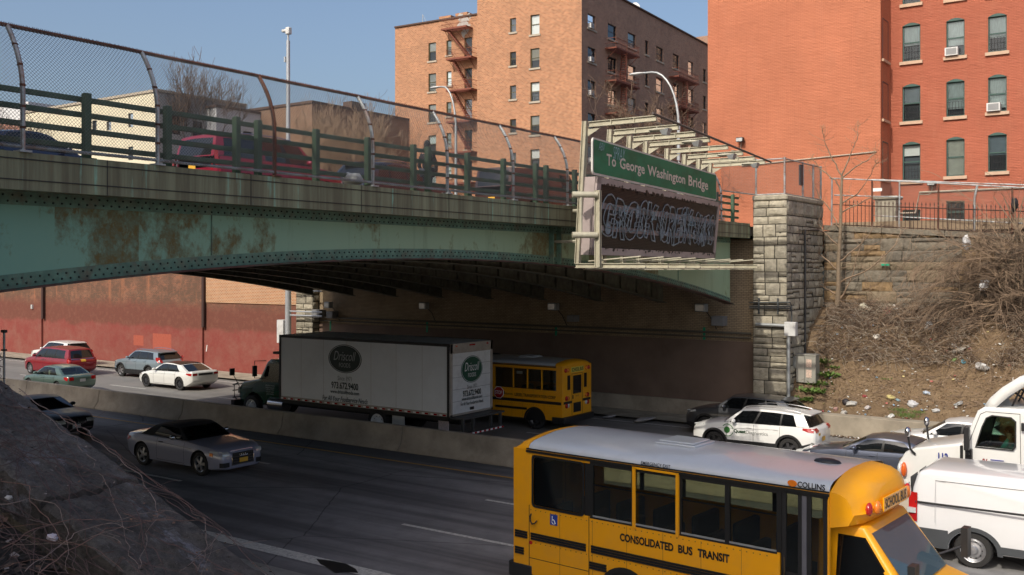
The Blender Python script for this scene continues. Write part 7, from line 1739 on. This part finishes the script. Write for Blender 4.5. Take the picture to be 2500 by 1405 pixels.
o = crumple(pos=at(2477,500,43.0), s=.13, c=(.02,.02,.025), seed=77, flat=2.2, name='plastic_bag'); tag(o, 'black plastic bag caught high in the large shrub', 'plastic bag')
a_ = at(2163,647,43.6); tag(MB().box(a_[0]-.17,43.5,a_[2]-.04,a_[0]+.17,43.56,a_[2]+.04).build('marker_strip', mat('marker_green', (.01,.33,.18), .6)), 'short green marker strip on the brown stone wall', 'marker strip')
# green weeds
LEAF = mat('weed_leaf', (.10,.17,.03), .6, var=.35, scale=9)
def weed(pos, n, s_, label, seed, thin=False):
    rnd = random.Random(seed); m = MB()
    for k in range(n):
        a = rnd.uniform(0,6.28); p = Vector((rnd.gauss(0,s_*.8),rnd.gauss(0,s_*.5),rnd.uniform(0,s_*.3))); d = Vector((cos(a),sin(a),rnd.uniform(.3,1.4) if not thin else 1.6)).normalized()*s_*rnd.uniform(.35,.9); w_ = Vector((-sin(a),cos(a),.1))*s_*(.16 if not thin else .03)
        m.add([p,p+d*.5+w_,p+d+Vector((0,0,-.1*s_)),p+d*.5-w_], [(0,1,2),(0,2,3)])
    o = m.build('weed', LEAF, fixn=False); o.location = pos; return tag(o, label, 'weed')
for i, (u, v, n, s_, lb) in enumerate(((2005,895,90,.32,'leafy green weed just right of the electrical cabinet'),(2020,925,120,.36,'broad leafy weed patch right below the electrical cabinet'),(2035,905,60,.22,'small green weed sprig up the slope from the cabinet'),(1985,965,120,.34,'green weed patch at the left foot of the slope'),(1998,945,100,.3,'green weed between the cabinet and the slope foot'),(1965,985,90,.28,'lowest green weed beside the grey conduit'),(2160,933,25,.15,'lone small green rosette on the bare slope'))): weed(slope_at(u,v), n, s_, lb, 300+i)
for i, (u, v, s_, lb) in enumerate(((2200,1010,.22,'grass tuft left of the brightest tuft on the kerb wall'),(2213,1026,.28,'bright green grass tuft at the edge of the concrete kerb wall'),(2243,1015,.16,'small grass tuft right of the brightest tuft'))): weed(slope_at(u,v), 160, s_, lb, 330+i, True)
# gutter debris along the kerb wall
rnd = random.Random(44); m = MB()
for k in range(900):
    X = rnd.uniform(-12.5,-4); Y = 38.05-abs(rnd.gauss(0,.16)); s_ = rnd.uniform(.01,.05); a = rnd.uniform(0,6.28); p = Vector((X,Y,.02+rnd.random()*.04)); n1 = Vector((cos(a),sin(a),.3))*s_; n2 = Vector((-sin(a),cos(a),.5))*s_
    m.add([p-n1,p-n2,p+n1,p+n2], [(0,1,2,3)], rnd.choices((0,1,2),(5,3,2))[0])
tag(m.build('gutter_debris', [mat('dead_leaf', (.22,.13,.07), .9), mat('grit', (.15,.12,.09), .9), WHITEP], fixn=False), 'leaves and paper scraps blown along the foot of the concrete wall', 'debris', kind='stuff')
rnd = random.Random(45)
for i, (u, v, lb) in enumerate(((1575,1027,'torn paper and rag on the verge behind the foreground bus roof'),(1488,1020,'pale scrap on the verge between the far bus and the torn paper'))):
    p = px(u,v,Z=.1); o = crumple(pos=(p.x,p.y,.15), s=.28-.1*i, c=(.35,.33,.32), seed=90+i, flat=.25, name='litter', sxy=(1.6,1)); tag(o, lb, 'litter')

# ---------------------------------------------------------------- the near parapet with its creepers
CZ = lambda X: 4.13+.3175*(-5.67-X)
g = NG('dark_coping_stone'); f = g.noise(1.3, 9, .75, cs=(.6,1.4,1)); col = g.ramp(f, [(.30,(.035,.030,.028)),(.5,(.10,.09,.082)),(.72,(.20,.185,.17))]); col = g.mix(g.ramp(g.noise(2.2, 8, .8, cs=(.35,1.6,1)), [(.56,G3(0)),(.68,G3(.65))]), col, (.30,.31,.37)); col = g.mix(g.ramp(g.noise(9,9,.85), [(.46,G3(0)),(.60,G3(.75))]), col, (.022,.020,.018)); col = g.mix(g.ramp(g.noise(26,6,.85), [(.60,G3(0)),(.70,G3(.5))]), col, (.33,.31,.29))  # fine dark and pale mottling puts the rough stone's micro-shadow into its colour
g.base(col); g.set(Roughness=.8, Specular_IOR_Level=.4); g.bump(g.math('ADD', g.noise(5,9,.75), g.math('MULTIPLY', g.noise(30,6,.8), .5)), 1.0, .045); COPE = g.m
cp = thing('parapet_coping', 'sloping dark stone parapet overgrown with bare creepers in the lower left corner', 'parapet', (-7,4.6,4.4)); off = -cp.location
joints = [-13.9,-11.7,-9.5,-7.29,-5.1,-2.9,-.7]
for a_, b_ in zip(joints, joints[1:]):
    m = MB(); na, nb_ = int((b_-a_)/.028), 30; P = []; dz = random.Random(int(a_*10)).uniform(-.02,.02)
    for i in range(na+1):
        row = []
        for j in range(nb_+1):
            X = a_+.012+(b_-a_-.024)*i/na; Y = 4.16+.86*j/nb_; e = min(j, nb_-j, 2)/2; ee = min(i, na-i, 2)/2
            h = .035*noise.noise(Vector((X*1.6,Y*2.2,1)))+.030*noise.noise(Vector((X*6,Y*7,4)))+.018*noise.noise(Vector((X*15,Y*15,4)))-.035*(1-e)**2-.02*(1-ee)**2
            row.append((X, Y+.012*noise.noise(Vector((X*4,Y,2)))*(1 if j in (0,nb_) else 0), CZ(X)+h+dz))
        P.append(row)
    m.grid(P); n0 = [(p[0],p[1],p[2]) for p in [r_[0] for r_ in P]]; n1 = [r_[-1] for r_ in P]
    m.grid([n0, [(x,y+.03,z-.34) for x,y,z in n0]]); m.grid([n1, [(x,y-.02,z-.34) for x,y,z in n1]]); m.grid([P[0], [(x,y,z-.34) for x,y,z in P[0]]]); m.grid([P[-1], [(x,y,z-.34) for x,y,z in P[-1]]])
    o = m.build('coping_stone', COPE, cp, smooth=50); o.location = off
m = MB().prism([(-14,0),(-.7,0),(-.7,CZ(-.7)-.3),(-14,CZ(-14)-.3)], 4.25, 4.95, 'y'); o = m.build('wall', stone('dark_rubble', (.12,.11,.09)), cp); o.location = off
g = NG('bank_soil'); f = g.noise(6, 9, .8); col = g.ramp(f, [(.3,(.018,.015,.014)),(.55,(.05,.042,.036)),(.75,(.10,.085,.075))]); g.base(col); g.set(Roughness=.95); g.bump(f, 1.0, .08)
struct(MB().grid([[(-14+13*i/130, .2+3.98*j/40, CZ(-14+13*i/130)-.20-.22*ss((j-31)/9)+.05*noise.noise(Vector((i*.22,j*.22,1)))+.03*noise.noise(Vector((i*.7,j*.7,1)))-(.05*(40-j)/40)) for j in range(41)] for i in range(131)]).build('bank', g.m, smooth=60))
rnd = random.Random(52); m = MB()
for k in range(5200):
    X = rnd.uniform(-10.5,-3.5); Y = rnd.uniform(1.8,4.2); 
    if rnd.random() < .12: X, Y = rnd.uniform(-10,-5), rnd.uniform(4.2,5.0)
    z = CZ(X)+(-.19-.22*ss((Y-3.28)/.9) if Y < 4.17 else .02); s_ = rnd.uniform(.012,.045) if Y < 4.17 else rnd.uniform(.006,.018); a = rnd.uniform(0,6.28); p = Vector((X,Y,z+.03))
    n1 = Vector((cos(a),sin(a),rnd.uniform(-.5,.5)))*s_; n2 = Vector((-sin(a),cos(a),rnd.uniform(-.3,.8)))*s_*.7; m.add([p-n1,p-n2,p+n1,p+n2], [(0,1,2,3)], rnd.choices((0,1,2),(8,4,1))[0])
tag(m.build('leaf_litter', [mat('dark_leaf', (.045,.035,.03), .9), mat('brown_leaf', (.12,.07,.05), .85), mat('grey_leaf', (.22,.19,.18), .9)], fixn=False), 'dark rotting leaves on the bank beside the near parapet', 'leaf litter', kind='stuff')
VINE = mat('vine_bark', (.20,.15,.13), .8, var=.35, scale=10); VINED = mat('dark_vine_bark', (.075,.045,.042), .85, var=.3); VINER = mat('red_vine', (.17,.095,.075), .8, var=.3)
def cop_px(u, v):
    "where a photo pixel meets the coping plane"
    l = (u-1250)/FPX; d = Vector((CA*l-SA, SA*l+CA, (656-v)/FPX)); t_ = (CZ(0)-HC)/(d.z+.3175*d.x); return Vector((0,0,HC))+d*t_
def vine_px(pts, r, m_, seed, lift=.03, label=None, forks=3):
    rnd = random.Random(seed); P = [cop_px(u,v) for u,v in pts]; fine = []
    for a_, b_ in zip(P, P[1:]):
        n_ = max(3, int((b_-a_).length/.07))
        for k in range(n_): q = a_.lerp(b_, k/n_); fine.append(q)
    fine.append(P[-1]); out = []
    for k, q in enumerate(fine):
        w_ = Vector((noise.noise(Vector((k*.35,seed,0))), noise.noise(Vector((k*.35,seed,5))), 0))*.05+Vector((rnd.gauss(0,.006),rnd.gauss(0,.006),0)); z = q.z+lift+.03*noise.noise(Vector((k*.3,seed,9)))
        if q.y > 5.05: z -= (q.y-5.05)*.5
        out.append(Vector((q.x+w_.x, q.y+w_.y, z)))
    mb = MB(); mb.tube(out, [r*(1-.55*k/len(out))*(1+.25*noise.noise(Vector((k*.8,seed,2)))) for k in range(len(out))], 5)
    for _ in range(forks):
        c_ = out[rnd.randint(2, len(out)-2)]
        if c_.y > 4.85: continue
        grow(mb, c_, (rnd.gauss(0,1),rnd.gauss(0,.8),rnd.uniform(-.05,.25)), rnd.uniform(.15,.5), r*.5, 1, rnd, .3, -.03, (1,2), .6, 4, .7, .0015)
    return tag(mb.build('creeper_stem', m_, smooth=60), label, 'creeper')
VP = [([(0,785+0),(0,930+60),(100,1010),(180,1075),(225,1130),(260,1190),(300,1290),(330,1405)],.0085,VINE,'thick pale creeper running down the middle of the near parapet'),
 ([(45,955),(120,1010),(200,1040),(330,1160),(365,1200),(383,1260),(370,1300),(350,1345),(338,1405)],.0085,VINE,'pale creeper winding down the outer edge of the near parapet'),
 ([(0,1090),(60,1120),(170,1130),(230,1150),(330,1190),(420,1230),(480,1270),(520,1300)],.006,VINED,'dark creeper crossing the near parapet to its outer corner'),
 ([(150,1030),(240,1080),(300,1120),(345,1160),(420,1210),(470,1260),(500,1275)],.007,VINER,'reddish creeper hugging the outer edge of the near parapet'),
 ([(0,1150),(100,1105),(170,1040)],.006,VINED,'dark creeper rising from the left edge of the frame'),
 ([(100,1405),(170,1350),(260,1300),(360,1282),(430,1278),(500,1278)],.0075,VINER,'long reddish creeper sweeping across the parapet towards its corner'),
 ([(60,1405),(150,1335),(230,1290),(330,1268),(400,1252),(440,1262)],.006,VINE,'pale creeper arching just above the long reddish one'),
 ([(0,1350),(90,1300),(170,1275),(270,1285),(400,1275),(430,1270)],.006,VINER,'thin reddish creeper low on the left of the parapet'),
 ([(500,1275),(505,1340),(490,1405)],.006,VINE,'forked creeper dangling near the lower corner of the parapet'),
 ([(545,1310),(505,1355),(440,1405)],.006,VINE,'pale creeper leading from the outer corner to the bottom edge'),
 ([(350,1205),(440,1215),(520,1285),(548,1312),(590,1335),(600,1355)],.0055,VINED,'dark creeper trailing off the outer edge of the parapet'),
 ([(0,1240),(70,1225),(130,1240),(165,1300),(160,1405)],.006,VINE,'pale creeper on the dark leaves left of the parapet'),
 ([(180,1405),(185,1330),(240,1250),(260,1210)],.005,VINED,'short dark creeper crossing the parapet inner edge'),
 ([(0,1180),(50,1190),(120,1290),(150,1330),(230,1345),(300,1405)],.006,VINER,'reddish creeper looping down over the leaf-filled gap'),
 ([(380,1205),(400,1180),(430,1220),(500,1280)],.004,VINED,'wiry creeper loop at the parapet edge above the road'),
 ([(30,1000),(90,1060),(190,1140),(290,1200),(370,1260)],.0045,VINED,'thin dark creeper diagonal across the upper parapet'),
 ([(0,1045),(120,1085),(250,1105),(330,1150)],.0045,VINED,'thin creeper across the pale lichen of the upper parapet')]
for i, (pts, r, mm, lb) in enumerate(VP): vine_px(pts, r*.55, mm, i+1, .02+.004*(i%5), lb)
rnd = random.Random(61); m = MB()
for k in range(34):
    X = rnd.uniform(-10.2,-6.5); Y = rnd.uniform(3.4,5.0); pts = []; hd_ = rnd.gauss(.12,.35)
    for q in range(rnd.randint(22,46)): pts.append((X, Y, CZ(X)+(.025 if Y > 4.17 else -.12)+rnd.uniform(0,.015))); hd_ += rnd.gauss(0,.16); hd_ *= .93; X += .075; Y = max(2.6, min(5.08, Y+.075*hd_))
    m.tube(pts, [.0038*(1-.5*q/len(pts)) for q in range(len(pts))], 4, caps=False)
for k in range(150):
    X = rnd.uniform(-10.5,-4.8); Y = rnd.uniform(3.2,4.75); p = Vector((X,Y,CZ(X)+(.03 if Y > 4.17 else -.13))); grow(m, p, (rnd.gauss(.5,.7),rnd.gauss(-.2,.4),rnd.gauss(-.25,.12)), rnd.uniform(.2,.6), .0035, 1, rnd, .3, -.05, (1,2), .5, 3, .7, .0014)
tag(m.build('creeper_tangle', VINED, fixn=False), 'fine tangle of dead creeper twigs over the near parapet', 'creeper tangle', kind='stuff')
for i, (u, v, s_, c, fl, lb) in enumerate(((225,1385,.075,(.50,.42,.45),.5,'crumpled pinkish-white paper at the foot of the near parapet'),(128,1272,.04,(.5,.45,.5),.6,'small pale paper scrap on the dark leaves'),(12,1385,.035,(.5,.5,.48),.4,'white scrap in the bottom left corner'),(22,1178,.03,(.4,.38,.36),.5,'tiny pale scrap at the left edge of the bank'))):
    p = cop_px(u,v); o = crumple(pos=(p.x*.99,p.y*.99,CZ(p.x)-.10), s=s_, c=c, seed=60+i, flat=fl, name='litter'); tag(o, lb, 'litter')
p = px(10, 900, Y=30); 
b = px(8,870,X=-26) ; t = thing('marker_post', 'slim post with small bolts rising above the parapet at the left edge', 'post', (cop_px(8,925).x-3, 9.5, 0))
pp = px(10, 900, Y=9.5); t.location = (pp.x, 9.5, 0); ztp_ = px(10,806,Y=9.5).z
MB().tube([(0,0,0),(0,0,ztp_)], .022, 8).build('shaft', GALV, t, smooth=50); MB().box(-.06,-.03,ztp_-.05,.06,.03,ztp_-.0).box(-.05,-.03,ztp_-.38,.05,.03,ztp_-.35).build('bracket', BLACK, t)

# ---------------------------------------------------------------- people
def person(label, loc, rz, pose, shirt, trousers, hair_m, scale=1.0, hood=False):
    t = thing('person', label, 'person', loc, rz); t.scale = (scale,)*3
    sit = pose == 'sit'; hz_ = .95 if not sit else .10
    J = {'pel':(0,0,hz_),'wai':(0,0,hz_+.18),'che':(.01,0,hz_+.40),'nek':(0,0,hz_+.55),'hdb':(.01,0,hz_+.62),'hdm':(.02,0,hz_+.72),'hdt':(.01,0,hz_+.80)}
    Rr = {'pel':(.15,.12),'wai':(.13,.11),'che':(.17,.12),'nek':(.055,.055),'hdb':(.065,.07),'hdm':(.078,.095),'hdt':(.06,.07)}
    E = [('pel','wai'),('wai','che'),('che','nek'),('nek','hdb'),('hdb','hdm'),('hdm','hdt')]
    for s, n in ((1,'L'),(-1,'R')):
        if sit: kn, an, to = (.45,s*.12,hz_+.05),(.50,s*.12,hz_-.38),(.66,s*.12,hz_-.42); el, wr_ = (.18,s*.26,hz_+.18),(.42,s*.17,hz_+.22)
        else: kn, an, to = (.10*s+.04,s*.10,.50),(-.08 if s < 0 else .14,s*.10,.09),(.06 if s < 0 else .28,s*.11,.04); el, wr_ = (-.05*s,s*.27,1.14),(.10,s*.25,.92)
        J.update({'hip'+n:(0,s*.10,hz_-.02),'kne'+n:kn,'ank'+n:an,'toe'+n:to,'sho'+n:(0,s*.19,hz_+.47),'elb'+n:el,'wri'+n:wr_})
        Rr.update({'hip'+n:(.095,.10),'kne'+n:(.06,.06),'ank'+n:(.042,.042),'toe'+n:(.035,.03),'sho'+n:(.065,.06),'elb'+n:(.045,.045),'wri'+n:(.028,.03)})
        E += [('pel','hip'+n),('hip'+n,'kne'+n),('kne'+n,'ank'+n),('ank'+n,'toe'+n),('che','sho'+n),('sho'+n,'elb'+n),('elb'+n,'wri'+n)]
        w_ = Vector(wr_); f_ = (w_-Vector(el)).normalized(); pm2 = w_+f_*.07; J['pal'+n] = tuple(pm2); Rr['pal'+n] = (.030,.020); E.append(('wri'+n,'pal'+n)); sd_ = f_.cross(Vector((0,0,1))).normalized()
        for k, (o_, l_) in enumerate(((-.027,.062),(-.009,.075),(.009,.078),(.027,.066))):
            a1 = pm2+sd_*o_+f_*.03; a2 = a1+f_*l_*.5; a3 = a2+(f_*.6+Vector((0,0,-.7)))*l_*.5
            for q, pnt in enumerate((a1,a2,a3)): J[f'f{k}{q}{n}'] = tuple(pnt); Rr[f'f{k}{q}{n}'] = (.009-.001*q,)*2
            E += [('pal'+n,f'f{k}0{n}'),(f'f{k}0{n}',f'f{k}1{n}'),(f'f{k}1{n}',f'f{k}2{n}')]
        a1 = w_+f_*.03-sd_*.035*s+Vector((0,0,-.01)); a2 = a1+f_*.03-sd_*.015*s; J['t0'+n] = tuple(a1); J['t1'+n] = tuple(a2); Rr['t0'+n] = (.011,)*2; Rr['t1'+n] = (.009,)*2; E += [('wri'+n,'t0'+n),('t0'+n,'t1'+n)]
    def skin(names, edges, grow_, m_, nm, par):
        idx = {k_: i for i, k_ in enumerate(names)}; me = bpy.data.meshes.new(nm); me.from_pydata([J[k_] for k_ in names], [(idx[a],idx[b]) for a,b in edges], [])
        o = link_mesh(nm, me); sm = o.modifiers.new('s','SKIN'); sv = me.skin_vertices[0].data
        for i, k_ in enumerate(names): sv[i].radius = (Rr[k_][0]+grow_, Rr[k_][1]+grow_); sv[i].use_root = (i == 0)
        o.modifiers.new('ss','SUBSURF').levels = 1; o.modifiers[-1].render_levels = 1
        dg = bpy.context.evaluated_depsgraph_get(); out = bpy.data.meshes.new_from_object(o.evaluated_get(dg)); bpy.data.objects.remove(o); out.materials.clear(); out.materials.append(m_); out.shade_smooth(); return link_mesh(nm, out, par)
    b_ = skin(list(J), E, 0, SKIN, 'body', t)
    tn = ['pel','wai','che','shoL','shoR','elbL','elbR']+([] if sit and shirt.name.startswith('teal') else ['wriL','wriR']); skin(tn, [e for e in E if e[0] in tn and e[1] in tn], .018, shirt, 'coat' if hood else 'shirt', t)
    ln = ['pel','hipL','hipR','kneL','kneR','ankL','ankR']; skin(ln, [e for e in E if e[0] in ln and e[1] in ln], .016, trousers, 'trousers', t)
    for s in (-1,1):
        a = J['ankL' if s > 0 else 'ankR']; MB().blob((a[0]+.06,a[1],a[2]-.04),1,0,6,(.15,.055,.055)).build('shoe', BLACK, t, smooth=60)
    hb = MB(); hc_ = J['hdm']; hb.blob((hc_[0]-.025,0,hc_[2]+.02),1,0,8,(.105,.09,.115 if not hood else .15)); 
    if hood: hb.blob((hc_[0]-.03,0,hc_[2]-.10),1,0,6,(.10,.12,.12))
    hb.build('hood' if hood else 'hair', shirt if hood else hair_m, t, smooth=60)
    f_ = MB(); f_.add([(hc_[0]+.088,-.014,hc_[2]-.02),(hc_[0]+.088,.014,hc_[2]-.02),(hc_[0]+.112,0,hc_[2]-.025),(hc_[0]+.086,0,hc_[2]+.02)], [(0,1,2),(1,3,2),(3,0,2)])
    for s in (-1,1): f_.blob((hc_[0]+.080,s*.032,hc_[2]+.02),.011,1,5); f_.blob((hc_[0]+.0,s*.080,hc_[2]-.01),1,0,5,(.02,.012,.03))
    f_.box(hc_[0]+.078,-.022,hc_[2]-.055,hc_[0]+.084,.022,hc_[2]-.048,2); f_.build('face', [SKIN, BLACKP, REDLENS], t)
    return t
HAIR = mat('dark_hair', (.02,.015,.012), .7); COAT = mat('black_coat', (.012,.012,.014), .8); DEN = mat('dark_denim', (.03,.035,.05), .8)
person('person in a dark hooded coat and dark trousers walking on the bridge behind the railing', (-17.9,21.5,8.17), pi/2, 'walk', COAT, DEN, HAIR, 1.0, True)
person('driver in a turquoise T-shirt at the wheel of the white lorry cab', (-6.75+3.22*.82,28.7-.5*.97,1.42), pi, 'sit', mat('teal_shirt', (.05,.42,.38), .8), DEN, HAIR, 1.0)
person('driver with sunglasses in a dark red top inside the silver convertible', (-26.9-.28,20.52+.37,.50), 0, 'sit', mat('maroon_shirt', (.16,.02,.025), .8), DEN, HAIR, .93)
o = crumple(pos=at(862,440,40) if False else tuple(px(862,437,X=-15.6)), s=.22, c=(.6,.6,.58), seed=99, flat=.6, name='plastic_bag'); tag(o, 'white plastic bag lying at the foot of the bridge railing', 'plastic bag')
